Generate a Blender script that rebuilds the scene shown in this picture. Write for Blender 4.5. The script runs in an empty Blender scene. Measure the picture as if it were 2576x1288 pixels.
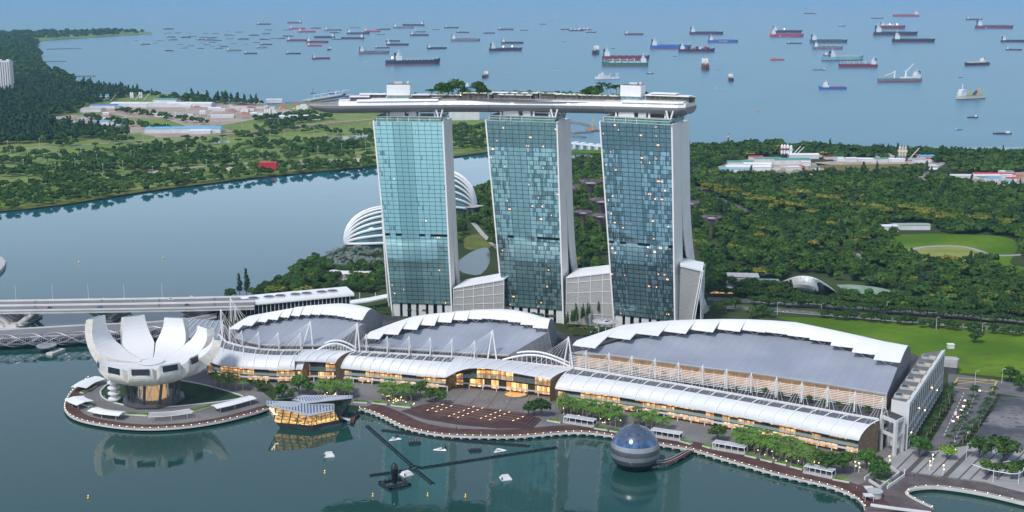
import bpy, bmesh, math, random
import numpy as np
from mathutils import Vector, Matrix
from mathutils.geometry import tessellate_polygon
random.seed(7); RNG=np.random.default_rng(7)
SC=bpy.context.scene; COL=SC.collection
# ---------- camera ----------
FPX=3300.; CAMH=290.; YH=-35.; CX,CY=1288.,644.        # focal length and horizon in pixels of a 2576 x 1288 picture
PITCH=math.atan((CY-YH)/FPX); cP,sP=math.cos(PITCH),math.sin(PITCH)
cd=bpy.data.cameras.new('camera'); cam=bpy.data.objects.new('camera',cd); COL.objects.link(cam)
cd.sensor_width=36.; cd.lens=36.*FPX/2576.; cd.clip_start=1.; cd.clip_end=200000.
cam.location=(0,0,CAMH); cam.rotation_euler=(math.pi/2-PITCH,0,0); SC.camera=cam
# ---------- sky, sun, exposure ----------
SUN_EL,SUN_AZ=math.radians(50),math.radians(215)        # azimuth clockwise from +Y (the view direction)
W=bpy.data.worlds.new('World'); SC.world=W; W.use_nodes=True
wn=W.node_tree.nodes; wl=W.node_tree.links
bg=wn['Background']; sky=wn.new('ShaderNodeTexSky'); sky.sky_type='NISHITA'; sky.sun_disc=False
sky.sun_elevation=SUN_EL; sky.sun_rotation=SUN_AZ; sky.altitude=50; sky.air_density=1.0; sky.dust_density=.3; sky.ozone_density=2.0
hs_=wn.new('ShaderNodeHueSaturation'); hs_.inputs['Saturation'].default_value=.66; wl.new(sky.outputs[0],hs_.inputs['Color']); wl.new(hs_.outputs[0],bg.inputs[0]); bg.inputs[1].default_value=0.10
sl=bpy.data.lights.new('sun','SUN'); sl.energy=1.5; sl.angle=math.radians(10); sl.color=(1,.95,.88)
so=bpy.data.objects.new('sun',sl); COL.objects.link(so)
sd=Vector((math.sin(SUN_AZ)*math.cos(SUN_EL),math.cos(SUN_AZ)*math.cos(SUN_EL),math.sin(SUN_EL)))
so.rotation_euler=sd.to_track_quat('Z','Y').to_euler()
SC.view_settings.view_transform='Standard'; SC.view_settings.look='None'; SC.view_settings.gamma=1; SC.view_settings.exposure=0.93
try:
    SC.cycles.use_denoising=True; SC.cycles.max_bounces=6; SC.cycles.volume_bounces=1; SC.cycles.transparent_max_bounces=6
    SC.cycles.caustics_reflective=False; SC.cycles.caustics_refractive=False
except Exception: pass
# ---------- helpers ----------
def g(px,py,z=0.):
    "the point at height z seen at pixel (px,py) of a 2576 x 1288 picture"
    u=(px-CX)/FPX; v=(CY-py)/FPX; t=(z-CAMH)/(-sP+v*cP)
    return Vector((u*t,(cP+v*sP)*t,z))
def at(px,py,Y):
    u=(px-CX)/FPX; v=(CY-py)/FPX; t=Y/(cP+v*sP)
    return Vector((u*t,Y,CAMH+(-sP+v*cP)*t))
def pxm(Y,z=0.): return FPX/(Y*cP+(CAMH-z)*sP)           # pixels per metre there
def lerp(a,b,t): return a+(b-a)*t
def smooth(t): t=min(1,max(0,t)); return t*t*(3-2*t)
def pl(pts,s):
    "point at fraction s of a polyline (by index)"
    n=len(pts)-1; f=min(max(s,0),1)*n; i=min(int(f),n-1); return lerp(Vector(pts[i]),Vector(pts[i+1]),f-i)
def arclen(pts,n):
    "n+1 points evenly spaced along a polyline"
    P=[Vector(p) for p in pts]; L=[0]
    for a,b in zip(P,P[1:]): L.append(L[-1]+(b-a).length)
    out=[]; k=0
    for i in range(n+1):
        d=L[-1]*i/n
        while k<len(P)-2 and L[k+1]<d: k+=1
        out.append(lerp(P[k],P[k+1],(d-L[k])/max(1e-9,L[k+1]-L[k])))
    return out
def curve(pts,n):
    "Catmull-Rom through the points, n steps a span"
    P=[Vector(p) for p in pts]; P=[P[0]*2-P[1]]+P+[P[-1]*2-P[-2]]; out=[]
    for i in range(1,len(P)-2):
        for k in range(n):
            t=k/n; a,b,c,d=P[i-1],P[i],P[i+1],P[i+2]
            out.append(.5*((2*b)+(c-a)*t+(2*a-5*b+4*c-d)*t*t+(3*b-a-3*c+d)*t**3))
    out.append(P[-2]); return out
class MB:
    def __init__(s): s.v=[]; s.f=[]; s.uv=None
    def add(s,vs,fs):
        o=len(s.v); s.v+= [tuple(v) for v in vs]; s.f+=[tuple(i+o for i in f) for f in fs]
    def box(s,c,d,rz=0,ax=None):
        c=Vector(c)
        if ax is None: ax=(Vector((math.cos(rz),math.sin(rz),0)),Vector((-math.sin(rz),math.cos(rz),0)),Vector((0,0,1)))
        vs=[c+ax[0]*(sx*d[0]/2)+ax[1]*(sy*d[1]/2)+ax[2]*(sz*d[2]/2) for sz in(-1,1) for sy in(-1,1) for sx in(-1,1)]
        s.add(vs,[(0,2,3,1),(4,5,7,6),(0,1,5,4),(2,6,7,3),(0,4,6,2),(1,3,7,5)]); return s
    def bar(s,a,b,r,n=6,r2=None,cap=True):
        a,b=Vector(a),Vector(b); d=(b-a)
        if d.length<1e-6: return s
        d.normalize(); u=d.orthogonal().normalized(); w=d.cross(u); r2=r if r2 is None else r2
        vs=[a+(u*math.cos(2*math.pi*k/n)+w*math.sin(2*math.pi*k/n))*r for k in range(n)]+[b+(u*math.cos(2*math.pi*k/n)+w*math.sin(2*math.pi*k/n))*r2 for k in range(n)]
        fs=[(k,(k+1)%n,n+(k+1)%n,n+k) for k in range(n)]
        if cap: fs+=[tuple(range(n-1,-1,-1)),tuple(range(n,2*n))]
        s.add(vs,fs); return s
    def tube(s,pts,r,n=6):
        for a,b in zip(pts,pts[1:]): s.bar(a,b,r,n)
        return s
    def prism(s,poly,z0,z1):
        P=[(p[0],p[1]) for p in poly]
        if sum(a[0]*b[1]-b[0]*a[1] for a,b in zip(P,P[1:]+P[:1]))<0: P.reverse()
        n=len(P); z0f=z0 if callable(z0) else (lambda x,y:z0); z1f=z1 if callable(z1) else (lambda x,y:z1)
        tri=tessellate_polygon([[Vector((p[0],p[1],0)) for p in P]])
        vs=[(x,y,z0f(x,y)) for x,y in P]+[(x,y,z1f(x,y)) for x,y in P]
        fs=[(i,(i+1)%n,n+(i+1)%n,n+i) for i in range(n)]
        def up(t): 
            a,b,c=[P[i] for i in t]; return t if (b[0]-a[0])*(c[1]-a[1])-(b[1]-a[1])*(c[0]-a[0])>0 else t[::-1]
        for t in tri:
            t=up(tuple(t)); fs.append(tuple(n+i for i in t)); fs.append(tuple(t[::-1]))
        s.add(vs,fs); return s
    def sheet(s,poly,z):
        P=[(p[0],p[1]) for p in poly]; tri=tessellate_polygon([[Vector((p[0],p[1],0)) for p in P]]); fs=[]
        for t in tri:
            a,b,c=[P[i] for i in t]; t=tuple(t)
            fs.append(t if (b[0]-a[0])*(c[1]-a[1])-(b[1]-a[1])*(c[0]-a[0])>0 else t[::-1])
        s.add([(x,y,z) for x,y in P],fs); return s
    def loft(s,rows,closed=False,flip=False):
        m=len(rows[0]); vs=[p for r in rows for p in r]; fs=[]
        for i in range(len(rows)-1):
            for j in range(m if closed else m-1):
                q=(i*m+j,i*m+(j+1)%m,(i+1)*m+(j+1)%m,(i+1)*m+j); fs.append(q[::-1] if flip else q)
        s.add(vs,fs); return s
    def slab(s,rows,t):
        "a lofted sheet with thickness t downward"
        low=[[Vector(p)-Vector((0,0,t)) for p in r] for r in rows]
        s.loft(rows); s.loft(low,flip=True)
        s.loft([rows[0],low[0]],flip=True); s.loft([rows[-1],low[-1]])
        s.loft([[r[0] for r in rows],[r[0] for r in low]]); s.loft([[r[-1] for r in rows],[r[-1] for r in low]],flip=True); return s
    def lathe(s,c,prof,n=16,cap=True):
        c=Vector(c); rows=[[c+Vector((r*math.cos(2*math.pi*k/n),r*math.sin(2*math.pi*k/n),z)) for k in range(n)] for r,z in prof]
        s.loft(rows,closed=True)
        if cap: o=len(s.v)-n; s.f.append(tuple(range(o,o+n)))
        return s
    def strip(s,pts,w,z=None,h=None):
        "a flat ribbon (or, with h, a solid kerb) of width w along plan points"
        P=[Vector(p) for p in pts]; L=[];R=[]
        for i,p in enumerate(P):
            d=(P[min(i+1,len(P)-1)]-P[max(i-1,0)]); d.z=0; d.normalize(); n=Vector((-d.y,d.x,0)); zz=p.z if z is None else z
            L.append(Vector((p.x+n.x*w/2,p.y+n.y*w/2,zz))); R.append(Vector((p.x-n.x*w/2,p.y-n.y*w/2,zz)))
        if h is None: s.loft([R,L])
        else: s.slab([R,L],h)
        return s
    def build(s,name,m,parent=None,sm=False):
        me=bpy.data.meshes.new(name); me.from_pydata(s.v,[],s.f); me.update()
        if s.uv:
            l=me.uv_layers.new(name='UVMap'); l.data.foreach_set('uv',[c for p in s.uv for c in p])
        o=bpy.data.objects.new(name,me); COL.objects.link(o)
        if m: me.materials.append(m)
        if sm: me.polygons.foreach_set('use_smooth',[True]*len(me.polygons))
        if parent: o.parent=parent
        return o
def tag(o,label=None,cat=None,group=None,kind=None):
    if label: o['label']=label
    if cat: o['category']=cat
    if group: o['group']=group
    if kind: o['kind']=kind
    return o
def thing(name,label,cat,loc=(0,0,0),rz=0,group=None,sc=1):
    o=bpy.data.objects.new(name,None); COL.objects.link(o); o.location=loc; o.rotation_euler=(0,0,rz); o.scale=(sc,)*3 if not isinstance(sc,tuple) else sc
    o.empty_display_size=.1
    return tag(o,label,cat,group)
def dup(root,loc,rz=0,label=None,group=None,sc=1):
    r=root.copy(); COL.objects.link(r); r.location=loc; r.rotation_euler=(0,0,rz); r.scale=(sc,)*3 if not isinstance(sc,tuple) else sc
    if label: r['label']=label
    if group: r['group']=group
    for ch in list(root.children):
        c=ch.copy(); COL.objects.link(c); c.parent=r
        for q in list(ch.children):
            e=q.copy(); COL.objects.link(e); e.parent=c
    return r
def struct(name,mb,m): return tag(mb.build(name,m),kind='structure')
# ---------- materials ----------
MATS={}
def mat(name,col,rough=.6,metal=0.,var=.12,vs=.15,emit=None,es=0.,bump=0.,bs=1.,col2=None,spec=.5,detail=3,rand=0.,coord='Object',stretch=None):
    if name in MATS: return MATS[name]
    m=bpy.data.materials.new(name); m.use_nodes=True; nt=m.node_tree; N=nt.nodes; L=nt.links; b=N['Principled BSDF']
    b.inputs['Roughness'].default_value=rough; b.inputs['Metallic'].default_value=metal; b.inputs['Specular IOR Level'].default_value=spec
    c1=tuple(col)+(1,); last=None
    tc=N.new('ShaderNodeTexCoord'); co=tc.outputs[coord]
    if coord=='Pos': pass
    if stretch:
        mp=N.new('ShaderNodeMapping'); mp.inputs['Scale'].default_value=stretch; L.new(co,mp.inputs[0]); co=mp.outputs[0]
    if var>0 or col2:
        nz=N.new('ShaderNodeTexNoise'); nz.inputs['Scale'].default_value=vs; nz.inputs['Detail'].default_value=detail; L.new(co,nz.inputs['Vector'])
        rp=N.new('ShaderNodeMapRange'); rp.inputs[1].default_value=.3; rp.inputs[2].default_value=.7; L.new(nz.outputs[0],rp.inputs[0])
        mx=N.new('ShaderNodeMix'); mx.data_type='RGBA'; L.new(rp.outputs[0],mx.inputs[0])
        a=tuple(x*(1-var) for x in col)+(1,); c=(tuple(col2)+(1,)) if col2 else tuple(min(1,x*(1+var)) for x in col)+(1,)
        mx.inputs[6].default_value=a; mx.inputs[7].default_value=c; last=mx.outputs[2]
    if rand>0:
        oi=N.new('ShaderNodeObjectInfo'); hs=N.new('ShaderNodeHueSaturation'); mr=N.new('ShaderNodeMapRange')
        mr.inputs[3].default_value=1-rand; mr.inputs[4].default_value=1+rand; L.new(oi.outputs['Random'],mr.inputs[0]); L.new(mr.outputs[0],hs.inputs['Value'])
        mr2=N.new('ShaderNodeMapRange'); mr2.inputs[3].default_value=.5-.05*rand; mr2.inputs[4].default_value=.5+.04*rand
        ml=N.new('ShaderNodeMath'); ml.operation='FRACT'; m7=N.new('ShaderNodeMath'); m7.operation='MULTIPLY'; m7.inputs[1].default_value=7.31
        L.new(oi.outputs['Random'],m7.inputs[0]); L.new(m7.outputs[0],ml.inputs[0]); L.new(ml.outputs[0],mr2.inputs[0]); L.new(mr2.outputs[0],hs.inputs['Hue'])
        if last: L.new(last,hs.inputs['Color'])
        else: hs.inputs['Color'].default_value=c1
        last=hs.outputs[0]
    if last: L.new(last,b.inputs['Base Color'])
    else: b.inputs['Base Color'].default_value=c1
    if emit: b.inputs['Emission Color'].default_value=tuple(emit)+(1,); b.inputs['Emission Strength'].default_value=es
    if bump>0:
        nb=N.new('ShaderNodeTexNoise'); nb.inputs['Scale'].default_value=bs; nb.inputs['Detail'].default_value=3; L.new(co,nb.inputs['Vector'])
        bp=N.new('ShaderNodeBump'); bp.inputs['Strength'].default_value=bump; bp.inputs['Distance'].default_value=1.; L.new(nb.outputs[0],bp.inputs['Height']); L.new(bp.outputs[0],b.inputs['Normal'])
    MATS[name]=m; return m
class NT:
    "small node-tree writer"
    def __init__(s,name):
        s.m=bpy.data.materials.new(name); s.m.use_nodes=True; s.N=s.m.node_tree.nodes; s.L=s.m.node_tree.links; s.b=s.N['Principled BSDF']; MATS[name]=s.m
    def n(s,t,**k):
        x=s.N.new(t)
        for a,v in k.items(): setattr(x,a,v)
        return x
    def put(s,i,v):
        if hasattr(v,'is_output') or isinstance(v,bpy.types.NodeSocket): s.L.new(v,i)
        else: i.default_value=v
    def math(s,op,a,b=0.,c=None):
        x=s.n('ShaderNodeMath',operation=op); s.put(x.inputs[0],a); s.put(x.inputs[1],b)
        if c is not None: s.put(x.inputs[2],c)
        return x.outputs[0]
    def mix(s,f,a,b):
        x=s.n('ShaderNodeMix',data_type='RGBA'); s.put(x.inputs[0],f)
        for i,v in((6,a),(7,b)):
            if isinstance(v,tuple) and len(v)==3: v=v+(1,)
            s.put(x.inputs[i],v)
        return x.outputs[2]
    def noise(s,vec,scale,detail=2):
        x=s.n('ShaderNodeTexNoise'); s.put(x.inputs['Vector'],vec); x.inputs['Scale'].default_value=scale; x.inputs['Detail'].default_value=detail; return x.outputs[0]
    def white(s,a,b,k=0.):
        c=s.n('ShaderNodeCombineXYZ'); s.put(c.inputs[0],a); s.put(c.inputs[1],b); s.put(c.inputs[2],k)
        x=s.n('ShaderNodeTexWhiteNoise',noise_dimensions='3D'); s.L.new(c.outputs[0],x.inputs['Vector']); return x.outputs['Value']
    def step(s,a,t): return s.math('GREATER_THAN',a,t)
    def rng(s,a,lo,hi,o0=0.,o1=1.):
        x=s.n('ShaderNodeMapRange'); s.put(x.inputs[0],a); x.inputs[1].default_value=lo; x.inputs[2].default_value=hi; x.inputs[3].default_value=o0; x.inputs[4].default_value=o1; return x.outputs[0]
white=mat('white_paint',(.78,.79,.80),.45,var=.05,vs=.05)
white2=mat('off_white_wall',(.62,.62,.62),.6,var=.08,vs=.08)
grey=mat('light_grey_concrete',(.42,.42,.42),.8,var=.15,vs=.2)
dgrey=mat('dark_grey_metal',(.07,.075,.085),.5,var=.2,vs=.3)
steel=mat('white_steel',(.8,.8,.8),.4,var=.03)
asphalt=mat('asphalt',(.13,.13,.135),.85,var=.2,vs=.1)
dark=mat('dark_opening',(.012,.014,.018),.3,var=.2)
warm=mat('warm_lamp',(.8,.5,.2),.5,var=0,emit=(1,.62,.25),es=9)
redl=mat('red_lamp',(.6,.05,.05),.5,var=0,emit=(1,.08,.06),es=4)
roadw=mat('road_paint_white',(.7,.7,.68),.7,var=.05)
roady=mat('road_paint_yellow',(.75,.48,.06),.7,var=.05)
def glassmat(name,col,rough=.08,metal=.5): return mat(name,col,rough,metal,var=.15,vs=.2)
# =================== water and land ===================
def water_mat():
    t=NT('water'); g_=t.n('ShaderNodeNewGeometry'); s=t.n('ShaderNodeSeparateXYZ'); t.L.new(g_.outputs['Position'],s.inputs[0])
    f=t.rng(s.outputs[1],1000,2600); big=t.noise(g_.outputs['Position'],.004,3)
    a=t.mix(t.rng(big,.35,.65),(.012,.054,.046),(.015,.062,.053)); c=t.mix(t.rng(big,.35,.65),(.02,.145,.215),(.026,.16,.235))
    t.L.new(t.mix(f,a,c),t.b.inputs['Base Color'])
    t.b.inputs['IOR'].default_value=1.42
    mp=t.n('ShaderNodeMapping'); mp.inputs['Scale'].default_value=(1,.55,1); t.L.new(g_.outputs['Position'],mp.inputs[0])
    n1=t.noise(mp.outputs[0],.28,3); n2=t.noise(mp.outputs[0],.05,2); calm=t.rng(t.noise(g_.outputs['Position'],.0035,2),.4,.62,.35,1.)
    patch=t.rng(t.noise(mp.outputs[0],.011,4),.45,.62); rr=t.math('ADD',t.rng(s.outputs[1],2300,2420,.02,.34),t.math('MULTIPLY',t.math('MULTIPLY',patch,.06),t.math('SUBTRACT',1.,f))); t.L.new(rr,t.b.inputs['Roughness'])
    h=t.math('MULTIPLY',t.math('ADD',t.math('MULTIPLY',n1,.22),t.math('MULTIPLY',n2,.5)),calm)
    bp=t.n('ShaderNodeBump'); bp.inputs['Strength'].default_value=.38; bp.inputs['Distance'].default_value=.55; t.L.new(h,bp.inputs['Height']); t.L.new(bp.outputs[0],t.b.inputs['Normal'])
    return t.m
mb=MB(); xs=[-60000,-15000,-5000,-2000,-800,-300,0,300,800,2000,5000,15000,60000]; ys=[-4000,-1000,0,500,700,900,1100,1400,2000,3000,4500,7000,12000,25000,90000]
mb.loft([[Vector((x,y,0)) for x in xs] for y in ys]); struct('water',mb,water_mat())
def P(pts,z=2.): return [g(x,y,z) for x,y in pts]
def landmat(name,c1,c2,vs,c3=None):
    t=NT(name); g_=t.n('ShaderNodeNewGeometry'); a=t.noise(g_.outputs['Position'],vs,5); b_=t.noise(g_.outputs['Position'],vs*9,3)
    c=t.mix(t.rng(a,.38,.62),c1,c2)
    if c3: c=t.mix(t.rng(b_,.55,.7,0,.8),c,c3)
    t.L.new(c,t.b.inputs['Base Color']); t.b.inputs['Roughness'].default_value=.95; t.b.inputs['Specular IOR Level'].default_value=.1; return t.m
grass_e=landmat('golf_grass',(.15,.215,.05),(.215,.27,.08),.006,(.085,.11,.045))
soil=landmat('park_ground',(.035,.055,.02),(.06,.085,.03),.01,(.05,.06,.025))
lawn_m=landmat('lawn_grass',(.068,.15,.010),(.13,.225,.018),.013,(.10,.12,.025))
lawn2_m=landmat('dry_lawn_grass',(.20,.24,.06),(.26,.28,.08),.03)
sand=landmat('bare_sandy_ground',(.33,.27,.22),(.42,.36,.31),.02,(.34,.17,.13))
pave=landmat('plaza_paving',(.17,.165,.165),(.22,.215,.21),.05,(.14,.135,.135))
paveL=landmat('pale_paving',(.30,.30,.30),(.36,.355,.35),.05)
deckm=landmat('boardwalk_timber',(.085,.048,.045),(.12,.07,.062),.12,(.065,.038,.036))
near_shore=[(-400,575),(-40,532),(60,524),(150,513),(250,497),(350,481),(500,462),(620,447),(760,433),(940,416),(1030,405),(1140,392),(1230,380),(1262,366)]
far_coast=[(1290,330),(1262,310),(1225,303),(1140,293),(1000,285),(900,272),(835,258),(800,256),(690,266),(640,262),(510,250),(400,234),(340,226),(260,214),(190,206),(160,188),(112,172),(96,157),(106,142),(86,127),(97,112),(87,105),(130,100),(240,93),(330,88),(384,84),(376,80),(300,78),(200,76),(100,80),(-60,84),(-500,90)]
EAST=P(near_shore+far_coast); struct('grassland',MB().prism(EAST,-3,2.),grass_e)
# low grassy bank along the channel
bk=[g(x,y,2.) for x,y in near_shore[:-1]]
struct('shore_bank',MB().strip([p+Vector((0,9,0)) for p in bk],26,z=2.06),landmat('bank_grass',(.10,.12,.03),(.13,.15,.04),.02))
sh=[(560,753),(600,748),(650,738),(690,706),(730,682),(770,657),(820,642),(860,627),(880,602),(930,572),(1000,542),(1080,516),(1145,500),(1230,475),(1330,440),(1430,408),(1500,396),(1515,390),(1560,383),(1640,377),(1735,373),(1800,376),(1850,372),(1950,366),(2050,372),(2200,380),(2400,385),(2576,390),(2950,398)]
quay=[(905,1029),(935,1038),(970,1053),(1010,1073),(1060,1087),(1110,1095),(1170,1099),(1230,1100),(1290,1100),(1360,1095),(1420,1090),(1480,1090),(1540,1098),(1600,1109),(1660,1119),(1720,1129),(1760,1138),(1820,1156),(1880,1173),(1950,1193),(2020,1209),(2080,1223),(2130,1241),(2160,1259),(2176,1277)]
cove=[(2345,1278),(2300,1256),(2281,1243),(2283,1236),(2300,1229),(2350,1225),(2420,1233),(2500,1248),(2590,1270),(2760,1312)]
island=[(560,753),(520,800),(480,850),(420,900),(300,928),(222,952),(182,985),(163,1018),(170,1041),(200,1058),(260,1071),(330,1079),(400,1080),(480,1074),(560,1061),(640,1041),(676,1029)]
Q=[g(x,y,2.) for x,y in quay]; Qs=curve(Q,3)
def inset(pts,d):
    out=[]
    for i,p in enumerate(pts):
        v=pts[min(i+1,len(pts)-1)]-pts[max(i-1,0)]; v.normalize(); out.append(p+Vector((-v.y,v.x,0))*d)
    return out
IS=[g(x,y,2.) for x,y in island]; ISo=curve(IS[5:],3)
SOUTH=P(sh)+P([(2950,1420)])+[g(x,y,2.) for x,y in cove[::-1]]+[g(2345,1284,2.),g(2190,1277,2.)]+inset(Qs,4.)[::-1]+P([(880,1018),(780,1012),(690,1010)])+inset(ISo,3.)[::-1]+IS[4:0:-1]
struct('ground',MB().prism(SOUTH,-4,2.),soil)
# paved waterfront
pv=P([(520,800),(700,985),(690,1010),(880,1018)])+inset(Qs,6.)+P([(2190,1270),(2345,1276),(2290,1254),(2276,1240),(2300,1226),(2420,1230),(2600,1268),(2800,1320),(2800,1150),(2576,1120),(2330,1135),(2250,1100),(2100,1085),(1400,980),(800,900),(560,840)])
struct('waterfront_paving',MB().sheet(pv,2.06),pave)
bd=MB(); o=Qs; i_=inset(Qs,15.)
bd.slab([[Vector((p.x,p.y,2.35)) for p in o],[Vector((p.x,p.y,2.35)) for p in i_]],.9)
tag(bd.build('boardwalk',deckm),kind='structure')
bd=MB(); i_=inset(ISo,9.); bd.slab([[Vector((p.x,p.y,2.35)) for p in ISo],[Vector((p.x,p.y,2.35)) for p in i_]],.9)
tag(bd.build('island_boardwalk',deckm),kind='structure')
isp=P([(470,905),(420,925),(300,938),(232,958),(194,988),(178,1018),(186,1036),(214,1050),(270,1062),(335,1069),(400,1070),(480,1064),(560,1050),(640,1030),(690,1010),(640,970),(540,920)])
struct('island_paving',MB().sheet(isp,2.07),pave)
# right-hand wooden deck and cove quay
struct('pier_deck',MB().prism(P([(2130,1230),(2250,1185),(2480,1215),(2600,1245),(2600,1268),(2500,1246),(2420,1231),(2350,1222),(2300,1226),(2279,1236),(2281,1246),(2345,1277),(2345,1286),(2190,1279),(2176,1277),(2150,1252)],2.3),1.2,2.3),landmat('weathered_timber',(.10,.085,.085),(.14,.12,.12),.15,(.08,.065,.065)))
struct('floating_jetty',MB().prism(P([(2172,1288),(2180,1279),(2330,1300),(2322,1312)],1.),-.5,1.),mat('jetty_deck',(.13,.11,.11),.8))
# vacant asphalt lot, road right of the expo, right-hand plaza
pz=[(2262,1125),(2330,1137),(2440,1120),(2620,1140),(2700,1300),(2576,1246),(2480,1212),(2250,1182),(2200,1175)]
struct('plaza',MB().sheet(P(pz,2.12),2.12),paveL)
for k,x in enumerate([2290,2325,2352,2392,2430,2470,2500,2536,2568]):
    w=3.2 if k%3==1 else 1.0
    a,b=g(x+10,1136,2.16),g(x-60,1206,2.16)
    struct('paving_stripe',MB().strip([a,b],w,z=2.16),mat('dark_paving_stripe',(.09,.085,.085),.8))
struct('vacant_lot',MB().sheet(P([(2520,998),(2800,1010),(2900,1180),(2576,1128),(2440,1112),(2462,1080)],2.14),2.14),landmat('patched_asphalt',(.085,.09,.105),(.23,.225,.23),.03,(.04,.045,.06)))
rd=P([(2385,962),(2512,985),(2500,1010),(2478,1045),(2440,1075),(2410,1118),(2345,1132),(2330,1128),(2355,1090),(2385,1040),(2400,1010)],2.1)
struct('road',MB().sheet(rd,2.1),asphalt)
struct('road',MB().sheet(P([(2385,938),(2420,943),(2700,985),(2700,1020),(2512,990),(2385,965)],2.11),2.11),asphalt)
for a,b in [((2404,956),(2506,966)),((2406,966),(2500,955))]: struct('box_junction_marking',MB().strip([g(*a,2.15),g(*b,2.15)],.8,z=2.15),roady)
for poly in [[(2410,950),(2396,973)],[(2508,958),(2494,986)],[(2410,950),(2508,958)],[(2396,973),(2494,986)]]: struct('box_junction_marking',MB().strip([g(*p,2.15) for p in poly],1.0,z=2.15),roady)
for a,b in [((2455,992),(2398,1118)),((2425,988),(2372,1100))]:
    pts=arclen([g(*a,2.14),g(*b,2.14)],26); m_=MB()
    for k in range(0,26,2): m_.strip([pts[k],pts[k+1]],.5,z=2.14)
    struct('lane_marking',m_,roadw)
# lawn behind the expo and the two carriageways beyond
struct('lawn',MB().sheet(P([(1955,797),(2100,800),(2300,815),(2576,840),(2900,868),(2900,985),(2576,955),(2440,940),(2380,938),(2300,900),(2050,830)],2.08),2.08),lawn_m)
def road(pts,w,name='road',m=asphalt,z=2.12): struct(name,MB().strip(curve([g(x,y,2.) for x,y in pts],4),w,z=z),m)
road([(1600,775),(1780,772),(1900,776),(2000,783),(2150,795),(2350,812),(2576,832),(2800,852)],13)
road([(1780,752),(1900,760),(2000,767),(2150,777),(2350,792),(2576,808),(2800,826)],12)
for (pts,z) in [([(1780,766),(1900,769),(2000,776),(2150,787),(2350,803),(2576,821),(2800,840)],2.10)]: struct('road_median',MB().strip(curve([g(x,y,2.) for x,y in pts],4),6,z=2.14),landmat('verge_grass',(.06,.10,.02),(.09,.13,.03),.05))
for pts in [[(1600,779),(1780,776),(1900,780),(2000,788),(2150,800),(2350,817),(2576,837)],[(1780,748),(1900,755),(2000,762),(2150,772),(2350,787),(2576,803)]]:
    struct('kerb',MB().strip(curve([g(x,y,2.) for x,y in pts],4),.7,z=2.27,h=.15),mat('kerb_concrete',(.5,.5,.48),.8))
for (pts) in [[(1600,775),(1780,772),(1900,776),(2000,783),(2150,795),(2350,812),(2576,832)],[(1780,752),(1900,760),(2000,767),(2150,777),(2350,792),(2576,808)]]:
    q=arclen(curve([g(x,y,2.) for x,y in pts],4),90); m_=MB()
    for k in range(0,90,2): m_.strip([q[k],q[k+1]],.5,z=2.17)
    struct('lane_marking',m_,roadw)
road([(1735,425),(1757,470),(1790,490),(1825,510)],15,m=asphalt); road([(1825,510),(1870,525),(1905,545)],12)
road([(1880,365),(1800,400),(1757,440),(1757,470)],12)
road([(2365,408),(2330,430),(2306,460)],22,m=mat('pale_haul_road',(.33,.31,.30),.9)); road([(2330,445),(2400,440),(2420,452),(2520,456),(2640,470)],22,m=MATS['pale_haul_road'],z=2.13)
# park lawns, ponds, paths
struct('park_lawn',MB().sheet(curve(P([(2225,602),(2270,590),(2380,588),(2480,592),(2545,600),(2560,625),(2540,660),(2576,672),(2700,690),(2700,720),(2520,690),(2480,660),(2400,664),(2330,662),(2285,650),(2240,640),(2225,602)]),2),2.09),lawn_m)
struct('oval_lawn',MB().sheet(curve(P([(2284,640),(2300,628),(2350,622),(2410,621),(2450,628),(2466,645),(2440,662),(2380,668),(2320,664),(2284,640)]),3),2.16),lawn2_m)
struct('park_path',MB().strip(curve(P([(2282,632),(2320,622),(2390,619),(2440,624),(2490,640),(2540,643),(2620,636)]),4),7,z=2.19),paveL)
pond_m=mat('pond_water',(.02,.05,.045),.18,var=.1,vs=.02)
struct('pond',MB().sheet(curve(P([(1155,655),(1175,640),(1200,628),(1228,624),(1232,660),(1210,690),(1180,690),(1155,680),(1155,655)]),2),2.1),pond_m)
struct('pond',MB().sheet(P([(1860,682),(1940,672),(1950,686),(1870,694)],2.1),2.1),pond_m)
struct('pond',MB().sheet(P([(2290,700),(2340,696),(2350,704),(2300,710)],2.1),2.1),pond_m)
struct('pond_lawn',MB().sheet(curve(P([(1165,600),(1190,590),(1215,588),(1235,600),(1235,622),(1200,628),(1170,625),(1165,600)]),2),2.09),landmat('marsh_grass',(.10,.13,.03),(.15,.17,.04),.05))
struct('park_path',MB().strip(P([(1190,560),(1215,590),(1252,625)]),6,z=2.15),grey)
struct('park_path',MB().sheet(P([(2148,640),(2160,630),(2170,650),(2168,668),(2152,668)],2.15),2.15),paveL)
struct('bare_plot',MB().sheet(P([(1152,705),(1230,700),(1260,708),(1262,720),(1152,722)],2.1),2.1),landmat('bare_plot',(.13,.12,.06),(.17,.13,.09),.05))
# works yards on the far shore and right-hand works
for pts in [[(105,297),(170,290),(260,292),(330,308),(390,330),(330,335),(230,318),(160,308)],[(215,270),(290,262),(420,255),(560,258),(660,262),(790,290),(760,304),(640,300),(560,315),(480,322),(420,300),(330,296),(260,284)],[(350,336),(430,322),(540,320),(590,330),(500,342),(400,346)]]:
    struct('works_yard',MB().sheet(P(pts,2.2),2.2),sand)
for pts in [[(1785,425),(1850,405),(1930,395),(2050,410),(2120,418),(2060,440),(1990,446),(1840,442)],[(2050,408),(2170,402),(2350,404),(2340,418),(2260,428),(2060,420)],[(2380,445),(2576,432),(2700,440),(2700,470),(2440,468)]]:
    struct('works_yard',MB().sheet(P(pts,2.2),2.2),sand)
struct('grass_plot',MB().sheet(P([(2060,415),(2310,412),(2320,420),(2270,432),(2100,428),(2050,420)],2.26),2.26),landmat('straw_grass',(.15,.14,.05),(.19,.17,.07),.02))
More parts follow.
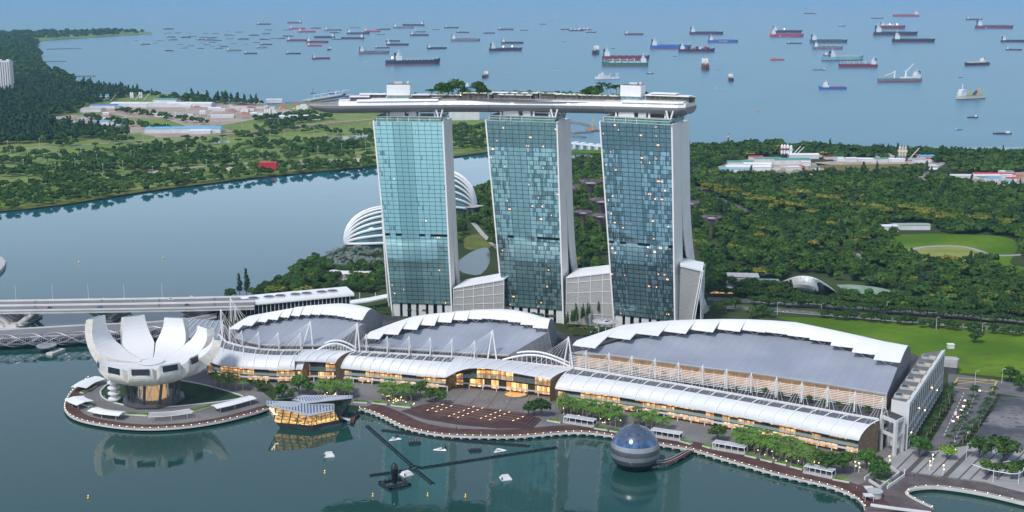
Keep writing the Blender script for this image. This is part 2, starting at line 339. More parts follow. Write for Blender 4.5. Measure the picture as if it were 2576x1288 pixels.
for pts in [[(200,281),(300,300),(420,325),(470,335)],[(0,378),(150,368),(300,358),(480,345),(640,330),(800,312),(940,300)],[(270,448),(400,430),(560,415),(700,408),(850,402),(945,395)],[(0,482),(60,470),(140,458)]]:
    struct('road',MB().strip(curve([g(x,y,2.) for x,y in pts],4),14 if pts[0][1]<300 or pts[0][1]>440 else 9,z=2.25),mat('pale_road',(.34,.31,.29),.9))
struct('bare_strip',MB().strip(P([(560,342),(700,325),(830,312),(940,302)]),34,z=2.16),landmat('dry_earth',(.22,.15,.09),(.18,.16,.07),.02))
for pts in [[(815,345),(870,343),(938,336),(938,346),(900,350),(830,352)],[(530,356),(575,354),(582,358),(540,362)]]: struct('pond',MB().sheet(P(pts,2.3),2.3),pond_m)
# rocky breakwaters, jetties
rock=mat('breakwater_rock',(.22,.20,.18),.9,var=.35,vs=.2)
def brk(pts,w,h,z1=2.2):
    tag(MB().strip(curve([g(x,y,z1) for x,y in pts],5),w,z=z1,h=h).build('breakwater',rock),kind='structure')
brk([(722,256),(780,257),(835,250),(870,245)],20,3); brk([(1436,305),(1470,310),(1492,318),(1488,328),(1440,333)],12,3); brk([(1434,340),(1458,341),(1470,343)],10,3)
for a,b in [((180,191),(240,190)),((108,154),(166,153)),((118,123),(205,121))]: brk([a,((a[0]+b[0])/2,(a[1]+b[1])/2-.3),b],8,3,3)
# =================== hotel towers and roof park ===================
def facade_mat(name,pale,painted_refl_rows,lit,tint,nf,seed):
    t=NT(name); uv=t.n('ShaderNodeUVMap'); s=t.n('ShaderNodeSeparateXYZ'); t.L.new(uv.outputs[0],s.inputs[0]); u,v=s.outputs[0],s.outputs[1]
    fl=t.math('FLOOR',v); bay=t.math('FLOOR',u); pan=t.math('FLOOR',t.math('MULTIPLY',u,5.)); half=t.math('FLOOR',t.math('MULTIPLY',u,2.))
    fu=t.math('FRACT',u); fv=t.math('FRACT',v); fp=t.math('FRACT',t.math('MULTIPLY',u,5.))
    room=t.white(half,fl,seed); panel=t.white(pan,fl,seed+3); bayr=t.white(bay,0.,seed+5)
    centre=t.math('MULTIPLY',t.step(u,2.9),t.math('LESS_THAN',u,6.1))
    pcur=t.math('SUBTRACT',pale,t.math('MULTIPLY',bayr,.15))
    cur=t.math('LESS_THAN',t.math('ADD',t.math('MULTIPLY',room,.62),t.math('MULTIPLY',panel,.38)),pcur)
    top=t.math('LESS_THAN',v,float(nf-painted_refl_rows))  # top rows lose pale panels: a dark city reflection painted into the colour
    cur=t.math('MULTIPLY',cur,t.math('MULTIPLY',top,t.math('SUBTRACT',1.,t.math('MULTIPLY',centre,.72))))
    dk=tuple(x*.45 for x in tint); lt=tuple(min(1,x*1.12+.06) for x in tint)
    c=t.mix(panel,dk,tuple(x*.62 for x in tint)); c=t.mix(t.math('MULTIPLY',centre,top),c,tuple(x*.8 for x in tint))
    c=t.mix(cur,c,t.mix(t.white(pan,fl,seed+8),lt,tuple(x*.92 for x in lt)))
    bayln=t.math('LESS_THAN',fu,.085); fln=t.math('LESS_THAN',fv,.15); pln=t.math('MULTIPLY',t.math('LESS_THAN',fp,.14),.45)
    ln=t.math('MAXIMUM',t.math('MAXIMUM',t.math('MULTIPLY',bayln,.85),t.math('MULTIPLY',fln,.8)),pln)
    c=t.mix(ln,c,tuple(x*.13 for x in tint))
    bars=t.math('MULTIPLY',t.math('LESS_THAN',t.math('ABSOLUTE',t.math('SUBTRACT',v,nf*.385)),.3),t.step(t.white(bay,3.,seed+1),.45)); c=t.mix(bars,c,(.01,.015,.02))
    t.L.new(c,t.b.inputs['Base Color'])
    L=t.math('MULTIPLY',t.step(t.white(half,fl,seed+11),1-lit),t.math('MULTIPLY',t.step(fv,.3),t.math('LESS_THAN',fv,.6)))
    L=t.math('MULTIPLY',L,t.step(t.white(pan,fl,seed+17),.72)); L=t.math('MULTIPLY',L,t.math('SUBTRACT',1.,t.math('MULTIPLY',centre,.9)))
    t.b.inputs['Emission Color'].default_value=(1,.42,.14,1); t.L.new(t.math('MULTIPLY',L,1.1),t.b.inputs['Emission Strength'])
    t.b.inputs['Metallic'].default_value=.72; t.b.inputs['Roughness'].default_value=.05
    w=t.white(pan,fl,seed+21); nm=t.n('ShaderNodeBump'); nm.inputs['Strength'].default_value=.006; nm.inputs['Distance'].default_value=1.
    return t.m
side_m=mat('tower_side_panel',(.80,.765,.745),.5,var=.05,vs=.06)
crown_m=mat('crown_glass',(.10,.27,.24),.08,.4,var=.45,vs=.22)
def facade(name,rows,nb,nf,m,parent):
    "rows: list (bottom to top) of (left,right); uv in bays and floors"
    mb=MB(); K=len(rows); M=12; grid=[[lerp(l,r,j/M) for j in range(M+1)] for l,r in rows]; mb.loft(grid)
    uv=[]
    for f in mb.f:
        for i in f: uv.append((nb*(i%(M+1))/M, nf*(i//(M+1))/(K-1)))
    mb.uv=uv; return mb.build(name,m,parent)
def tower(lab,BLp,BRp,TLp,TRp,Yl,Yr,Wd,splay,fm,nf,back_left=None,zb=14.):
    BL=g(*BLp,zb); BL.y=Yl; BL.x=(BLp[0]-CX)/FPX*(Yl*cP+(CAMH-zb)*sP)
    BR=g(*BRp,zb); BR.y=Yr; BR.x=(BRp[0]-CX)/FPX*(Yr*cP+(CAMH-zb)*sP)
    TL=at(*TLp,Yl+2); TR=at(*TRp,Yr+2); zt=(TL.z+TR.z)/2; TL.z=TR.z=zt
    u=(BR-BL); u.z=0; u.normalize(); e=Vector((-u.y,u.x,0)); d1=Wd*.5
    c=(BL+BR)/2; root=thing('hotel_tower',lab,'tower',(c.x,c.y,2)); off=Vector((c.x,c.y,2))
    def pt(b,t_,k): return lerp(b,t_,k)
    def loc(v): return v-off
    K=24; ks=[i/K for i in range(K+1)]; L=[lerp(BL,TL,k) for k in ks]; R=[lerp(BR,TR,k) for k in ks]
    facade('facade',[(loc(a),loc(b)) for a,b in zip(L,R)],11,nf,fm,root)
    # front slab body behind the glass, with white end walls down to the ground
    def ext(P,b): # continue to ground
        d=(P[1]-P[0]); k=(P[0].z-2)/d.z; return [P[0]-d*k]+P
    Lx,Rx=ext(L,0),ext(R,0)
    for S,flip,nm in((Rx,False,'side_wall'),(Lx,True,'side_wall')):
        mb=MB(); o=u*(.25 if not flip else -.25); t=u*(1.2 if not flip else -1.2)
        a=[loc(p+o-e*.3) for p in S]; b=[loc(p+o+e*d1) for p in S]; a2=[p-t for p in a]; b2=[p-t for p in b]
        mb.loft([a,b,b2,a2,a],flip=flip); mb.box(loc(S[-1]+o+e*d1*.5-t*.5)+Vector((0,0,.4)),(1.2,d1,.8),ax=(u,e,Vector((0,0,1)))); mb.build(nm,side_m,root)
    mb=MB(); mb.loft([[loc(p+e*(d1-.5)) for p in (l,r)] for l,r in zip(Lx,Rx)],flip=True); mb.loft([[loc(L[-1]),loc(R[-1])],[loc(L[-1]+e*d1),loc(R[-1]+e*d1)]]); mb.build('rear_wall',mat('tower_rear_glass',(.05,.10,.12),.15,.4),root)
    # leaning rear slab
    def sp(z): return splay*max(0,1-z/112.)**2
    BLb=Vector(BL) if back_left is None else Vector((back_left,BL.y,zb)); L2=[];R2=[]
    TLb=Vector(TL)
    for i in range(K+2):
        k=(i-1)/K; l=lerp(BLb,TLb,k); r=lerp(BR,TR,k)
        if i==0: l=lerp(BLb,TLb,(2-zb)/(zt-zb)); r=lerp(BR,TR,(2-zb)/(zt-zb))
        th=lerp(13.,d1,smooth(l.z/110.)); s0=d1+.9+sp(l.z); L2.append((l+e*s0,l+e*(s0+th))); R2.append((r+e*s0,r+e*(s0+th)))
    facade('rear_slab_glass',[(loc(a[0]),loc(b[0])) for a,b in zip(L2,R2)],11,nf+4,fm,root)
    mb=MB(); mb.loft([[loc(a[1]),loc(b[1])] for a,b in zip(L2,R2)],flip=True); mb.loft([[loc(L2[-1][0]),loc(R2[-1][0])],[loc(L2[-1][1]),loc(R2[-1][1])]]); mb.build('rear_slab_back',MATS['tower_rear_glass'],root)
    for S,sg in((R2,1),(L2,-1)):
        mb=MB(); a=[loc(p[0]+u*.25*sg-e*.2) for p in S]; b=[loc(p[1]+u*.25*sg+e*.2) for p in S]; mb.loft([a,b,[p-u*1.2*sg for p in b],[p-u*1.2*sg for p in a],a],flip=sg<0); mb.build('rear_side_wall',side_m,root)
    # white base piers
    w=(BR-BL).length
    for k in range(7):
        p=lerp(Lx[0],Rx[0],(k+.5)/7)+e*2.; mb=MB().box(loc(Vector((p.x,p.y,8))),(w/7*(.55 if k%3 else .8),2.,12),ax=(u,e,Vector((0,0,1)))); mb.build('base_pier',white2,root)
    mb=MB().box(loc((Lx[0]+Rx[0])/2+e*6+Vector((0,0,6))),(w*.96,4,12),ax=(u,e,Vector((0,0,1)))); mb.build('lobby_wall',dark,root)
    # recessed crown storey with columns up to the roof park
    a,b=lerp(TL,TR,.04),lerp(TL,TR,.955); cw=(b-a).length; cc=(a+b)/2
    mb=MB().box(loc(cc+e*(Wd*.45)+Vector((0,0,2.))),(cw,Wd*.75,4.),ax=(u,e,Vector((0,0,1)))); cr=mb.build('crown_storey',crown_m,root)
    f=MB()
    for k in range(7): f.box(loc(lerp(a,b,k/6)+e*(Wd*.075-.15)+Vector((0,0,2.))),(.35,.3,4),ax=(u,e,Vector((0,0,1))))
    f.box(loc(cc+e*(Wd*.075-.15)+Vector((0,0,2.2))),(cw,.25,.25),ax=(u,e,Vector((0,0,1)))); f.build('mullion',steel,cr)
    mb=MB().box(loc(cc+e*(Wd*.45)+Vector((0,0,4.15))),(cw+2,Wd*.75+2,.5),ax=(u,e,Vector((0,0,1)))); mb.box(loc((TL+TR)/2+e*1.2+Vector((0,0,.15))),((TR-TL).length,2.6,.4),ax=(u,e,Vector((0,0,1)))); mb.build('roof_slab',grey,root)
    for k in (.18,.42,.64,.86):
        p=lerp(TL,TR,k)+e*(Wd*.2); MB().bar(loc(p+Vector((0,0,4))),loc(p+e*1.5-u*.8+Vector((0,0,10))),.9,8).build('strut',steel,root)
    for q in (.1,.55,.9):
        p=TR+e*(Wd*q)-u*4
        for s in (-1,1): MB().bar(loc(p+Vector((0,0,.3))),loc(p+u*3.0*s+Vector((0,0,11))),.75,8).build('strut',steel,root)
    for k0,k1 in((.2,.43),(.48,.6)):
        p=lerp(TL,TR,(k0+k1)/2)+e*(Wd*.3); MB().box(loc(p+Vector((0,0,7))),((k1-k0)*cw,9,6.5),ax=(u,e,Vector((0,0,1)))).build('lift_core',white2,root)
    return root,u,e,c
F1=facade_mat('facade_pale_teal',.97,0,.03,(.36,.64,.66),44,1.)
F2=facade_mat('facade_teal_painted_top_reflection',.64,6,.07,(.34,.56,.58),44,31.)
F3=facade_mat('facade_blue_teal_lit',.55,6,.12,(.29,.48,.54),44,61.)  # top rows carry the painted dark reflection here as well
T1=tower('pale teal glass hotel tower nearest the bridge, leftmost of the three under the roof park','983 762'.split() and (983,762),(1136.7,764.4),(938.4,307.5),(1115,306),1134.,1127.,40,16,F1,44,back_left=-118.)
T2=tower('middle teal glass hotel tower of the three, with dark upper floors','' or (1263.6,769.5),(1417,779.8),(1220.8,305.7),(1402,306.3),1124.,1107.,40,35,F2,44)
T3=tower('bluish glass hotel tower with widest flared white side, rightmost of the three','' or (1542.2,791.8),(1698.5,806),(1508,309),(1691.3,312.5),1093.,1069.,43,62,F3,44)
# white sloped halls linking the towers
mesh_m=mat('perforated_screen',(.40,.39,.375),.6,.2,var=.18,vs=1.2,stretch=(.25,.25,2.5))
def atrium(lab,px0,px1,ytop0,ytop1,ybot,Y0,Y1):
    a=at(px0,ytop0,Y0); b=at(px1,ytop1,Y1); dv=Vector((.35,.94,0))
    root=thing('linking_hall',lab,'hall',(a.x,a.y,2)); o=Vector((a.x,a.y,2)); up=Vector((0,0,1))
    A0,B0=Vector((a.x,a.y,2)),Vector((b.x,b.y,2)); ax=(b-a); ax.z=0; L=ax.length; ax.normalize()
    MB().loft([[A0-o,B0-o],[a-o,b-o]]).build('screen_wall',mesh_m,root)
    f=MB(); n=max(3,int(L/9))
    for k in range(n+1): f.bar(lerp(A0,B0,k/n)-o-dv*.3,lerp(a,b,k/n)-o-dv*.3,.3,6)
    for k in range(1,5): f.bar(lerp(A0,a,k/4.6)-o-dv*.3,lerp(B0,b,k/4.6)-o-dv*.3,.2,6)
    f.build('frame',steel,root)
    R=[[a-o-dv*.8,b-o-dv*.8],[a-o+dv*30+up*1.5,b-o+dv*30+up*1.5]]; mb=MB(); mb.slab(R,.9); mb.build('roof',white,root)
    MB().loft([[A0-o+dv*30,B0-o+dv*30],[a-o+dv*30,b-o+dv*30]],flip=True).build('rear_wall',white2,root); return root
atrium('low white linking hall with screened front between the left and middle towers',1141,1268,724,702,783,1128,1116)
atrium('low white linking hall with screened front between the middle and right towers',1425,1548,697,683,790,1108,1094)
# screened entrance fin at the foot of the right tower
def fin():
    Y=1072; a=at(1712,666,Y); b=at(1768,672,Y+14); root=thing('screened_entrance_wing','white screened wing with slatted end at the flared foot of the right tower','building',(a.x,a.y,2)); o=Vector((a.x,a.y,2)); up=Vector((0,0,1))
    MB().loft([[Vector((a.x,a.y,2))-o,Vector((a.x+13,a.y+1,2))-o],[a-o,Vector((a.x+18,a.y+3,b.z))-o]]).build('screen_wall',mesh_m,root)
    c=Vector((a.x+18,a.y+3,b.z)); mb=MB(); mb.slab([[a-o-Vector((.5,1,0)),c-o-Vector((-.8,1,0))],[a-o+Vector((3,26,1)),c-o+Vector((6,26,1))]],1.4); mb.build('roof',white,root)
    mb=MB()
    for k in range(15): z=6+k*(b.z-8)/15; mb.bar(Vector((c.x+1.,c.y+2,z))-o,Vector((c.x+6,c.y+24,z))-o,.35,4)
    mb.bar(Vector((c.x+1,c.y+2,2))-o,c-o,.4,6); mb.bar(Vector((c.x+6,c.y+24,2))-o,c+Vector((6,22,0))-o,.4,6); mb.build('slat_screen',steel,root)
    mb=MB(); mb.bar(Vector((a.x+9,a.y-1,2))-o,c-o-Vector((0,1,0)),.5,6); mb.bar(Vector((a.x+11,a.y-1,2))-o,c+Vector((1.4,-1,0))-o,.4,6); mb.build('ladder_mast',steel,root)
    return root
fin()
# ---- roof park ----
def spY(x): # centre line through the three towers
    return 1135+(x-24)*(-.2585)+((x-24)*(x-24))*(-.00105)
def sp_frame(x):
    d=Vector((1,-.2585-.0021*(x-24),0)).normalized(); return Vector((x,spY(x),0)),d,Vector((-d.y,d.x,0))
XL,XR=-177.,148.
def spz(x): return lerp(188.6,192.6,(x-XL)/(XR-XL))
def halfw(x):
    a=(x-XL)/75.; w=19*math.sqrt(max(0,1-(1-min(1,a))**2.2)); b=(XR-x)/7.; return max(.15,w*(min(1,.72+.28*b) if b<1 else 1))
XS=[XL+.05,XL+2,XL+6]+[XL+12+k*8 for k in range(38)]; XS=[x for x in XS if x<XR-6]+[XR-5,XR-2.5,XR]
park=thing('roof_park','long white boat-shaped roof park resting across the three tower tops','roof park',(0,0,0))
hull_m=mat('hull_metal',(.23,.23,.24),.65,0.,var=.06,vs=.4,stretch=(1,1,4))
rows=[]
for x in XS:
    c,d,n=sp_frame(x); w=halfw(x); z=spz(x); dep=7.8*min(1,w/14.)*(1 if x<XR-3 else .8)
    rows.append([c+n*(-w*math.cos(math.pi*k/14))+Vector((0,0,z-dep*math.sin(math.pi*k/14)**.85)) for k in range(15)])
mb=MB(); mb.loft(rows,flip=True); mb.f.append(tuple(range(len(mb.v)-15,len(mb.v)))); mb.build('hull',hull_m,park,sm=False)
def band(x0,x1,h0,h1,ins,name,m):
    mb=MB(); R=[[],[],[],[]]
    for x in [x0]+[x for x in XS if x0<x<x1]+[x1]:
        c,d,n=sp_frame(x); w=halfw(x); z=spz(x)
        for i,(sg,h,q) in enumerate(((-1,h0,0),(-1,h1,ins),(1,h1,ins),(1,h0,0))): R[i].append(c+n*sg*max(.1,w+.06-q)+Vector((0,0,z+h)))
    mb.loft(R); mb.f+= [tuple(k*len(R[0])+len(R[0])-1 for k in range(4)),tuple(k*len(R[0]) for k in range(4))[::-1]]; return mb.build(name,m,park)
band(XL+26,XR,.0,3.4,1.4,'deck_wall',mat('park_white_wall',(.74,.74,.75),.5,var=.05,vs=.1))
band(XL+.5,XL+26.,.0,1.0,.8,'bow_deck',mat('bow_timber_deck',(.30,.27,.25),.7))
band(XL+42,-62.,3.4,5.,1.6,'raised_deck',MATS['park_white_wall']); band(98.,XR-1.5,3.4,4.8,1.2,'raised_deck',MATS['park_white_wall'])
for xj in (-56.,-17.,40.,82.):
    c,d,n=sp_frame(xj); w=halfw(xj); z=spz(xj)
    MB().tube([c+n*(-(w+.12)*math.cos(math.pi*k/14))+Vector((0,0,z-(7.92)*math.sin(math.pi*k/14)**.85)) for k in range(8)],.16,4).build('hull_joint',dgrey,park)
mb=MB()
for k in range(22):
    x=XL+2+k*1.1; c,d,n=sp_frame(x); w=halfw(x)-.6
    for sg in(-1,1): mb.bar(c+n*sg*w+Vector((0,0,spz(x)+1)),c+n*sg*w+Vector((0,0,spz(x)+2.4)),.09,4)
for sg in(-1,1): mb.tube([sp_frame(XL+2+k*2.2)[0]+sp_frame(XL+2+k*2.2)[2]*sg*(halfw(XL+2+k*2.2)-.6)+Vector((0,0,spz(XL)+2.4)) for k in range(11)],.1,4)
mb.build('bow_railing',dgrey,park)
def deck(px,off,h=3.4):
    "the deck point in picture column px, off metres from the centre line (negative = this side)"
    x=(px-CX)/FPX*1140
    for _ in range(8):
        c,d,n=sp_frame(x); q=c+n*off; tx=(px-CX)/FPX*(q.y*cP+(CAMH-193)*sP); x+=tx-q.x
    c,d,n=sp_frame(x); q=c+n*off; return Vector((q.x,q.y,spz(x)+h)),d,n
def deckbox(name,px0,px1,off,w,h0,h1,m,parent=park):
    a,d,n=deck(px0,off); b,_,_=deck(px1,off); c=(a+b)/2; ax=(b-a); ax.z=0; L=ax.length; ax.normalize()
    z=c.z; return MB().box(Vector((c.x,c.y,z+(h0+h1)/2)),(L,w,h1-h0),ax=(ax,Vector((-ax.y,ax.x,0)),Vector((0,0,1)))).build(name,m,parent)
corew=mat('lift_core_panel',(.76,.765,.77),.5,var=.04,vs=.2)
for p0,p1 in((975,1033),(1566,1617)):
    b=deckbox('lift_core',p0,p1,-2,13,4.2,13.4,corew); deckbox('core_base',p0+1,p1-1,-1.5,11,0,4.2,mat('glazed_base',(.22,.33,.33),.2,.2,var=.4,vs=.5))
    deckbox('rooftop_plant',p0+18,p0+38,2,4,13.4,15.2,white2); deckbox('rooftop_plant',p1-9,p1-3,1,3,13.4,15.6,white2)
    deckbox('parapet',p0+1,p1-1,-2,12,13.4,13.7,dgrey)
ddk=mat('pavilion_shade',(.10,.085,.075),.7,var=.4,vs=.4)
for p0,p1,of,h in((905,972,4,5.2),(880,930,-6,4.0),(1036,1082,-2,4.6),(1082,1160,8,3.8),(1160,1226,6,5.4),(1230,1240,4,4.5),(1240,1356,8,5.6),(1256,1340,2,4.2),(1360,1400,7,5.2),(1400,1460,8,4.4),(1460,1560,8,4.0),(1627,1738,-1,5.6),(1640,1705,2,7.),(1720,1745,2,4.2)):
    deckbox('pavilion_room',p0+1.5,p1-1.5,of,8,0,h-.7,ddk); deckbox('pavilion_roof',p0,p1,of,11,h-.7,h,white)
for p0,p1 in((1242,1350),(1168,1222),(1362,1396)): deckbox('solar_panel_row',p0,p1,10,5,5.6,5.9,dgrey)
deckbox('pool',1150,1522,-14,5,-.25,.06,mat('pool_water',(.10,.16,.20),.05)); deckbox('sun_deck',1150,1522,-9,6,.0,.25,mat('teak_deck',(.13,.09,.08),.8,var=.5,vs=.9))
deckbox('terrace_floor',1030,1148,-12,8,1.7,1.9,ddk)
mb=MB()
for p in range(1152,1522,3):
    q,d,n=deck(p,-9.5+(p%7)*.5); mb.box(q+Vector((0,0,.45)),(1.9,.7,.35),rz=1.2); mb.box(q+Vector((0,.5,.8)),(.7,.3,.7),rz=1.2)
mb.build('lounger_row',mat('lounger_fabric',(.35,.33,.34),.8,var=.5,vs=1.),park)
tag(park.children[-1],kind='stuff')
for k,p in enumerate((1098,1116,1128,1146,1160,1182,1202,1222,1236,1262,1283,1301,1324,1347,1366,1384,1402,1422,1444,1466,1488,1505)):
    q,d,n=deck(p,4.5); MB().lathe(q+Vector((0,0,3.)),[(0,-.45),(.4,-.3),(.5,0),(.4,.3),(.05,.45)],8).build('deck_lamp',warm,park)
for p in (1072,1110,1130,1175,1200,1288,1430,1460,1520,1600,1625,1670,1690):
    c,d,n=deck(p,-18.9,1.1); MB().box(c-n*.35,(2.6,.3,.35),ax=(d,n,Vector((0,0,1)))).build('wall_light',mat('hull_lamp',(.9,.6,.3),.5,var=0,emit=(1,.7,.4),es=3),park)
um=mat('red_umbrella_cloth',(.62,.02,.05),.7,var=.05)
for i,p in enumerate((880,889,898,909,1032,1041,1051,1060,1068,1076,1084,1091)):
    q,d,n=deck(p,-8+(i%3),1.2 if p<1000 else 1.9); t=thing('umbrella','red parasol on the roof park terrace','umbrella',q,group='red parasols on the roof park')
    MB().bar((0,0,0),(0,0,2.5),.07,5).build('pole',steel,t); MB().lathe((0,0,2.),[(1.7,0),(.9,.55),(.05,.85)],8).build('canopy',um,t)
# =================== podium: halls, shopping wings, masts ===================
def onplane(px,py,A,B):
    "where the view through a pixel meets the vertical plane over the plan line A-B"
    u=(px-CX)/FPX; v=(CY-py)/FPX; D=Vector((u,cP+v*sP,-sP+v*cP)); n=Vector((-(B.y-A.y),B.x-A.x,0)); t=n.dot(Vector((A.x,A.y,0)))/n.dot(D); return Vector((D.x*t,D.y*t,CAMH+D.z*t))
TZ=22.
rail_px=[(550,844),(567,862),(606,873),(653,880),(700,883),(767,883),(830,884),(895,886),(1020,893),(1149,900),(1290,912),(1440,928),(1700,968),(1950,1012),(2210,1058)]
pod=[g(x,y,TZ) for x,y in rail_px]+[g(x,y,TZ) for x,y in [(2240,1040),(2313,897),(2200,850),(1950,815),(1700,815),(1560,823),(1480,850),(1440,845),(1300,800),(1010,800),(900,778),(640,795),(575,815)]]
podm=landmat('terrace_roof',(.055,.055,.06),(.10,.10,.105),.05,(.07,.06,.055))
pt_=thing('shopping_podium','dark roof terraces of the waterfront podium beneath the curved halls','podium',(0,880,2)); pt_o=Vector((0,880,0))
MB().prism([p-pt_o for p in pod],0,TZ-2).build('terrace_block',podm,pt_)
mb=MB(); mb.strip([p-pt_o for p in pod[:15]],1.6,z=TZ-2+1.3,h=1.3); mb.build('parapet_beam',white,pt_)
for pts,w in [([(905,872),(1000,880),(1130,892),(1280,902)],9),([(600,848),(640,866),(700,872),(800,874),(860,874)],8)]:
    for k in range(4):
        mb=MB(); q=[g(x,y,TZ)-pt_o+Vector((0,k*2.6-3,0)) for x,y in pts]; mb.strip([Vector((p.x,p.y,0)) for p in q],.9,z=TZ-2+.9,h=.9); mb.build('terrace_planter',white2,pt_)
def seam_roof():
    t=NT('blue_grey_roof'); tc=t.n('ShaderNodeTexCoord'); s=t.n('ShaderNodeSeparateXYZ'); t.L.new(tc.outputs['Object'],s.inputs[0])
    k=t.math('ADD',t.math('MULTIPLY',s.outputs[0],.9),t.math('MULTIPLY',s.outputs[1],-.44)); seam=t.math('LESS_THAN',t.math('FRACT',t.math('MULTIPLY',k,.16)),.09)
    pan=t.white(t.math('FLOOR',t.math('MULTIPLY',k,.16)),0.,4.); nz=t.noise(tc.outputs['Object'],.03,5)
    c=t.mix(t.rng(nz,.35,.65),(.31,.335,.395),(.385,.41,.475)); c=t.mix(t.math('MULTIPLY',pan,.12),c,(.22,.24,.30)); c=t.mix(t.math('MULTIPLY',seam,.22),c,(.17,.18,.22)); t.L.new(c,t.b.inputs['Base Color']); t.b.inputs['Roughness'].default_value=.45; t.b.inputs['Metallic'].default_value=.15; return t.m
roofm=seam_roof()
platem=mat('roof_plate_white',(.80,.80,.80),.5,var=.03,vs=.1)
trussm=mat('clerestory_dark',(.03,.035,.045),.4,var=.4,vs=.5)
flankm=mat('grey_shingle_wall',(.16,.165,.18),.6,var=.2,vs=.6)
def hall(name,lab,front,zf,truss,zt,crest,zc,N,endpx,louvre,back,drop,ov=4.):
    F=[g(x,y,zf) for x,y in front]; T=[g(x,y,zt(i/(len(truss)-1))) for i,(x,y) in enumerate(truss)]; C=[g(x,y,zc(i/(len(crest)-1))) for i,(x,y) in enumerate(crest)]
    M=36; Fa=arclen(F,M); Ta=arclen(T,M); Ca=arclen(C,M); o=(F[0]+F[-1])/2; o.z=2; root=thing(name,lab,'hall',o)
    u=(F[-1]-F[0]); u.z=0; u.normalize(); n=Vector((-u.y,u.x,0))
    rows=[]
    for i in range(9):
        t=i/8; rows.append([lerp(f,q,t)-o+Vector((0,0,-(4*t*(1-t))*1.6*min(1,(q-f).length/40))) for f,q in zip(Fa,Ta)])
    mb=MB(); mb.slab(rows,.8); mb.build('main_roof',roofm,root)
    mb=MB(); mb.loft([[p-o+Vector((0,0,-1)) for p in Ta],[p-o+Vector((0,0,.2+3.4*min(1,4*min(i,M-i)/M))) for i,p in enumerate(Ta)]]); mb.build('clerestory',trussm,root)
    prof=None
    uT=[(p-F[0]).dot(u) for p in Ta]; uC=[(p-F[0]).dot(u) for p in Ca]
    def byu(P_,U,x):
        for i in range(len(U)-1):
            if U[i]<=x<=U[i+1]: return lerp(P_[i],P_[i+1],(x-U[i])/max(1e-6,U[i+1]-U[i]))
        return P_[0] if x<U[0] else P_[-1]
    u0=min(uT)-3; wp=(max(uT)+(1 if endpx else 0)-u0)/N
    for k in range(N):
        x=u0+(k+.5)*wp; Tm=byu(Ta,uT,x); Cm=byu(Ca,uC,x); w=wp*.5+.25; Tm=Tm+u*(x-(Tm-F[0]).dot(u))
        fr=Tm-n*ov+Vector((0,0,3.6)); rows=[]; K=12
        cz=max(Cm.z,fr.z+1.5); hd=max(9.,(Cm-Tm).dot(n)+ov)
        for j in range(K+1):
            t=j/K
            r_=[]
            for sg in (-1,1):
                Cs=byu(Ca,uC,x+sg*w); cz=max(Cs.z,fr.z+1.5); hd=max(9.,(Cs-fr).dot(n))
                if t<.6: q=t/.6; d=hd*q; z=lerp(fr.z,cz,math.sin(q*math.pi/2))
                else: q=(t-.6)/.4; d=hd+back*q; z=cz-drop*(q**1.8)
                c=fr+n*d+u*sg*w; c.z=z; r_.append(c-o)
            rows.append(r_)
        mb=MB(); mb.slab(rows,.55); p=mb.build('roof_plate',platem,root)
        if k==N-1: prof=[r[1] for r in rows]
        b=Tm-o+Vector((0,0,-.3))
        for s in (-1,1): MB().bar(b,fr+n*(ov*.45)+u*s*w*.75-o+Vector((0,0,.4)),.22,5).build('roof_strut',steel,root)
    # end wall on the right, rear wall
    if endpx:
        mb=MB(); e=[r[-1] for r in [[lerp(Fa[-1],Ta[-1],t)-o] for t in [i/8 for i in range(9)]]]; poly=e+[p for p in prof[1:]]
        base=[Vector((p.x,p.y,TZ-2-2)) for p in poly]; mb.loft([base,poly]); mb.build('end_wall',flankm,root)
    else:
        e=[lerp(Fa[-1],Ta[-1],t)-o for t in [i/8 for i in range(9)]]+[p for p in prof[1:]]
        base=[Vector((p.x+7*(1-i/len(e)),p.y-3,TZ-4)) for i,p in enumerate(e)]; mb=MB(); mb.loft([base,e]); mb.build('end_wall',flankm,root)
    e=[lerp(Fa[0],Ta[0],t)-o for t in (0,.5,1)]; mb=MB(); mb.loft([e,[Vector((p.x,p.y,TZ-4)) for p in e]]); mb.build('end_wall',flankm,root)
    mb=MB(); q=[p-o for p in Fa]; wm=mat('hall_front_wall',(.30,.18,.10),.6,var=.5,vs=.25,emit=(1,.55,.2),es=.12) if louvre else flankm
    mb.loft([[Vector((p.x+n.x*2,p.y+n.y*2,TZ-4)) for p in q],[p+n*2-Vector((0,0,.6)) for p in q]]); mb.build('front_wall',wm,root)
    mb=MB(); mb.tube([p-Vector((0,0,.8)) for p in q],.9,6); mb.build('eave_gutter',mat('gutter_grey',(.30,.31,.32),.5),root)
    if louvre:
        off=-n*3.5
        for k in range(8): MB().tube([lerp(q[0],q[-1],t)+off+Vector((0,0,-1.4-k*1.15)) for t in (0,.5,1)],.24,4).build('louvre_blade',steel,root)
        for k in range(30): p=lerp(q[0],q[-1],k/29)+off; MB().bar(Vector((p.x,p.y,TZ-4+1)),p,.16,4).build('louvre_post',steel,root)
    return root,u,n
H3f=[(1437,886),(1532,891),(1648,906),(1767,922),(1887,936),(2066,962),(2232,990)]
H3t=[(1450,884),(1480,879),(1556,859.4),(1636,848.7),(1736,841),(1827,838),(1917,841),(1961,846),(2005,853),(2049,860),(2094,871),(2140,885),(2186,900),(2258,925)]
H3c=[(1436,874),(1487,844),(1558,818),(1675,807),(1790,803),(1890,804),(1960,808),(2010,812),(2044,820),(2082,829),(2125,837),(2168,847),(2212,858),(2292,872)]
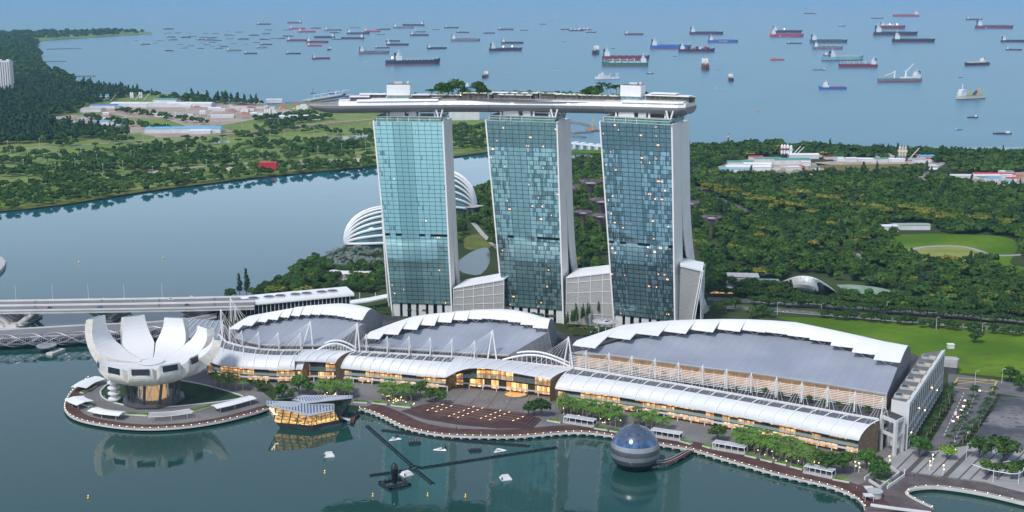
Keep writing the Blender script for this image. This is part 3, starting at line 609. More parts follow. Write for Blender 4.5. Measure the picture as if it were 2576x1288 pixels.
hall('exhibition_hall','huge exhibition hall with blue-grey roof and stepped white crest, rightmost and nearest of the three',H3f,33.,H3t,lambda s:lerp(33.5,40,smooth(s*3)),H3c,lambda s:lerp(37,48,smooth(s*3)),13,True,True,17,9)
H2f=[(903,868),(980,874),(1120,882),(1281,892)]
H2t=[(930,862),(976,851),(1020,839),(1060,829),(1099,821),(1135,815),(1170,811),(1204,809),(1235,809),(1263,811),(1288,815),(1314,820),(1338,826),(1377,837)]
H2c=[(905,853),(951,831),(990,812),(1020,800),(1067,792),(1124,787),(1178,782),(1224,779),(1256,778),(1287,780),(1314,785),(1344,794),(1368,803),(1400,816)]
hall('theatre_hall','grey domed theatre hall with stepped white crest, in the middle of the three curved halls',H2f,27.,H2t,lambda s:lerp(29,37,math.sin(min(1,s*1.4)*math.pi/2)),H2c,lambda s:lerp(31,45,math.sin(min(1,s*1.6)*math.pi/2)),12,False,False,26,14)
H1f=[(590,846),(625,858),(664,866),(750,867),(842,867)]
H1t=[(592,836),(620,828),(661,817),(688,811.6),(714,806),(740,802),(766,799.5),(791,798.3),(815,798),(838,799),(860,802),(882,806),(915,813)]
H1c=[(592,822),(619,796),(641,792),(678,785),(708,780),(730,776),(756,772.5),(784,769),(817,765.5),(850,764),(880,766),(903,770),(931,778)]
hall('theatre_hall','grey domed theatre hall with stepped white crest, leftmost and farthest of the three curved halls',H1f,27.,H1t,lambda s:lerp(29,37,math.sin(min(1,s*1.5)*math.pi/2)),H1c,lambda s:lerp(31,45,math.sin(min(1,s*1.6)*math.pi/2)),13,False,False,24,14)
# ---- shopping wings under barrel canopies ----
def shop_mat(name,power):
    t=NT(name); uv=t.n('ShaderNodeUVMap'); s=t.n('ShaderNodeSeparateXYZ'); t.L.new(uv.outputs[0],s.inputs[0]); u,v=s.outputs[0],s.outputs[1]
    cell=t.white(t.math('FLOOR',t.math('MULTIPLY',u,.35)),t.math('FLOOR',t.math('MULTIPLY',v,3.)),3.); cell2=t.white(t.math('FLOOR',u),t.math('FLOOR',t.math('MULTIPLY',v,6.)),9.)
    c=t.mix(cell,(.05,.06,.06),(.30,.20,.10)); mu=t.math('LESS_THAN',t.math('FRACT',t.math('MULTIPLY',u,.5)),.10); fl=t.math('LESS_THAN',t.math('FRACT',t.math('MULTIPLY',v,3.)),.14)
    c=t.mix(t.math('MAXIMUM',mu,fl),c,(.03,.03,.03)); bal=t.math('MULTIPLY',t.step(v,.38),t.math('LESS_THAN',v,.56)); c=t.mix(t.math('MULTIPLY',bal,.8),c,(.30,.40,.38))
    t.L.new(c,t.b.inputs['Base Color'])
    on=t.math('MULTIPLY',t.math('SUBTRACT',1.,t.math('MAXIMUM',mu,fl)),t.math('MULTIPLY',t.step(cell,.42),t.math('ADD',.25,cell2))); on=t.math('MULTIPLY',on,t.math('SUBTRACT',1.,t.math('MULTIPLY',bal,.7)))
    ec=t.mix(cell2,(1,.38,.08),(1,.62,.24)); t.L.new(ec,t.b.inputs['Emission Color']); t.L.new(t.math('MULTIPLY',on,power),t.b.inputs['Emission Strength'])
    t.b.inputs['Roughness'].default_value=.1; return t.m
shop=shop_mat('lit_shopfront',.6); shop2=shop_mat('bright_lit_shopfront',1.0)
canm=mat('canopy_louvre_white',(.60,.615,.64),.45,.1,var=.04,vs=.2)
cang=mat('canopy_grey_glass',(.13,.14,.155),.35,.2,var=.15,vs=.2)
def wing(lab,rail,eave,nrib,glaz,inset_=2.5,m=shop,top=.30,white_only=False,arch=False):
    "rail, eave: world points from left to right"
    n=nrib*2; R=arclen(rail,n); E=arclen(eave,n); o=(E[0]+E[-1])/2; o.z=2; root=thing('shopping_wing',lab,'shopping mall',o)
    def sec(i,f,lift=0):
        e,r=E[i],R[i]; h=f**1.35; v=1-(1-f)**1.75; p=Vector((lerp(e.x,r.x,h),lerp(e.y,r.y,h),lerp(e.z,r.z,v)))-o; p.z+=lift; return p
    fs=[k/12 for k in range(13)]; cut=8 if not white_only else 12
    mb=MB(); mb.slab([[sec(i,f) for i in range(n+1)] for f in fs[:cut+1]],.4); mb.build('canopy',canm,root)
    if cut<12: mb=MB(); mb.slab([[sec(i,f,-.1) for i in range(n+1)] for f in fs[cut:]],.3); mb.build('roof_glazing',cang,root)
    for k in range(nrib+1): MB().tube([sec(2*k,f,.35) for f in fs[::2]],.38,5).build('canopy_rib',white,root)
    if glaz:
        mb=MB(); W_=[]
        for i in range(n+1):
            d=(R[i]-E[i]); d.z=0; d.normalize(); W_.append(E[i]+d*inset_-o)
        mb.loft([[Vector((p.x,p.y,1.)) for p in W_],[Vector((p.x,p.y,E[i].z+1.6-2)) for i,p in enumerate(W_)]]); L=sum((b-a).length for a,b in zip(W_,W_[1:])); uv=[]
        for f in mb.f:
            for i in f: uv.append((L*(i%(n+1))/n/2.,float(i//(n+1))))
        mb.uv=uv; mb.build('glass_front',m,root)
        mb=MB(); mb.strip([p-Vector((0,1.2,0)) for p in W_],1.6,z=4.2,h=.7); mb.build('floor_band',white2,root)
        for k in range(0,n+1,2):
            p=W_[k]; MB().bar((p.x,p.y-1.6,0),(p.x,p.y-1.6,4),.45,6).build('column',white2,root)
        for i in (0,n):
            mb=MB(); q=[sec(i,f) for f in fs]; mb.loft([[Vector((p.x,p.y,1)) for p in q],q],flip=i==0); mb.build('end_glazing',mat('dark_end_glazing',(.05,.06,.06),.12,.2,var=.5,vs=.4,emit=(1,.55,.2),es=.03),root)
    return root
RZ=TZ+1.4
def rp(pts,z=RZ): return [g(x,y,z) for x,y in pts]
railA=rp([(550,844),(567,862),(606,873),(653,880),(700,883),(790,883)]); eaveA=rp([(520,908),(553,919),(589,923),(629,927),(697,930),(760,929)],13.)
wing('low left shopping wing whose white barrel canopy curves round behind the lotus museum',railA,eaveA,9,True)
railB=rp([(893,886),(1020,893),(1149,900)]); eaveB=rp([(858,926),(960,935),(1040,943),(1121,949.5)],13.)
wing('middle shopping wing with white ribbed barrel canopy left of the central entrance',railB,eaveB,11,True)
railC=rp([(1440,928),(1700,968),(1950,1012),(2212,1058)]); eaveC=rp([(1397,978),(1526,993),(1718,1023),(1865,1049.5),(1992,1074),(2160,1108)],13.)
wing('long right shopping wing with white ribbed barrel canopy in front of the exhibition hall',railC,eaveC,22,True)
a,b=eaveA[-1],eaveB[0]; eA2=[onplane(741,908,a+Vector((-6,-1,0)),b),onplane(790,909,a,b),onplane(844,912,a,b)]; rA2=rp([(769,881),(830,882),(889,883)],RZ+1)
wing('short raised white canopy between the left and middle shopping wings',rA2,eA2,4,True,9,shop,white_only=True)
a,b=eaveB[-1],eaveC[0]; eC2=[onplane(x,y,a,b) for x,y in [(1121,949),(1146,936),(1171,926.5),(1200,925),(1222,925.5),(1247,930),(1300,939),(1345,947),(1384,955)]]; a,b=railB[-1],railC[0]
rC2=[onplane(x,y,a,b) for x,y in [(1150,899),(1186,902),(1230,903),(1271,906),(1320,912),(1369,919),(1440,928)]]
wing('raised white canopy arching over the golden lit central entrance of the mall',rC2,eC2,8,True,15,shop2,white_only=True)
for nm,p,q,tp in (('mall_arch',(793,884),(893,884),868),('mall_arch',(1265,905),(1436,923),893)):
    A=g(*p,RZ); B=g(*q,RZ); t=thing(nm,'slender white arch spanning the terrace '+('left of the middle wing' if p[0]<900 else 'above the central entrance'),'arch',A)
    for dy in (0,9):
        pts=[lerp(A,B,k/14)-A+Vector((0,dy,math.sin(math.pi*k/14)*(6.))) for k in range(15)]; MB().tube(pts,.8,6).build('arch_rib',white,t)
    mb=MB()
    for k in range(2,13): p_=lerp(A,B,k/14)-A; mb.bar(p_,p_+Vector((0,0,math.sin(math.pi*k/14)*6)),.25,4)
    mb.build('hanger',white,t)
# ---- masts ----
SMALL=[(1474,928,881),(1531.6,934,887),(1589,942,894),(1647,950,901),(1706,959,910),(1766.6,968,918),(1826.6,978.5,928),(1888.5,988,937.5),(1952,1000,948),(2015.6,1012,960),(2080.6,1023.5,972),(2149,1036,985),(2218,1049,999)]
LEFT=[(609.6,871,831),(651.7,877,833.5),(701.4,879,835),(756.9,880,836),(922,886,840),(975,887,845),(1030,891,845),(1083,893,848),(1137,898,852),(1193.5,902,856)]
FAR=[(582,809,747),(592.4,805,767),(558,842,777),(560.3,850,811),(579,861,820)]
def mast(x,yb,yt,lab,grp,fan=1,cab=6):
    b=g(x,yb,RZ); t=at(x,yt,b.y); h=t.z-b.z; root=thing('cable_mast',lab,'mast',b,group=grp)
    MB().bar((0,0,0),(0,0,h),.5,8,.35).build('pole',steel,root)
    mb=MB()
    for k in range(cab): mb.bar((0,0,h-.6),(-14*fan+k*3.4*fan,-11+k*.4,-1.2),.09,4,cap=False)
    for s in (3.5,6): mb.bar((0,0,h-.5),(s*fan,7,-.5),.09,4,cap=False)
    mb.build('stay_cable',steel,root); return root
for i,m_ in enumerate(SMALL): mast(*m_,'white cable mast in the row along the right shopping wing','masts along the right shopping wing')
for i,m_ in enumerate(LEFT): mast(*m_,'white cable mast on the terrace in front of the two theatre halls','masts in front of the theatre halls')
for i,m_ in enumerate(FAR): mast(*m_,'tall white cable mast in the cluster at the left end of the podium','masts at the left end of the podium',-1.2,5)
for i,(tx,ty,ax_,ay,bx,by,lab) in enumerate([(1239,830,1227,903,1249,903,'tall white A-frame mast left of the central entrance'),(1430,847,1418,921,1441,925,'tall white A-frame mast right of the central entrance'),(781,808,759,878,787,878,'tall white A-frame mast before the leftmost theatre hall'),(899,811,893,884,905,884,'tall white A-frame mast between the two theatre halls')]):
    A=g(ax_,ay,RZ); B=g(bx,by,RZ); m_=(A+B)/2; T_=at(tx,ty,m_.y+1)-m_; root=thing('frame_mast',lab,'mast',m_)
    for e in (A,B): MB().bar(e-m_,T_,.6,8,.5).build('leg',steel,root)
    mb=MB()
    for k in range(7): mb.bar(T_-Vector((0,0,.6)),(-34+k*5,-6+k*.6,-1),.09,4,cap=False)
    mb.bar(T_,(8,14,0),.09,4); mb.bar(T_,(4,15,0),.09,4); mb.build('stay_cable',steel,root)
# ---- white convention block at the right end ----
A=g(2279,1128,2); B=Vector((311.5,912.6,2)); ZT=33.
A.x,A.y=249.7,789.8; D_=g(2243,1004,ZT); C_=g(2318,890,ZT)
root=thing('convention_block','white convention block with tall pilasters and rooftop light wells beside the palm-lined road','building',(A.x,A.y,2)); o=Vector((A.x,A.y,2))
def lo(p,z): return Vector((p.x-o.x,p.y-o.y,z))
MB().prism([lo(p,0) for p in (A,B,C_,D_)],0,ZT-2).build('wall',white2,root)
MB().prism([lo(p,0) for p in (A.lerp(D_,.12)+Vector((0,1,0)),B.lerp(C_,.12),C_,D_)],ZT-2.,ZT-1.9).build('roof_deck',mat('roof_felt',(.15,.145,.145),.9,var=.2,vs=.2),root)
ax=(B-A); ax.z=0; Ln=ax.length; ax.normalize(); nx=Vector((ax.y,-ax.x,0)); up=Vector((0,0,1)); AX=(ax,nx,up)
NB=17
for k in range(NB+1):
    p=lo(A,0)+ax*Ln*k/NB; MB().box(p+nx*.3+up*15.5,(1.1,.7,31.4),ax=AX).build('pilaster',white2,root)
wm=mat('block_window',(.05,.06,.07),.15,.2,var=.5,vs=.3)
for k in range(NB):
    p=lo(A,0)+ax*Ln*(k+.5)/NB
    for z0,z1 in ((2.,7.),(8.5,13.5),(15.5,27.5)): MB().box(p+nx*.12+up*(z0+z1)/2,(Ln/NB-2.1,.3,z1-z0),ax=AX).build('window',wm,root)
mb=MB()
for z in (7.8,14.5,29.6): mb.box(lo(A,0)+ax*Ln/2+nx*.36+up*z,(Ln+1,.6,.9 if z<20 else 3.),ax=AX)
mb.build('cornice',white2,root)
for k in range(6):
    p=lerp(lo(A,0),lo(D_,0),.72)+ax*(8+k*20)+up*(ZT-1.2)
    w=MB().box(p,(7.,5.,1.9),ax=AX); w.build('light_well',grey,root); MB().box(p+up*.4,(6.,4.,1.15),ax=AX).build('well_opening',dark,root)
    MB().box(p+nx*4.7-ax*.5,(6.,4.,1.1),ax=AX).build('cream_plant_box',mat('cream_panel',(.52,.48,.38),.7),root)
for k in range(5): MB().box(lo(A,0)+ax*(12+k*25)+nx*.8+up*(8+9*(k%2)),(.5,.3,.5),ax=AX).build('wall_lamp',warm,root)
P0,P1,P2=g(2214,1131,2),g(2249,1146.5,2),g(2267,1137,2); P3=P0+P2-P1
root=thing('portal_frame','white open portal frame at the end of the right shopping wing','portal',P1)
q=[p-P1 for p in (P0,P1,P2,P3)]
for p in q: MB().box(p+up*11.5,(1.9,1.9,23),rz=.5).build('column',white2,root)
for z,h in ((22.2,2.4),(12.5,1.6)):
    for a_,b_ in ((0,1),(1,2),(2,3),(3,0)):
        d=(q[b_]-q[a_]); l=d.length-1.9; d.normalize(); MB().box((q[a_]+q[b_])/2+up*z,(l,1.7,h),ax=(d,Vector((-d.y,d.x,0)),up)).build('beam',white2,root)
MB().prism(q,23.35,23.6).build('roof_deck',podm,root)
# link block behind the right tower road end
b=thing('substation_block','small grey block with dark lower storey at the lawn edge by the junction','building',g(2382,938,2)); MB().prism([(-5,0),(6,-4),(9,1),(8,6),(-3,8)],5,11.).build('upper_wall',grey,b); MB().prism([(-4.7,.2),(5.8,-3.7),(8.7,1),(7.7,5.7),(-2.8,7.7)],0,5).build('lower_wall',dgrey,b)
b=thing('lawn_kiosk','tiny white kiosk alone on the lawn behind the exhibition hall','kiosk',g(2391,876,2)); MB().box((0,0,1.7),(5,4,3.4)).build('wall',white2,b); MB().box((0,0,3.55),(5.6,4.6,.3)).build('roof',white,b)
# =================== lotus museum ===================
UP=Vector((0,0,1))
MC=Vector((-254,891,2.1)); mus=thing('lotus_museum','white lotus-shaped museum with ten upturned petals over a round pond','museum',MC)
petw=mat('petal_inner_white',(.70,.70,.705),.5,var=.03,vs=.08); peto=mat('petal_shell_cream',(.66,.63,.57),.45,var=.14,vs=.3,detail=4)
def petal(th,Rr,zt,phm,tipw,front):
    a=math.radians(th); r_=Vector((math.cos(a),math.sin(a),0)); s_=Vector((-r_.y,r_.x,0)); zb=13.5; zi=28.; K=14; out=[];inn=[]
    for k in range(K+1):
        ph=math.radians(phm)*k/K; q=k/K
        r=Rr*math.sin(ph); z=zb+(zt-zb)*(1-math.cos(ph))/(1-math.cos(math.radians(phm)))
        hw=min(r*math.tan(math.radians(18.2)),lerp(13.2,tipw,min(1,max(0,(q-.32)/.68)))); out.append((r,z,hw))
        r2=(Rr-(4.5 if front else 6.))*math.sin(ph)**(1.0 if front else .8)
        z2=zi+(zt-zi)*(1-math.cos(ph))**(1.25)/(1-math.cos(math.radians(phm)))**1.25 if not front else lerp(zi,zt,q**3)
        if front: r2=Rr*math.sin(ph)
        if r2>r-.4 and not front: r2=max(r2*.0,r-4) if False else min(r2,max(0,r-.4)) if q>.5 else r2
        hw2=min(r2*math.tan(math.radians(18.2)),lerp(13.2,tipw-.6,min(1,max(0,(q-.32)/.68)))); inn.append((r2,max(z2,z+ (1.2 if q>.9 else 2)) if not front else max(z2,z+.5 if q<.99 else z2),hw2))
    if front: # blunt outward-looking end with a window
        inn=[(r,zi+(zt-zi)*(i/K)**2,hw) for i,(r,z,hw) in enumerate(out)]; out=[(r,min(z,zb+(zt-6.-zb)*(i/K)**1.6),hw) for i,(r,z,hw) in enumerate(out)]
    J=6
    def row(p,bul=0.): return [r_*(p[0]+bul*(1-(j/J*2-1)**2))+s_*(p[2]*(j/J*2-1))+UP*(p[1]) for j in range(J+1)]
    O=[row(p,min(1.6,p[2]*.12)) for p in out]; I=[row(p,0) for p in inn]
    ob=MB(); ob.loft(O); ob.loft([[o[0] for o in O],[i[0] for i in I]],flip=True); ob.loft([[o[-1] for o in O],[i[-1] for i in I]]); p=ob.build('petal',peto,mus)
    MB().loft(I,flip=True).build('petal_top',petw,p)
    cap=[O[-1],I[-1]]; cb=MB(); cb.loft(cap); c=cb.build('petal_tip',petw,p)
    def q(u,v): return lerp(lerp(O[-1][0],O[-1][-1],u),lerp(I[-1][0],I[-1][-1],u),v)
    m=[q(.1,.16),q(.9,.16),q(.9,.86),q(.1,.86)]; nrm=(m[1]-m[0]).cross(m[3]-m[0]).normalized(); ref=(r_ if front else UP); nrm=nrm if nrm.dot(ref)>0 else -nrm
    bulge=r_*(min(1.6,tipw*.12)+.15) if front else nrm*.5
    MB().loft([[m[0]+bulge,m[1]+bulge],[m[3]+bulge*.6,m[2]+bulge*.6]]).build('skylight',mat('petal_window',(.012,.016,.028),.12,var=0) if front else mat('petal_skylight',(.10,.20,.20),.2,.2,var=.3,vs=.3),p)
for th,Rr,zt,ph,tw,fr in [(158,50,55.5,100,7.2,0),(120,49,51.,97,8.,0),(82,48,48.5,96,7.6,0),(46,48,44.5,90,6.6,0),(14,49,41.5,82,4.8,0),(-20,35,36.,90,5.2,1),(-54,34,35.,90,6.8,1),(-87,34,34.,90,7.6,1),(-120,34.5,33.8,90,6.8,1),(-154,36,34,88,4.5,1)]: petal(th,Rr,zt,ph,tw,fr)
MB().lathe((0,0,0),[(9,28.6),(8.4,29.2),(8.0,29.2),(7.4,28.6),(.1,28.3)],28).build('oculus_rim',white2,mus)
MB().lathe((0,0,0),[(7.2,28.75),(.1,28.7)],24).build('oculus_basin',petw,mus)
MB().lathe((0,0,0),[(22,.8),(22,2.2),(20,2.6),(.1,2.6)],10).build('platform',dgrey,mus)
MB().lathe((0,0,0),[(9,2.6),(9,15)],16).build('glazed_core',mat('museum_core_glass',(.12,.09,.06),.2,var=.6,vs=.4,emit=(1,.6,.25),es=.28),mus)
colm=mat('slate_column',(.065,.07,.085),.5)
for k in range(10):
    a=math.radians(36*k+10); b=math.radians(36*k+16); MB().bar((17*math.cos(a),17*math.sin(a),2.5),(18.5*math.cos(b),18.5*math.sin(b),17),1.0,8).build('column',colm,mus)
for k in range(18):
    a=math.radians(20*k); b=math.radians(20*k+(26 if k%2 else -26)); MB().bar((10.5*math.cos(a),10.5*math.sin(a),2.6),(10.5*math.cos(b),10.5*math.sin(b),15.5),.35,6).build('lattice_strut',white,mus)
st=MB(); st.lathe((-27,-3,0),[(2.6,0),(2.6,15.5),(.1,15.5)],10); s=st.build('stair_tower',white2,mus)
for k in range(4): MB().lathe((-27,-3,2+k*4),[(4.4,0),(4.4,.9),(.1,.9)],12).build('stair_landing',white,mus)
lily=landmat('lily_pond_surface',(.025,.055,.045),(.05,.085,.03),.08,(.07,.11,.035))
pts=[g(x,y,2.2) for x,y in [(252,985),(275,965),(330,955),(430,955),(520,970),(590,990),(610,1000),(560,1010),(490,1018),(420,1024),(350,1025),(290,1014),(258,1000)]]
tag(MB().sheet(curve(pts+[pts[0]],3),2.16).build('lily_pond',lily),kind='structure')
rim=curve(pts+[pts[0]],3); tag(MB().strip(rim,.9,z=2.7,h=.55).build('pond_kerb',white2),kind='structure')
can=[([(198,975),(222,960),(252,950)],12,'white sail canopy farthest back on the left of the island path'),([(186,1000),(194,1006),(214,1014)],13,'square white sail canopy at the left tip of the island'),([(232,1029),(262,1036),(308,1041)],9,'long white canopy in front left of the lotus museum'),([(374,1044),(430,1041),(480,1034)],9,'slatted white pergola in front of the lotus museum'),([(538,1024),(585,1013),(636,999)],9,'long white canopy on the island path right of the lotus museum')]
for pts,w,lab in can:
    q=[g(x,y,6.) for x,y in pts]; o=q[1].copy(); o.z=2.1; t=thing('shade_canopy',lab,'canopy',o); c=[p-o for p in curve(q,4)]
    n_=len(c); L=[];R=[];M_=[]
    for i,p in enumerate(c):
        d=(c[min(i+1,n_-1)]-c[max(i-1,0)]); d.z=0; d.normalize(); v=Vector((-d.y,d.x,0)); L.append(p+v*w*.5+UP*.2); M_.append(p+UP*.9); R.append(p-v*w*.5)
    if 'pergola' in lab:
        mb=MB()
        for i in range(44): a=pl(R,i/43); b=pl(L,i/43); mb.bar(a,b,.16,4)
        mb.tube(R,.2,4); mb.tube(L,.2,4); mb.build('slat_roof',steel,t)
    else: mb=MB(); mb.slab([R,M_,L],.3); mb.build('roof',white,t)
    for k in (.12,.5,.88):
        p=pl(R,k); d=pl(L,k)-p; p=p+d*.2; MB().bar((p.x,p.y,0),(p.x,p.y,p.z),.28,6).build('post',mat('canopy_post',(.55,.48,.38),.6),t)
# =================== crystal pavilion ===================
cz=4.; ba,bb,bc,bdd,be=g(693,1062,cz),g(783,1070,cz),g(852,1056,cz),g(874,1040,cz),g(735,1030,cz)
o=Vector((bb.x,bb.y,0)); cp_=thing('crystal_pavilion','faceted glass island pavilion glowing gold with slotted silver roofs','pavilion',o)
tA,tB,tC=at(671,1019,ba.y-2),at(779,1046,bb.y-2.5),at(841,1033,bc.y-1); tD=at(886,1001,bdd.y+1); rA=g(670.5,1007.5,tA.z+.6); rC=g(841.5,1016,tC.z+1.5); rM=g(777,1011,tC.z+3.5)
L_=lambda p:p-o
hb=[ba,bb,bc,bdd,be]; mb=MB(); low=[L_(Vector((lerp(p.x,o.x+12,.10),lerp(p.y,o.y+12,.10),-1.))) for p in hb]; hi=[L_(p) for p in hb]; mb.loft([low+[low[0]],hi+[hi[0]]]); mb.f.append(tuple(range(len(mb.v)-6,len(mb.v)-1))); mb.build('hull_base',mat('pavilion_base',(.045,.05,.052),.5,var=.3,vs=.2),cp_)
gold=NT('gold_lit_glass'); g__=gold.n('ShaderNodeTexCoord'); s=gold.n('ShaderNodeSeparateXYZ'); gold.L.new(g__.outputs['Object'],s.inputs[0])
uu=gold.math('ADD',s.outputs[0],gold.math('MULTIPLY',s.outputs[1],.7)); cell=gold.white(gold.math('FLOOR',gold.math('MULTIPLY',uu,.7)),gold.math('FLOOR',gold.math('MULTIPLY',s.outputs[2],.9)),2.)
lnn=gold.math('MAXIMUM',gold.math('LESS_THAN',gold.math('FRACT',gold.math('MULTIPLY',uu,.23)),.14),gold.math('LESS_THAN',gold.math('FRACT',gold.math('MULTIPLY',s.outputs[2],.45)),.12))
gold.L.new(gold.mix(lnn,gold.mix(cell,(.20,.15,.08),(.40,.26,.10)),(.05,.05,.045)),gold.b.inputs['Base Color']); gold.b.inputs['Emission Color'].default_value=(1,.55,.18,1)
zr=gold.rng(s.outputs[2],4.,7.,1.,.35); gold.L.new(gold.math('MULTIPLY',gold.math('MULTIPLY',zr,gold.math('SUBTRACT',1.,lnn)),gold.math('ADD',.15,gold.math('MULTIPLY',cell,1.1))),gold.b.inputs['Emission Strength']); gold.b.inputs['Roughness'].default_value=.1
MB().loft([[L_(ba),L_(bb)],[L_(tA),L_(tB)]]).build('gold_facade',gold.m,cp_)
MB().loft([[L_(bb),L_(bc)],[L_(tB),L_(tC)]]).build('quay_facade',gold.m,cp_)
tg=mat('teal_pavilion_glass',(.03,.07,.065),.08,.2,var=.6,vs=.3)
MB().loft([[L_(bc),L_(bdd)],[L_(tC)+UP*1.5,L_(tD)]]).build('glass_prow',tg,cp_); MB().loft([[L_(bdd),L_(be),L_(ba)],[L_(tD),L_(rM)+Vector((-6,10,0)),L_(rA)]]).build('rear_glass',tg,cp_)
rm=mat('silver_roof',(.50,.53,.57),.35,.3,var=.06,vs=.3); sk=mat('roof_slot_glass',(.10,.12,.22),.2,.2,var=.4,vs=.4)
def roofquad(a,b,c,d,n_,lo_,hi_):
    mb=MB(); mb.slab([[a,b],[d,c]],.4); r=mb.build('roof',rm,cp_); nn=(b-a).cross(d-a).normalized(); nn=nn if nn.z>0 else -nn
    for k in range(n_):
        u0=(k+.28)/n_; u1=(k+.68)/n_; f=lambda u,v: lerp(lerp(a,b,u),lerp(d,c,u),v)+nn*.08
        MB().loft([[f(u0,lo_),f(u1,lo_)],[f(u0,hi_),f(u1,hi_)]]).build('roof_slot',sk,r)
roofquad(L_(tA),L_(tB),L_(rM),L_(rA),14,.15,.85); roofquad(L_(tB),L_(tC),L_(rC),L_(rM),8,.15,.8)
z2=tC.z+4.2; roofquad(L_(g(779,1013,z2)),L_(g(886,1001,z2)),L_(g(887,994.5,z2+.5)),L_(g(763,994,z2+.5)),18,.2,.8); roofquad(L_(g(729,1004.5,z2-1)),L_(g(779,1013,z2)),L_(g(763,994,z2+.5)),L_(g(748,997,z2)),5,.2,.8)
lg=MB(); q0=lerp(L_(tA),L_(ba),.14); ex=(L_(tB)-L_(tA)).normalized(); ey=(L_(tA)-L_(ba)).normalized(); nn=ex.cross(ey).normalized(); nn=nn if nn.y<0 else -nn
def stroke(a,b,w=.30): lg.bar(q0+ex*a[0]+ey*a[1]+nn*.35,q0+ex*b[0]+ey*b[1]+nn*.35,w,4)
stroke((1.6,.2),(2.7,-3.0)); stroke((2.7,-3.0),(3.9,.2),.22); stroke((3.3,-.6),(2.7,-4.0)); stroke((2.5,-4.0),(4.8,-4.3))
lg.build('logo_letters',mat('logo_light',(.9,.9,.85),.4,var=0,emit=(1,.95,.85),es=2.),cp_)
t=thing('access_jetty','timber jetty with steps beside the crystal pavilion','jetty',g(880,1040,0)); o2=g(880,1040,0)
MB().slab([[g(x,y,1.6)-o2 for x,y in [(900,1034),(884,1045),(880,1060)]],[g(x,y,1.6)-o2 for x,y in [(908,1037),(895,1048),(889,1064)]]],.5).build('deck',deckm,t)
for x,y in ((884,1058),(889,1064),(893,1048)): p=g(x,y,0)-o2; MB().bar(p-UP*1,p+UP*1.3,.3,6).build('pile',white2,t)
mb=MB(); mb.slab([[g(855,1049,4.5)-o2,g(880,1058,1.7)-o2],[g(856,1046,4.5)-o2,g(882,1054,1.7)-o2]],.5); mb.build('steps',white2,t)
t=thing('service_pontoon','dark flat pontoon moored against the crystal pavilion','pontoon',g(820,1072,0)); o2=g(820,1072,0); MB().prism([g(x,y,0)-o2 for x,y in [(790,1078),(812,1079),(860,1070),(862,1064),(850,1064)]],-.3,1.).build('hull',dgrey,t)
# =================== glass sphere ===================
so_=Vector((75.6,766.,0)); sph=thing('floating_sphere','dark glass sphere floating on the bay with banded panels','sphere',so_)
Rr=15.1; cz_=11.2
bandm=[mat('sphere_navy_band',(.012,.018,.035),.15,.2),mat('sphere_slate_band',(.30,.31,.34),.3,.4,var=.1),mat('sphere_dark_band',(.13,.14,.16),.25,.5,var=.1),mat('sphere_blue_glass',(.09,.16,.28),.12,.5,var=.5,vs=.25)]
ang=[-48,-26,-14,-3,9,20,30,40,49,58,67,76,90]; seq=[0,2,1,2,1,3,3,2,3,2,3,2]
for a0,a1,mi in zip(ang,ang[1:],seq):
    pr=[(max(.05,Rr*math.cos(math.radians(lerp(a0,a1,k/3)))),cz_+Rr*math.sin(math.radians(lerp(a0,a1,k/3)))) for k in range(4)]
    MB().lathe((0,0,0),pr,64,cap=False).build('panel_band',bandm[mi],sph,sm=True)
mb=MB()
for k in range(24):
    a=math.radians(15*k); mb.tube([Vector((Rr*1.002*math.cos(math.radians(b))*math.cos(a),Rr*1.002*math.cos(math.radians(b))*math.sin(a),cz_+Rr*1.002*math.sin(math.radians(b)))) for b in range(10,86,15)],.05,3)
mb.build('meridian_fins',dgrey,sph)
MB().lathe((0,0,cz_+Rr-.25),[(2.6,0),(2.6,.35),(.1,.5)],16).build('cap',dgrey,sph)
t=thing('sphere_footbridge','curved timber footbridge on piles from the promenade to the glass sphere','footbridge',g(1690,1158,0)); o2=g(1690,1158,0)
fb=curve([g(x,y,2.2)-o2 for x,y in [(1589,1161),(1630,1166),(1656,1166),(1677,1163),(1700,1154),(1721,1142),(1741,1131)]],3)
mb=MB(); mb.strip([Vector((p.x,p.y,0)) for p in fb],4.2,z=2.3,h=.6); mb.build('deck',deckm,t)
mb=MB(); 
for sg in(-1,1): mb.tube([p+Vector((0,sg*2.,1.2)) for p in fb],.1,4)
mb.build('railing',steel,t)
for k in (3,6,9,12,15): p=fb[k]; MB().bar((p.x,p.y,-1.5),(p.x,p.y,1.7),.55,8).build('pile',white2,t)
# =================== bridges ===================
brm=mat('bridge_concrete',(.54,.53,.50),.8,var=.12,vs=.1); brm2=mat('bridge_asphalt',(.19,.185,.185),.9,var=.12,vs=.05)
zd=13.5
N_=[g(x,y,zd) for x,y in [(-350,784),(0,783),(300,779),(480,776),(640,772)]]; Fr=[g(x,y,zd) for x,y in [(-350,760),(0,757.5),(300,753),(480,750),(640,746)]]
hb_=thing('highway_bridge','wide concrete highway bridge with two carriageways on raked piers, highest of the crossings','bridge',(N_[1].x,N_[1].y,0)); o2=Vector((N_[1].x,N_[1].y,0))
def between(f): return [lerp(a,b,f)-o2 for a,b in zip(N_,Fr)]
mb=MB(); mb.slab([between(0),between(1)],2.6); mb.build('deck',brm,hb_)
for f0,f1 in((.06,.45),(.54,.94)): mb=MB(); mb.loft([[p+UP*.05 for p in between(f0)],[p+UP*.05 for p in between(f1)]]); mb.build('carriageway',brm2,hb_)
for f in (.0,.5,.985): mb=MB(); mb.strip(between(f),1.6 if f!=.5 else 2.4,z=zd+1.1,h=1.15); mb.build('barrier',white2,hb_)
for px in (90,215,402,540):
    pass
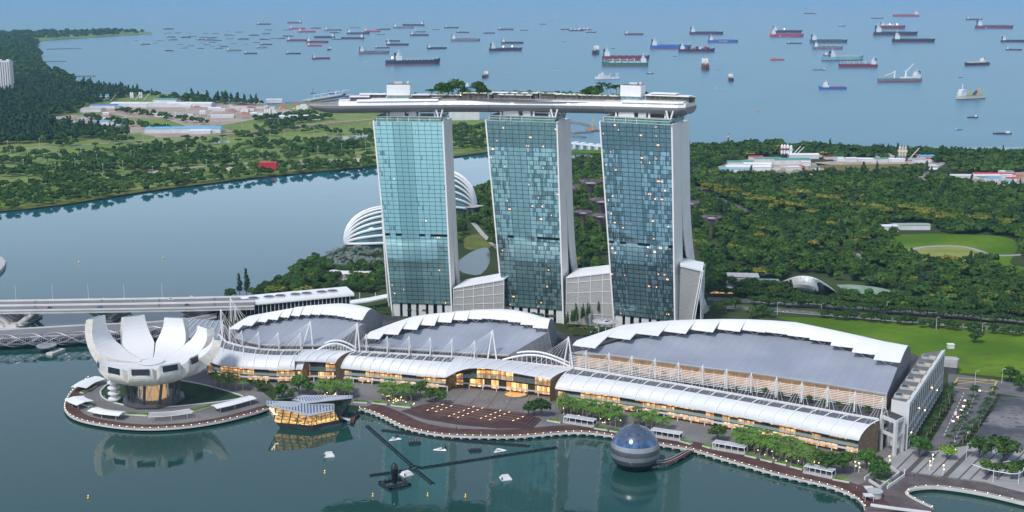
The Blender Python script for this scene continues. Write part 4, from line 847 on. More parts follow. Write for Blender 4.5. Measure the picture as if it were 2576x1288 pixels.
for px in (173-85,345-100+10,400,540):
    a=lerp(N_[1],N_[3],px/480.) if px<480 else lerp(N_[3],N_[4],(px-480)/160); b=lerp(Fr[1],Fr[3],px/480.) if px<480 else lerp(Fr[3],Fr[4],(px-480)/160)
    MB().strip([a-o2+UP*.09,b-o2+UP*.09],1.1,z=zd+.09).build('expansion_joint',dgrey,hb_)
for px,py in ((22,827),(262,806),(640-150,800),(-230,830)):
    b=g(px,py,0)-o2; dv=Vector((.12,1,0)).normalized(); sv=Vector((1,-.08,0)).normalized()
    MB().box(b+dv*18+UP*.6,(20,48,2.4),ax=(sv,dv,UP)).build('pile_cap',brm,hb_)
    for k in range(5):
        for s in(-1,1):
            q=b+dv*(k*9); a0=q+sv*s*4.5+UP*1.6; a1=q+sv*s*17+UP*(zd-2.6); d=(a1-a0); l=d.length; d.normalize(); ax_=dv; ay=d.cross(ax_).normalized()
            MB().box((a0+a1)/2,(3.2,2.4,l),ax=(ax_,ay,d)).build('raked_pier',brm,hb_)
    for s in (-1,1): MB().lathe(b+sv*s*8-dv*1.75+UP*5.2,[(1.2,-.02),(.05,.2)],12).build('navigation_disc',mat('orange_disc',(.75,.30,.02),.5,var=0),hb_)
zl=6.
N2=[g(x,y,zl) for x,y in [(-350,872),(0,853),(211,843),(375,832),(470,818),(545,800)]]; F2_=[g(x,y,zl) for x,y in [(-350,842),(0,831),(211,819),(375,812),(470,804),(545,790)]]
lb=thing('road_bridge','low concrete road bridge running behind the double helix footbridge','bridge',(N2[1].x,N2[1].y,0)); o2=Vector((N2[1].x,N2[1].y,0))
mb=MB(); mb.slab([[p-o2 for p in N2],[p-o2 for p in F2_]],1.6); mb.build('deck',brm2,lb)
for S in (F2_,N2): mb=MB(); mb.strip([p-o2 for p in S],1.,z=zl+1.0,h=1.); mb.build('parapet',white2,lb)
for px,py in ((60,845),(225,838),(330,832),(-120,852)):
    b=g(px,py,0)-o2; MB().lathe(b+Vector((0,3,0)),[(2,-2),(2,2.6),(6,4.2),(6.5,4.6)],12).build('mushroom_pier',brm,lb)
hx=curve([g(x,y,7.) for x,y in [(-350,872),(-120,863),(0,858.5),(100,854),(211,849),(330,842),(430,834),(500,826)]],6); hel=thing('helix_footbridge','steel double helix footbridge with tubular lattice','footbridge',(hx[12].x,hx[12].y,0)); o2=Vector((hx[12].x,hx[12].y,0))
hx=arclen(hx,150); Hd=[]
for i,p in enumerate(hx):
    d=(hx[min(i+1,150)]-hx[max(i-1,0)]).normalized(); Hd.append((p-o2,d,Vector((-d.y,d.x,0)).normalized()))
mb=MB(); mb.strip([p-UP*2.6 for p,d,n in Hd],6,z=4.3,h=.5); mb.build('deck',mat('footbridge_deck',(.16,.14,.14),.8),hel)
stl=mat('helix_steel',(.45,.45,.47),.3,.7,var=.05)
for s0 in (0,math.pi*2/3,math.pi*4/3): MB().tube([p+n*5.2*math.cos(i*.19+s0)+UP*5.2*math.sin(i*.19+s0) for i,(p,d,n) in enumerate(Hd)],.36,5).build('outer_helix',stl,hel)
for s0 in (0,math.pi/2,math.pi,math.pi*1.5): MB().tube([p+n*4.2*math.cos(-i*.19+s0)+UP*4.2*math.sin(-i*.19+s0) for i,(p,d,n) in enumerate(Hd)],.28,5).build('inner_helix',stl,hel)
mb=MB()
for i in range(0,150):
    p,d,n=Hd[i]; mb.tube([p+n*4.6*math.cos(a)+UP*4.6*math.sin(a) for a in [k*math.pi/4 for k in range(-1,6)]],.13,3)
mb.build('ring_ribs',stl,hel)
mb=MB()
for i in range(50,110,4):
    p,d,n=Hd[i]; mb.loft([[p+n*3+UP*3.6,p+d*3+n*3+UP*3.6],[p-n*1.5+UP*4.4,p+d*3-n*1.5+UP*4.4]])
mb.build('canopy_panels',mat('teal_canopy_glass',(.08,.22,.26),.2,.2,var=.3,vs=.2),hel)
b=g(117,871,5.)-o2; MB().lathe(b,[(2,-.8),(8,0),(8,.9),(.1,.9)],18).build('viewing_pod',stl,hel)
b2=g(134,893,0)-o2; MB().box(b2+Vector((0,6,.6)),(6,16,2.6),rz=-.35).build('pile_cap',brm,hel)
for s in ((-6,4),(5,6),(0,9)): MB().bar(b2+Vector((0,3,1.8)),b+Vector((s[0],s[1],-.2)),.4,6).build('raking_strut',stl,hel)
# station canopy block behind the left hall (round skylights over dark glazing)
Y0=1010; A=g(612,787,3); 
t=thing('glazed_concourse','long white-roofed concourse with round skylights and dark glazing at the bridge head','building',(A.x,A.y,2)); o2=Vector((A.x,A.y,2))
a,b=g(620,789,3)-o2,g(880,764,3)-o2; a.z=b.z=0; dx=(b-a); L=dx.length; dx.normalize(); ny=Vector((-dx.y,dx.x,0)); hgt=at(620,767,g(620,789,3).y).z-2
MB().box((a+b)/2+ny*11+UP*hgt*.5,(L,22,hgt),ax=(dx,ny,UP)).build('glazed_wall',mat('concourse_glass',(.025,.03,.05),.1,.2,var=.5,vs=.2),t)
mb=MB()
for k in range(27): p=lerp(a,b,k/26); mb.bar(p-ny*.2,p-ny*.2+UP*hgt,.3,4)
mb.build('mullion',steel,t)
mb=MB(); mb.slab([[a-ny*1.5-dx*1+UP*(hgt+.2),b-ny*1.5+dx*4+UP*(hgt+.2)],[a-ny*.5-dx*1+UP*(hgt+2.),b-ny*.5+dx*4+UP*(hgt+2.)],[a+ny*24-dx*1+UP*(hgt+2.9),b+ny*24+dx*4+UP*(hgt+2.9)]],1.); mb.build('roof',white,t)
for k in range(7):
    c=lerp(a,b,(k+.75+(.15 if k%2 else 0))/7.8)+ny*12+UP*(hgt+2.75); MB().lathe(c,[(5.2,0),(5.2,.35),(4.6,.35)],20,cap=False).build('skylight_rim',white2,t); MB().lathe(c+UP*.1,[(4.6,.1),(.1,.25)],20).build('round_skylight',dgrey,t)
t=thing('curved_ramp_roof','white curved roof strip linking the concourse with the left tower','canopy',g(930,758,8)); o2=g(930,758,8); mb=MB(); mb.slab([[g(x,y,11)-o2 for x,y in [(880,763),(930,757),(985,746)]],[g(x,y,11)-o2 for x,y in [(882,755),(930,748),(985,737)]]],1.2); mb.build('roof',white,t)
for x in (905,945,975): p=g(x,757,2)-o2; MB().bar(p,p+UP*8,.5,6).build('column',white2,t)
# louvred canopy by the helix landing
t=thing('louvred_canopy','curved louvred glass canopy at the landing of the helix footbridge','canopy',g(500,820,3)); o2=g(500,820,3); A_=curve([g(x,y,9)-o2 for x,y in [(438,836),(460,846),(500,853),(545,856)]],4); B_=curve([g(x,y,13)-o2 for x,y in [(462,812),(485,818),(520,822),(556,822)]],4); C__=curve([g(x,y,14)-o2 for x,y in [(478,800),(500,803),(530,806),(562,806)]],4)
mb=MB(); mb.slab([A_,B_,C__],.4); mb.build('glass_roof',mat('canopy_glass',(.30,.33,.36),.3,.2,var=.15,vs=.3),t)
for k in range(9): MB().tube([pl(A_,k/8)+UP*.4,pl(B_,k/8)+UP*.4,pl(C__,k/8)+UP*.4],.3,5).build('rib',steel,t)
# =================== conservatories ===================
dg=mat('conservatory_glass',(.07,.17,.19),.1,.35,var=.5,vs=.05); 
def melon(name,lab,c,axd,a_,by,bz,angs,lo_):
    t=thing(name,lab,'conservatory',c); ax=Vector((math.cos(axd),math.sin(axd),0)); ay=Vector((-ax.y,ax.x,0))
    def pt(tt,al,k=1.): s=math.sin(tt)**.8; return ax*a_*math.cos(tt)*k-ay*by*s*math.cos(al)*k+UP*bz*s*math.sin(al)*k
    mb=MB(); mb.loft([[pt(math.pi*j/20,math.pi*i/24,.97) for j in range(21)] for i in range(25)]); mb.build('glass_shell',dg,t,sm=True)
    for al in angs: MB().tube([pt(math.pi*j/24,math.radians(al)) for j in range(25)],1.5,6).build('arch_rib',white,t)
    return t
melon('flower_dome','low glass conservatory with white sweeping ribs behind the left tower',g(975,606,2),.30,49,40,40,[8,21,33,45,57,69,81,93,105,118,132,150],1)
melon('mountain_dome','tall glass conservatory with steep white ribs between the left and middle towers',g(1118,528,2),-.22,42,36,52,[12,26,38,50,62,74,86,98,112,128,150],1)
t=thing('dome_annex','low grey annex with a curved flat roof below the tall conservatory','building',g(1165,535,2)); MB().prism([(-20,-6),(14,-8),(24,2),(10,12),(-20,12)],0,8).build('wall',dgrey,t); MB().prism([(-22,-8),(16,-10),(28,2),(11,14),(-22,14)],8,9).build('roof',grey,t)
# =================== supertrees ===================
sup=mat('supertree_rods',(.22,.11,.22),.5,var=.3,vs=.3); trk=mat('planted_trunk',(.07,.085,.03),.9,var=.6,vs=.4); scap=mat('supertree_ring',(.42,.46,.44),.5)
def supertree(px,py,hw,z,lab):
    p=g(px,py,z); s=pxm(p.y,z); R=hw/s; t=thing('supertree',lab,'garden structure',(p.x,p.y,2)); h=z-2
    MB().lathe((0,0,0),[(2.6,0),(2.2,h*.5),(2.6,h*.72),(R*.26,h*.9)],12).build('trunk',trk,t)
    mb=MB()
    for k in range(30):
        a=2*math.pi*k/30
        mb.tube([Vector((math.cos(a+q*.12)*r,math.sin(a+q*.12)*r,zz)) for q,(r,zz) in enumerate([(2.5,h*.66),(R*.28,h*.84),(R*.62,h*.95),(R,h*1.02)])],.18,3)
        for s_ in(-.10,.10): mb.bar((math.cos(a+.24)*R*.6,math.sin(a+.24)*R*.6,h*.945),(math.cos(a+.36+s_)*R,math.sin(a+.36+s_)*R,h*1.03),.13,3)
    mb.build('branch_canopy',sup,t); MB().lathe((0,0,h*.93),[(R*.42,0),(R*.44,.5),(R*.3,.7),(.1,.6)],20).build('rooftop_ring',scap,t)
for px,py,hw,z,lab in [(1486,456,32,42,'broad purple supertree highest between the middle and right towers'),(1438,470,20,32,'purple supertree half hidden by the side of the middle tower'),(1514,503,31,40,'large purple supertree half hidden by the left edge of the right tower'),(1467,533,24,30,'small purple supertree on a thin trunk, left of the lower pair'),(1510,542,24,30,'small purple supertree against the right tower, right of the lower pair'),(1735,509,26,32,'purple supertree half hidden by the white side of the right tower'),(1790,546,26,28,'purple supertree standing alone in the gardens right of the towers')]: supertree(px,py,hw,z,lab)
# =================== garden buildings ===================
def grid_shell():
    fl=lambda pts,z: [g(x,y,zz) for (x,y),zz in zip(pts,z)]
    La=curve(fl([(1988,736),(1988,722),(1984,706),(1972,706),(1958,716)],[2,10,15,12,3]),3); Mi=curve(fl([(2025,744),(2025,722),(2026,700),(2030,694),(2038,702)],[2,16,25,25,8]),3); Ra=curve(fl([(2062,749),(2058,730),(2062,714),(2080,718),(2104,734)],[2,12,17,13,2]),3)
    o=Vector((g(2030,735,2).x,g(2030,735,2).y,2)); t=thing('shell_pavilion','white saddle-shaped shell pavilion with dark open ends in the gardens','pavilion',o); rows=[]
    for k in range(11):
        s=k/10*2-1; w=(s*(s-1)/2,1-s*s,s*(s+1)/2); rows.append([a*w[0]+b*w[1]+c*w[2]-o for a,b,c in zip(La,Mi,Ra)])
    mb=MB(); mb.slab(rows,.8); mb.build('shell',mat('speckled_shell',(.72,.73,.74),.5,var=.15,vs=.35),t)
    for r in (rows[1],rows[9]):
        mb=MB(); b=[Vector((p.x,p.y,0)) for p in r]; mb.loft([b,[p-UP*.9 for p in r]]); mb.build('end_glazing',dark,t)
grid_shell()
def shed(name,lab,cat,px,py,w,d,h,wm_,rm_,rz=0.,pitch=0.,group=None,z=2.):
    t=thing(name,lab,cat,g(px,py,z),rz,group); MB().box((0,0,h/2),(w,d,h)).build('wall',wm_,t)
    mb=MB()
    if pitch: mb.slab([[Vector((-w/2-.5,-d/2-.5,h)),Vector((w/2+.5,-d/2-.5,h))],[Vector((-w/2-.5,0,h+pitch)),Vector((w/2+.5,0,h+pitch))],[Vector((-w/2-.5,d/2+.5,h)),Vector((w/2+.5,d/2+.5,h))]],.3)
    else: mb.box((0,0,h+.25),(w+1,d+1,.5))
    mb.build('roof',rm_,t); return t
blue=mat('blue_metal_roof',(.05,.22,.45),.5,var=.1); blue2=mat('sky_blue_roof',(.12,.42,.62),.5,var=.1); green=mat('green_metal_roof',(.10,.30,.24),.5,var=.1); redm=mat('red_paint',(.55,.02,.03),.5,var=.1); palegreen=landmat('planted_pale_roof',(.20,.30,.22),(.26,.36,.28),.1,(.14,.22,.12))
t=thing('oval_roof_pavilion','low pavilion with blotchy pale green oval roof right of the white shell','pavilion',g(2190,735,2)); o2=g(2190,735,2)
q=curve([g(x,y,7)-o2 for x,y in [(2105,716),(2150,716),(2220,725),(2276,742),(2268,748),(2200,742),(2130,732),(2105,716)]],3)[:-1]; MB().prism(q,4.6,5.).build('roof',palegreen,t); MB().prism([Vector((p.x*.9,p.y*.9,0)) for p in q],0,4.6).build('wall',white2,t)
shed('garden_hall','grey flat-roofed hall left of the white shell pavilion','hall',1868,715,30,18,9,grey,MATS['light_grey_concrete'],-.1); shed('garden_hall','bluish glass-roofed hall tucked beside the left end of the white shell pavilion','hall',1925,722,26,16,6,dgrey,mat('pale_glass_roof',(.20,.27,.31),.3,.2),-.1)
shed('garden_cafe','small white-roofed cafe with lit front below the trees right of the right tower','cafe',1815,735,22,10,4,mat('lit_wood_wall',(.40,.25,.12),.6,var=.3,emit=(1,.6,.3),es=.4),white,-.08)
shed('park_lodge','long white lodge with pale green roof above the park lawn','lodge',2290,576,44,14,6,white2,mat('pale_green_roof',(.28,.36,.34),.5),.0,1.); shed('park_lodge','short white wing standing left of the long pale lodge above the park lawn','lodge',2236,580,20,12,6,white2,white,.1)
shed('red_roof_hut','small hut with red pitched roof among the garden trees','hut',2150,517,10,8,4,white2,mat('red_tile_roof',(.30,.06,.04),.7),0,2.)
# =================== ships in the roads ===================
HC={'navy':(.02,.03,.06),'black':(.02,.02,.025),'maroon':(.16,.03,.04),'red':(.42,.03,.05),'blue':(.02,.12,.42),'light blue':(.16,.42,.52),'green':(.02,.15,.11),'grey':(.17,.18,.20),'white':(.72,.72,.72),'cream':(.55,.52,.44),'teal':(.02,.10,.13),'purple':(.12,.06,.14),'dark':(.03,.035,.05),'orange':(.65,.20,.05)}
HM={k:mat('hull_paint_'+k.replace(' ','_'),v,.5,var=.12,vs=.05) for k,v in HC.items()}
boot=mat('red_boot_top',(.30,.035,.04),.6,var=.2,vs=.05); shipw=mat('ship_white',(.72,.72,.70),.5,var=.06,vs=.2); deckr=mat('ship_deck_red',(.20,.055,.045),.7,var=.3,vs=.1); deckg=mat('ship_deck_green',(.05,.13,.10),.7,var=.3,vs=.1); deckd=mat('ship_deck_grey',(.12,.12,.125),.8,var=.3,vs=.1)
crn=mat('crane_cream',(.62,.55,.38),.5); fun=mat('funnel_dark',(.03,.04,.07),.5); yel=mat('gear_yellow',(.65,.40,.03),.5); shl=mat('ship_lamp',(.9,.6,.3),.5,var=0,emit=(1,.66,.32),es=6)
def hullrows(L,bw,zs,sheer=0.):
    out=[]
    xs=[-.5,-.47,-.35,0,.25,.37,.45,.49,.5]; ws=[.78,.9,1,1,1,.85,.5,.15,.02]
    for z,k in zs:
        r=[]
        for x,w in zip(xs,ws): r.append(Vector((x*L*(1 if x<.4 else 1+.03*k),w*bw*L,z*L+(max(0,x-.3)/.2)**2*sheer*L*k)))
        r+=[Vector((p.x,-p.y,p.z)) for p in r[::-1]]; out.append(r)
    return out
def ship(xl,xr,y,side,hc,typ,lab,group=None,y2=None,fb=None,lit=0,det=2,yaw=0.):
    A=g(xl,y); B=g(xr,y if y2 is None else lerp(y,y2,.35)); L=(B-A).length; d=B-A
    if side=='R': d=-d
    rz=math.atan2(d.y,d.x)+yaw; c=(A+B)/2
    if typ in('end',): L=L*3.2; rz=math.radians(-97) if side!='R' else math.radians(83); c=c+Vector((0,L*.4,0))
    nm={'tanker':'tanker_ship','bulk':'bulk_carrier','container':'container_ship','supply':'supply_vessel','gas':'gas_carrier','end':'cargo_ship','dredger':'dredger','cable':'cable_ship','tug':'tugboat','barge':'barge','boat':'motorboat','heavy':'heavy_lift_ship','coaster':'coaster','crane_barge':'crane_barge'}[typ]
    cat={'supply':'supply ship','boat':'boat','tug':'tug','barge':'barge','crane_barge':'barge'}.get(typ,'ship')
    t=thing(nm,lab,cat,c,rz,group); bw=.075 if L>60 else .13
    if typ=='end': bw=.085
    fb=fb or {'tanker':.082,'bulk':.082,'container':.085,'gas':.13,'supply':.07,'end':.10,'dredger':.10,'cable':.085,'tug':.09,'barge':.05,'boat':.09,'heavy':.07,'coaster':.06,'crane_barge':.07}[typ]
    bt=.02 if typ in('tanker','bulk','container','gas','end','heavy','dredger') else .008
    sh={'supply':.05,'tug':.05,'boat':.06,'cable':.04,'bulk':.018,'tanker':.015,'container':.03,'end':.02}.get(typ,.015)
    hz=[(-.01,0),(bt,.2)]; mb=MB(); mb.loft(hullrows(L,bw,hz),closed=True); mb.build('boot_top',boot if hc not in('white','cream') else HM['maroon'],t)
    R=hullrows(L,bw,[(bt,.2),(lerp(bt,fb,.5),.6),(fb,1.)],sh); mb=MB(); mb.loft(R,closed=True); mb.build('hull',HM[hc],t)
    top=R[-1]; mb=MB(); n=len(top)//2; mb.loft([[p-UP*.004*L for p in top[:n]],[p-UP*.004*L for p in top[n:][::-1]]],flip=True); mb.build('deck',{'red':deckr,'maroon':deckd,'teal':deckg,'dark':deckd,'black':deckg,'navy':deckd,'green':deckg}.get(hc,deckd) if typ!='supply' else deckr,t)
    def bx(x,y_,z,dx,dy,dz): return MB().box((x*L,y_*L,(z+dz/2)*L),(dx*L,dy*L,dz*L))
    big=typ in('tanker','bulk','container','gas','end','heavy','coaster')
    if big:
        hx=-.40; hh={'container':.13,'gas':.12,'end':.12,'coaster':.08}.get(typ,.14); hw=.14 if typ!='end' else .14
        if typ=='container' and 'empty' in lab: hx=-.26
        if typ=='gas': hx=-.36
        mb=bx(hx,0,fb,.11 if typ!='gas' else .14,hw,hh*.62); mb.box((hx*L+.005*L,0,(fb+hh*.75)*L),(.06*L,hw*.9*L,hh*.3*L)); mb.box((hx*L+.01*L,0,(fb+hh*.9)*L),(.035*L,.17*L,hh*.1*L)); b=mb.build('deckhouse',shipw,t)
        if det>0: mb=MB().bar((hx*L,0,(fb+hh*.95)*L),(hx*L,0,(fb+hh*1.5)*L),.005*L,4); mb.build('mast',shipw,b)
        bx(hx-.06,0,fb,.035,.04,hh*1.05).build('funnel',fun if hc!='red' else HM['orange'],t)
        if det>0: mb=MB().bar((.45*L,0,fb*L),(.45*L,0,(fb+.085)*L),.006*L,4); mb.build('foremast',crn,t)
    if typ=='tanker' and det>0:
        mb=MB().box((.02*L,0,(fb+.012)*L),(.68*L,.018*L,.012*L)); mb.box((.02*L,0,(fb+.012)*L),(.03*L,.11*L,.012*L)); mb.build('pipe_rack',deckd,t)
        mb=MB().bar((.03*L,0,fb*L),(.03*L,0,(fb+.06)*L),.005*L,4).bar((.03*L,0,(fb+.055)*L),(.09*L,.03*L,(fb+.03)*L),.004*L,4); mb.build('hose_crane',crn,t)
    if typ in('bulk','coaster') and det>0:
        for k in range(5 if typ=='bulk' else 3): bx(-.27+k*.14,0,fb,.10,.09,.014).build('hatch_cover',deckd if hc!='green' else shipw,t)
        if 'crane' in lab:
            for k in range(4):
                x=-.2+k*.155; mb=MB().bar((x*L,0,fb*L),(x*L,0,(fb+.085)*L),.012*L,6).bar((x*L,0,(fb+.08)*L),((x+.13)*L,0,(fb+.05)*L),.006*L,4); mb.build('deck_crane',crn,t)
    if typ=='container':
        if 'empty' in lab: 
            for k in range(9): bx(-.17+k*.068,0,fb,.008,.13,.03).build('lashing_bridge',crn,t)
        else:
            cols=['red','navy','orange','grey','maroon','white','blue']
            for k in range(9): bx(-.30+k*.078,0,fb,.066,.13,.025+.022*((k*5)%3)).build('container_stack',HM[cols[k%7]],t)
            for x in(-.1,.15): mb=MB().bar((x*L,0,fb*L),(x*L,0,(fb+.12)*L),.012*L,6); mb.box((x*L,0,(fb+.12)*L),(.02*L,.1*L,.012*L)); mb.build('deck_crane',crn,t)
    if typ=='gas':
        for k in range(3): MB().lathe(((-.18+k*.2)*L,0,fb*L),[(.065*L,0),(.06*L,.025*L),(.035*L,.045*L),(.001*L,.05*L)],12).build('tank_dome',HM['cream'],t)
    if typ in('supply','tug'):
        mb=bx(.25,0,fb,.2,.15 if L>60 else .2,.09); mb.box((.26*L,0,(fb+.12)*L),(.13*L,(.13 if L>60 else .17)*L,.06*L)); mb.box((.27*L,0,(fb+.165)*L),(.09*L,.11*L,.035*L)); b=mb.build('deckhouse',shipw if 'orange' not in lab else HM['orange'],t); MB().bar((.25*L,0,(fb+.18)*L),(.25*L,0,(fb+.28)*L),.008*L,4).build('mast',shipw,b)
        for s in(-1,1): bx(.16,s*.05,fb,.03,.025,.13).build('funnel',fun,t)
        if typ=='supply': 
            for s in (-1,1): bx(-.18,s*.068,fb,.5,.006,.02).build('bulwark',HM['red'],t)
    if typ=='end':
        for k in range(4): bx(-.25+k*.17,0,fb,.12,.11,.015).build('hatch_cover',deckr,t)
        for k in range(3): x=-.2+k*.2; mb=MB().bar((x*L,0,fb*L),(x*L,0,(fb+.09)*L),.012*L,6); mb.build('deck_crane',crn,t)
    if typ=='heavy':
        bx(-.16,0,fb,.25,.10,.03).build('deck_cargo',shipw,t)
        for x,tp in((-.18,.30),(.08,.20)):
            mb=MB().bar((x*L,-.06*L,fb*L),(x*L,-.06*L,(fb+.16)*L),.02*L,8); mb.bar((x*L,-.06*L,(fb+.13)*L),((x+(-.17 if x<0 else .24))*L,-.06*L,(fb+tp if x<0 else fb+.05)*L),.009*L,5); mb.build('deck_crane',shipw,t)
    if typ=='cable':
        mb=bx(.22,0,fb,.28,.13,.07); mb.box((.24*L,0,(fb+.095)*L),(.18*L,.12*L,.05*L)); mb.box((.20*L,0,(fb+.14)*L),(.05*L,.06*L,.08*L)); mb.build('deckhouse',shipw,t); bx(0,0,fb,.2,.08,.05).build('cable_house',shipw,t)
        mb=MB()
        for s in(-1,1): mb.bar((-.40*L,s*.06*L,fb*L),(-.40*L,s*.06*L,(fb+.13)*L),.012*L,5)
        mb.bar((-.40*L,-.06*L,(fb+.13)*L),(-.40*L,.06*L,(fb+.13)*L),.012*L,5); mb.bar((-.40*L,0,(fb+.13)*L),(-.5*L,0,(fb+.11)*L),.012*L,5); mb.build('stern_gantry',shipw,t); MB().bar((-.12*L,0,fb*L),(-.12*L,0,(fb+.17)*L),.01*L,5).build('mast',shipw,t)
    if typ=='dredger':
        mb=bx(.30,0,fb,.2,.14,.09); mb.box((.31*L,0,(fb+.115)*L),(.14*L,.13*L,.05*L)); mb.box((.3*L,0,(fb+.155)*L),(.3*L*.4,.15*L,.03*L)); b=mb.build('deckhouse',shipw,t); MB().bar((.3*L,0,(fb+.16)*L),(.3*L,0,(fb+.32)*L),.012*L,5).build('mast',shipw,b)
        for x,h in((.06,.10),(-.02,.06),(-.26,.12),(-.32,.17)): mb=MB().bar((x*L,.03*L,fb*L),(x*L,.03*L,(fb+h)*L),.02*L,6); mb.box((x*L,0,(fb+h)*L),(.05*L,.06*L,.02*L)); mb.build('gantry_gear',yel,t)
        for x in(-.2,-.15,-.1): MB().bar((x*L,-.03*L,fb*L),((x-.06)*L,.03*L,(fb+.13)*L),.012*L,5).build('pipe_frame',dgrey,t)
    if typ=='barge': bx(-.3,0,fb,.18,.16,.10).build('deckhouse',shipw,t); bx(.08,0,fb,.45,.14,.03).build('deck_cargo',deckd if 'blue' not in lab else HM['blue'],t)
    if typ=='crane_barge':
        bx(-.25,0,fb,.22,.14,.13).build('deckhouse',HM['orange'],t); mb=MB().bar((-.05*L,0,fb*L),(.0*L,0,(fb+.85)*L),.03*L,5); mb.bar((-.25*L,0,(fb+.13)*L),(0,0,(fb+.85)*L),.01*L,4); mb.build('crane_jib',yel if 'lattice' in lab else dgrey,t)
    if typ=='boat': bx(-.05,0,fb,.35,.14,.09).build('cabin',shipw,t)
    for k in range(lit): MB().box(((-.38+k*.28)*L,-.05*L,(fb+.05)*L),(.022*L,.022*L,.022*L)).build('deck_light',shl,t)
    return t
Z2=lambda x:859.1+.3419*x; Z3=lambda x:1718.2+.3418*x; S_=.3419
def s1(a,b,y,*r,**k):
    if k.get('y2'): k['y2']*=S_
    return ship(a*S_,b*S_,y*S_,*r,**k)
def s2(a,b,y,*r,**k):
    if k.get('y2'): k['y2']*=S_
    return ship(Z2(a),Z2(b),y*S_,*r,**k)
def s3(a,b,y,*r,**k):
    if k.get('y2'): k['y2']*=S_
    return ship(Z3(a),Z3(b),y*S_,*r,**k)
# right-hand third of the sea
s3(48,293,255,'L','dark','tanker','long low dark tanker with white house at its left end, alone above the blue-hulled tanker')
b=s3(183,402,313,'L','blue','tanker','bright blue-hulled tanker with white lettering on its side'); Lb=(g(Z3(402),313*S_)-g(Z3(183),313*S_)).length
mb=MB()
for k,w in enumerate([3,2,3,3,2,0,3,2,3,3,3,2]):
    if w: mb.box((Lb*(-.14+k*.024),-.0765*Lb,.05*Lb),(Lb*.015,.004*Lb,.022*Lb))
mb.build('hull_lettering',shipw,b)
ship(1707,1797,131,'L','navy','container','container ship stacked with red and grey boxes, left of the blue-hulled tanker')
s3(655,875,243,'L','black','tanker','black tanker with red boot rafted behind the bright red tanker',lit=2)
s3(640,885,272,'L','red','tanker','bright red tanker rafted in front of a black one')
s3(705,795,274,'L','grey','coaster','small grey bunker boat alongside the bright red tanker',det=0)
s3(935,1206,316,'L','teal','tanker','dark teal tanker directly above the grey coaster with derricks')
s3(762,874,322,'L','dark','coaster','small dark coaster between the bright red tanker and the teal tanker')
s3(955,1174,361,'L','grey','bulk','grey bulk ship with thin white crane derricks, just below the teal tanker')
s3(645,745,443,'L','red','supply','orange and white supply boat with red aft deck, alone left of the pale blue ship',yaw=math.pi)
s3(1030,1125,411,'L','red','supply','blue and red supply boat half behind the pale blue ship',yaw=math.pi)
s3(1026,1322,447,'L','light blue','container','pale blue empty cargo ship with raised bow and cream house',y2=436)
s3(1145,1428,496,'R','maroon','bulk','maroon bulk carrier with four cream cranes and house at its right end')
s3(957,1050,516,'R','grey','coaster','small grey coaster low beside the maroon bulk carrier')
s3(1432,1748,604,'R','grey','heavy','grey heavy lift ship with two tall white cranes',y2=588)
s3(1000,1202,655,'R','blue','supply','blue supply boat with white house and long red work deck, nearest of the supply boats')
s3(130,235,517,'L','maroon','end','big maroon bulk ship seen end-on with two small boats alongside',yaw=0)
s3(237,280,515,'L','light blue','coaster','small cyan coaster moored to the right of the end-on maroon ship',det=0); s3(132,172,516,'L','grey','coaster','small grey boat moored to the left of the end-on maroon ship',det=0)
s3(333,400,601,'L','dark','end','white-housed dark ship seen end-on, below the rafted maroon ship')
s3(1403,1722,262,'L','black','tanker','long black tanker with red boot under the tall brick-red gas carrier',lit=1)
s3(1540,1850,313,'L','black','tanker','long black tanker with red boot, lower right of the pair under the gas carrier')
s3(1440,1632,213,'L','maroon','gas','tall brick-red gas carrier with lit white deck gear',lit=3); s3(1465,1525,213,'L','white','coaster','small white bunker boat in front of the brick-red gas carrier',det=0)
s3(1545,1735,123,'R','red','tanker','long flat bright red tanker, farthest red ship on the right half'); s3(1385,1476,137,'L','dark','coaster','small dark coaster far out, left of the flat bright red tanker')
s3(893,980,103,'R','maroon','tanker','hazy pinkish tanker, the farthest ship on the right half')
s3(1143,1198,194,'R','dark','tug','small dark tug alone far out between the tankers'); s3(2083,2202,148,'L','dark','tanker','small dark tanker with red boot, highest at the far right')
s3(2152,2427,211,'L','maroon','tanker','long dark red tanker near the right edge with a barge at its side'); s3(2220,2305,212,'L','grey','coaster','small grey barge at the side of the long dark red tanker',det=0)
s3(2340,2530,311,'L','navy','tanker','navy tanker with red boot cut off by the right edge',lit=1); s3(2380,2490,370,'L','navy','bulk','white-housed bulk ship near the right edge below the navy tanker',yaw=-.5)
s3(2073,2246,485,'R','navy','container','empty navy ship with tall white house at its right end, turned away from us',y2=465)
s3(2010,2212,735,'L','cream','dredger','cream dredger with yellow gantries and white house, nearest big ship on the right',y2=705,yaw=math.pi)
s3(2093,2172,866,'L','navy','tug','small dark tug right below the cream dredger'); s3(1997,2058,956,'L','blue','barge','small blue barge close to the shore trees at right')
s3(2280,2416,986,'R','black','barge','black work barge with white tug house close to the shore at far right'); s3(2025,2058,570,'R','black','boat','tiny black boat above the cream dredger')
s3(225,246,430,'L','white','boat','small white speedboat with wake beside the container ship and end-on maroon ship'); s3(233,258,650,'L','white','boat','small white speedboat with wake right of the roof park')
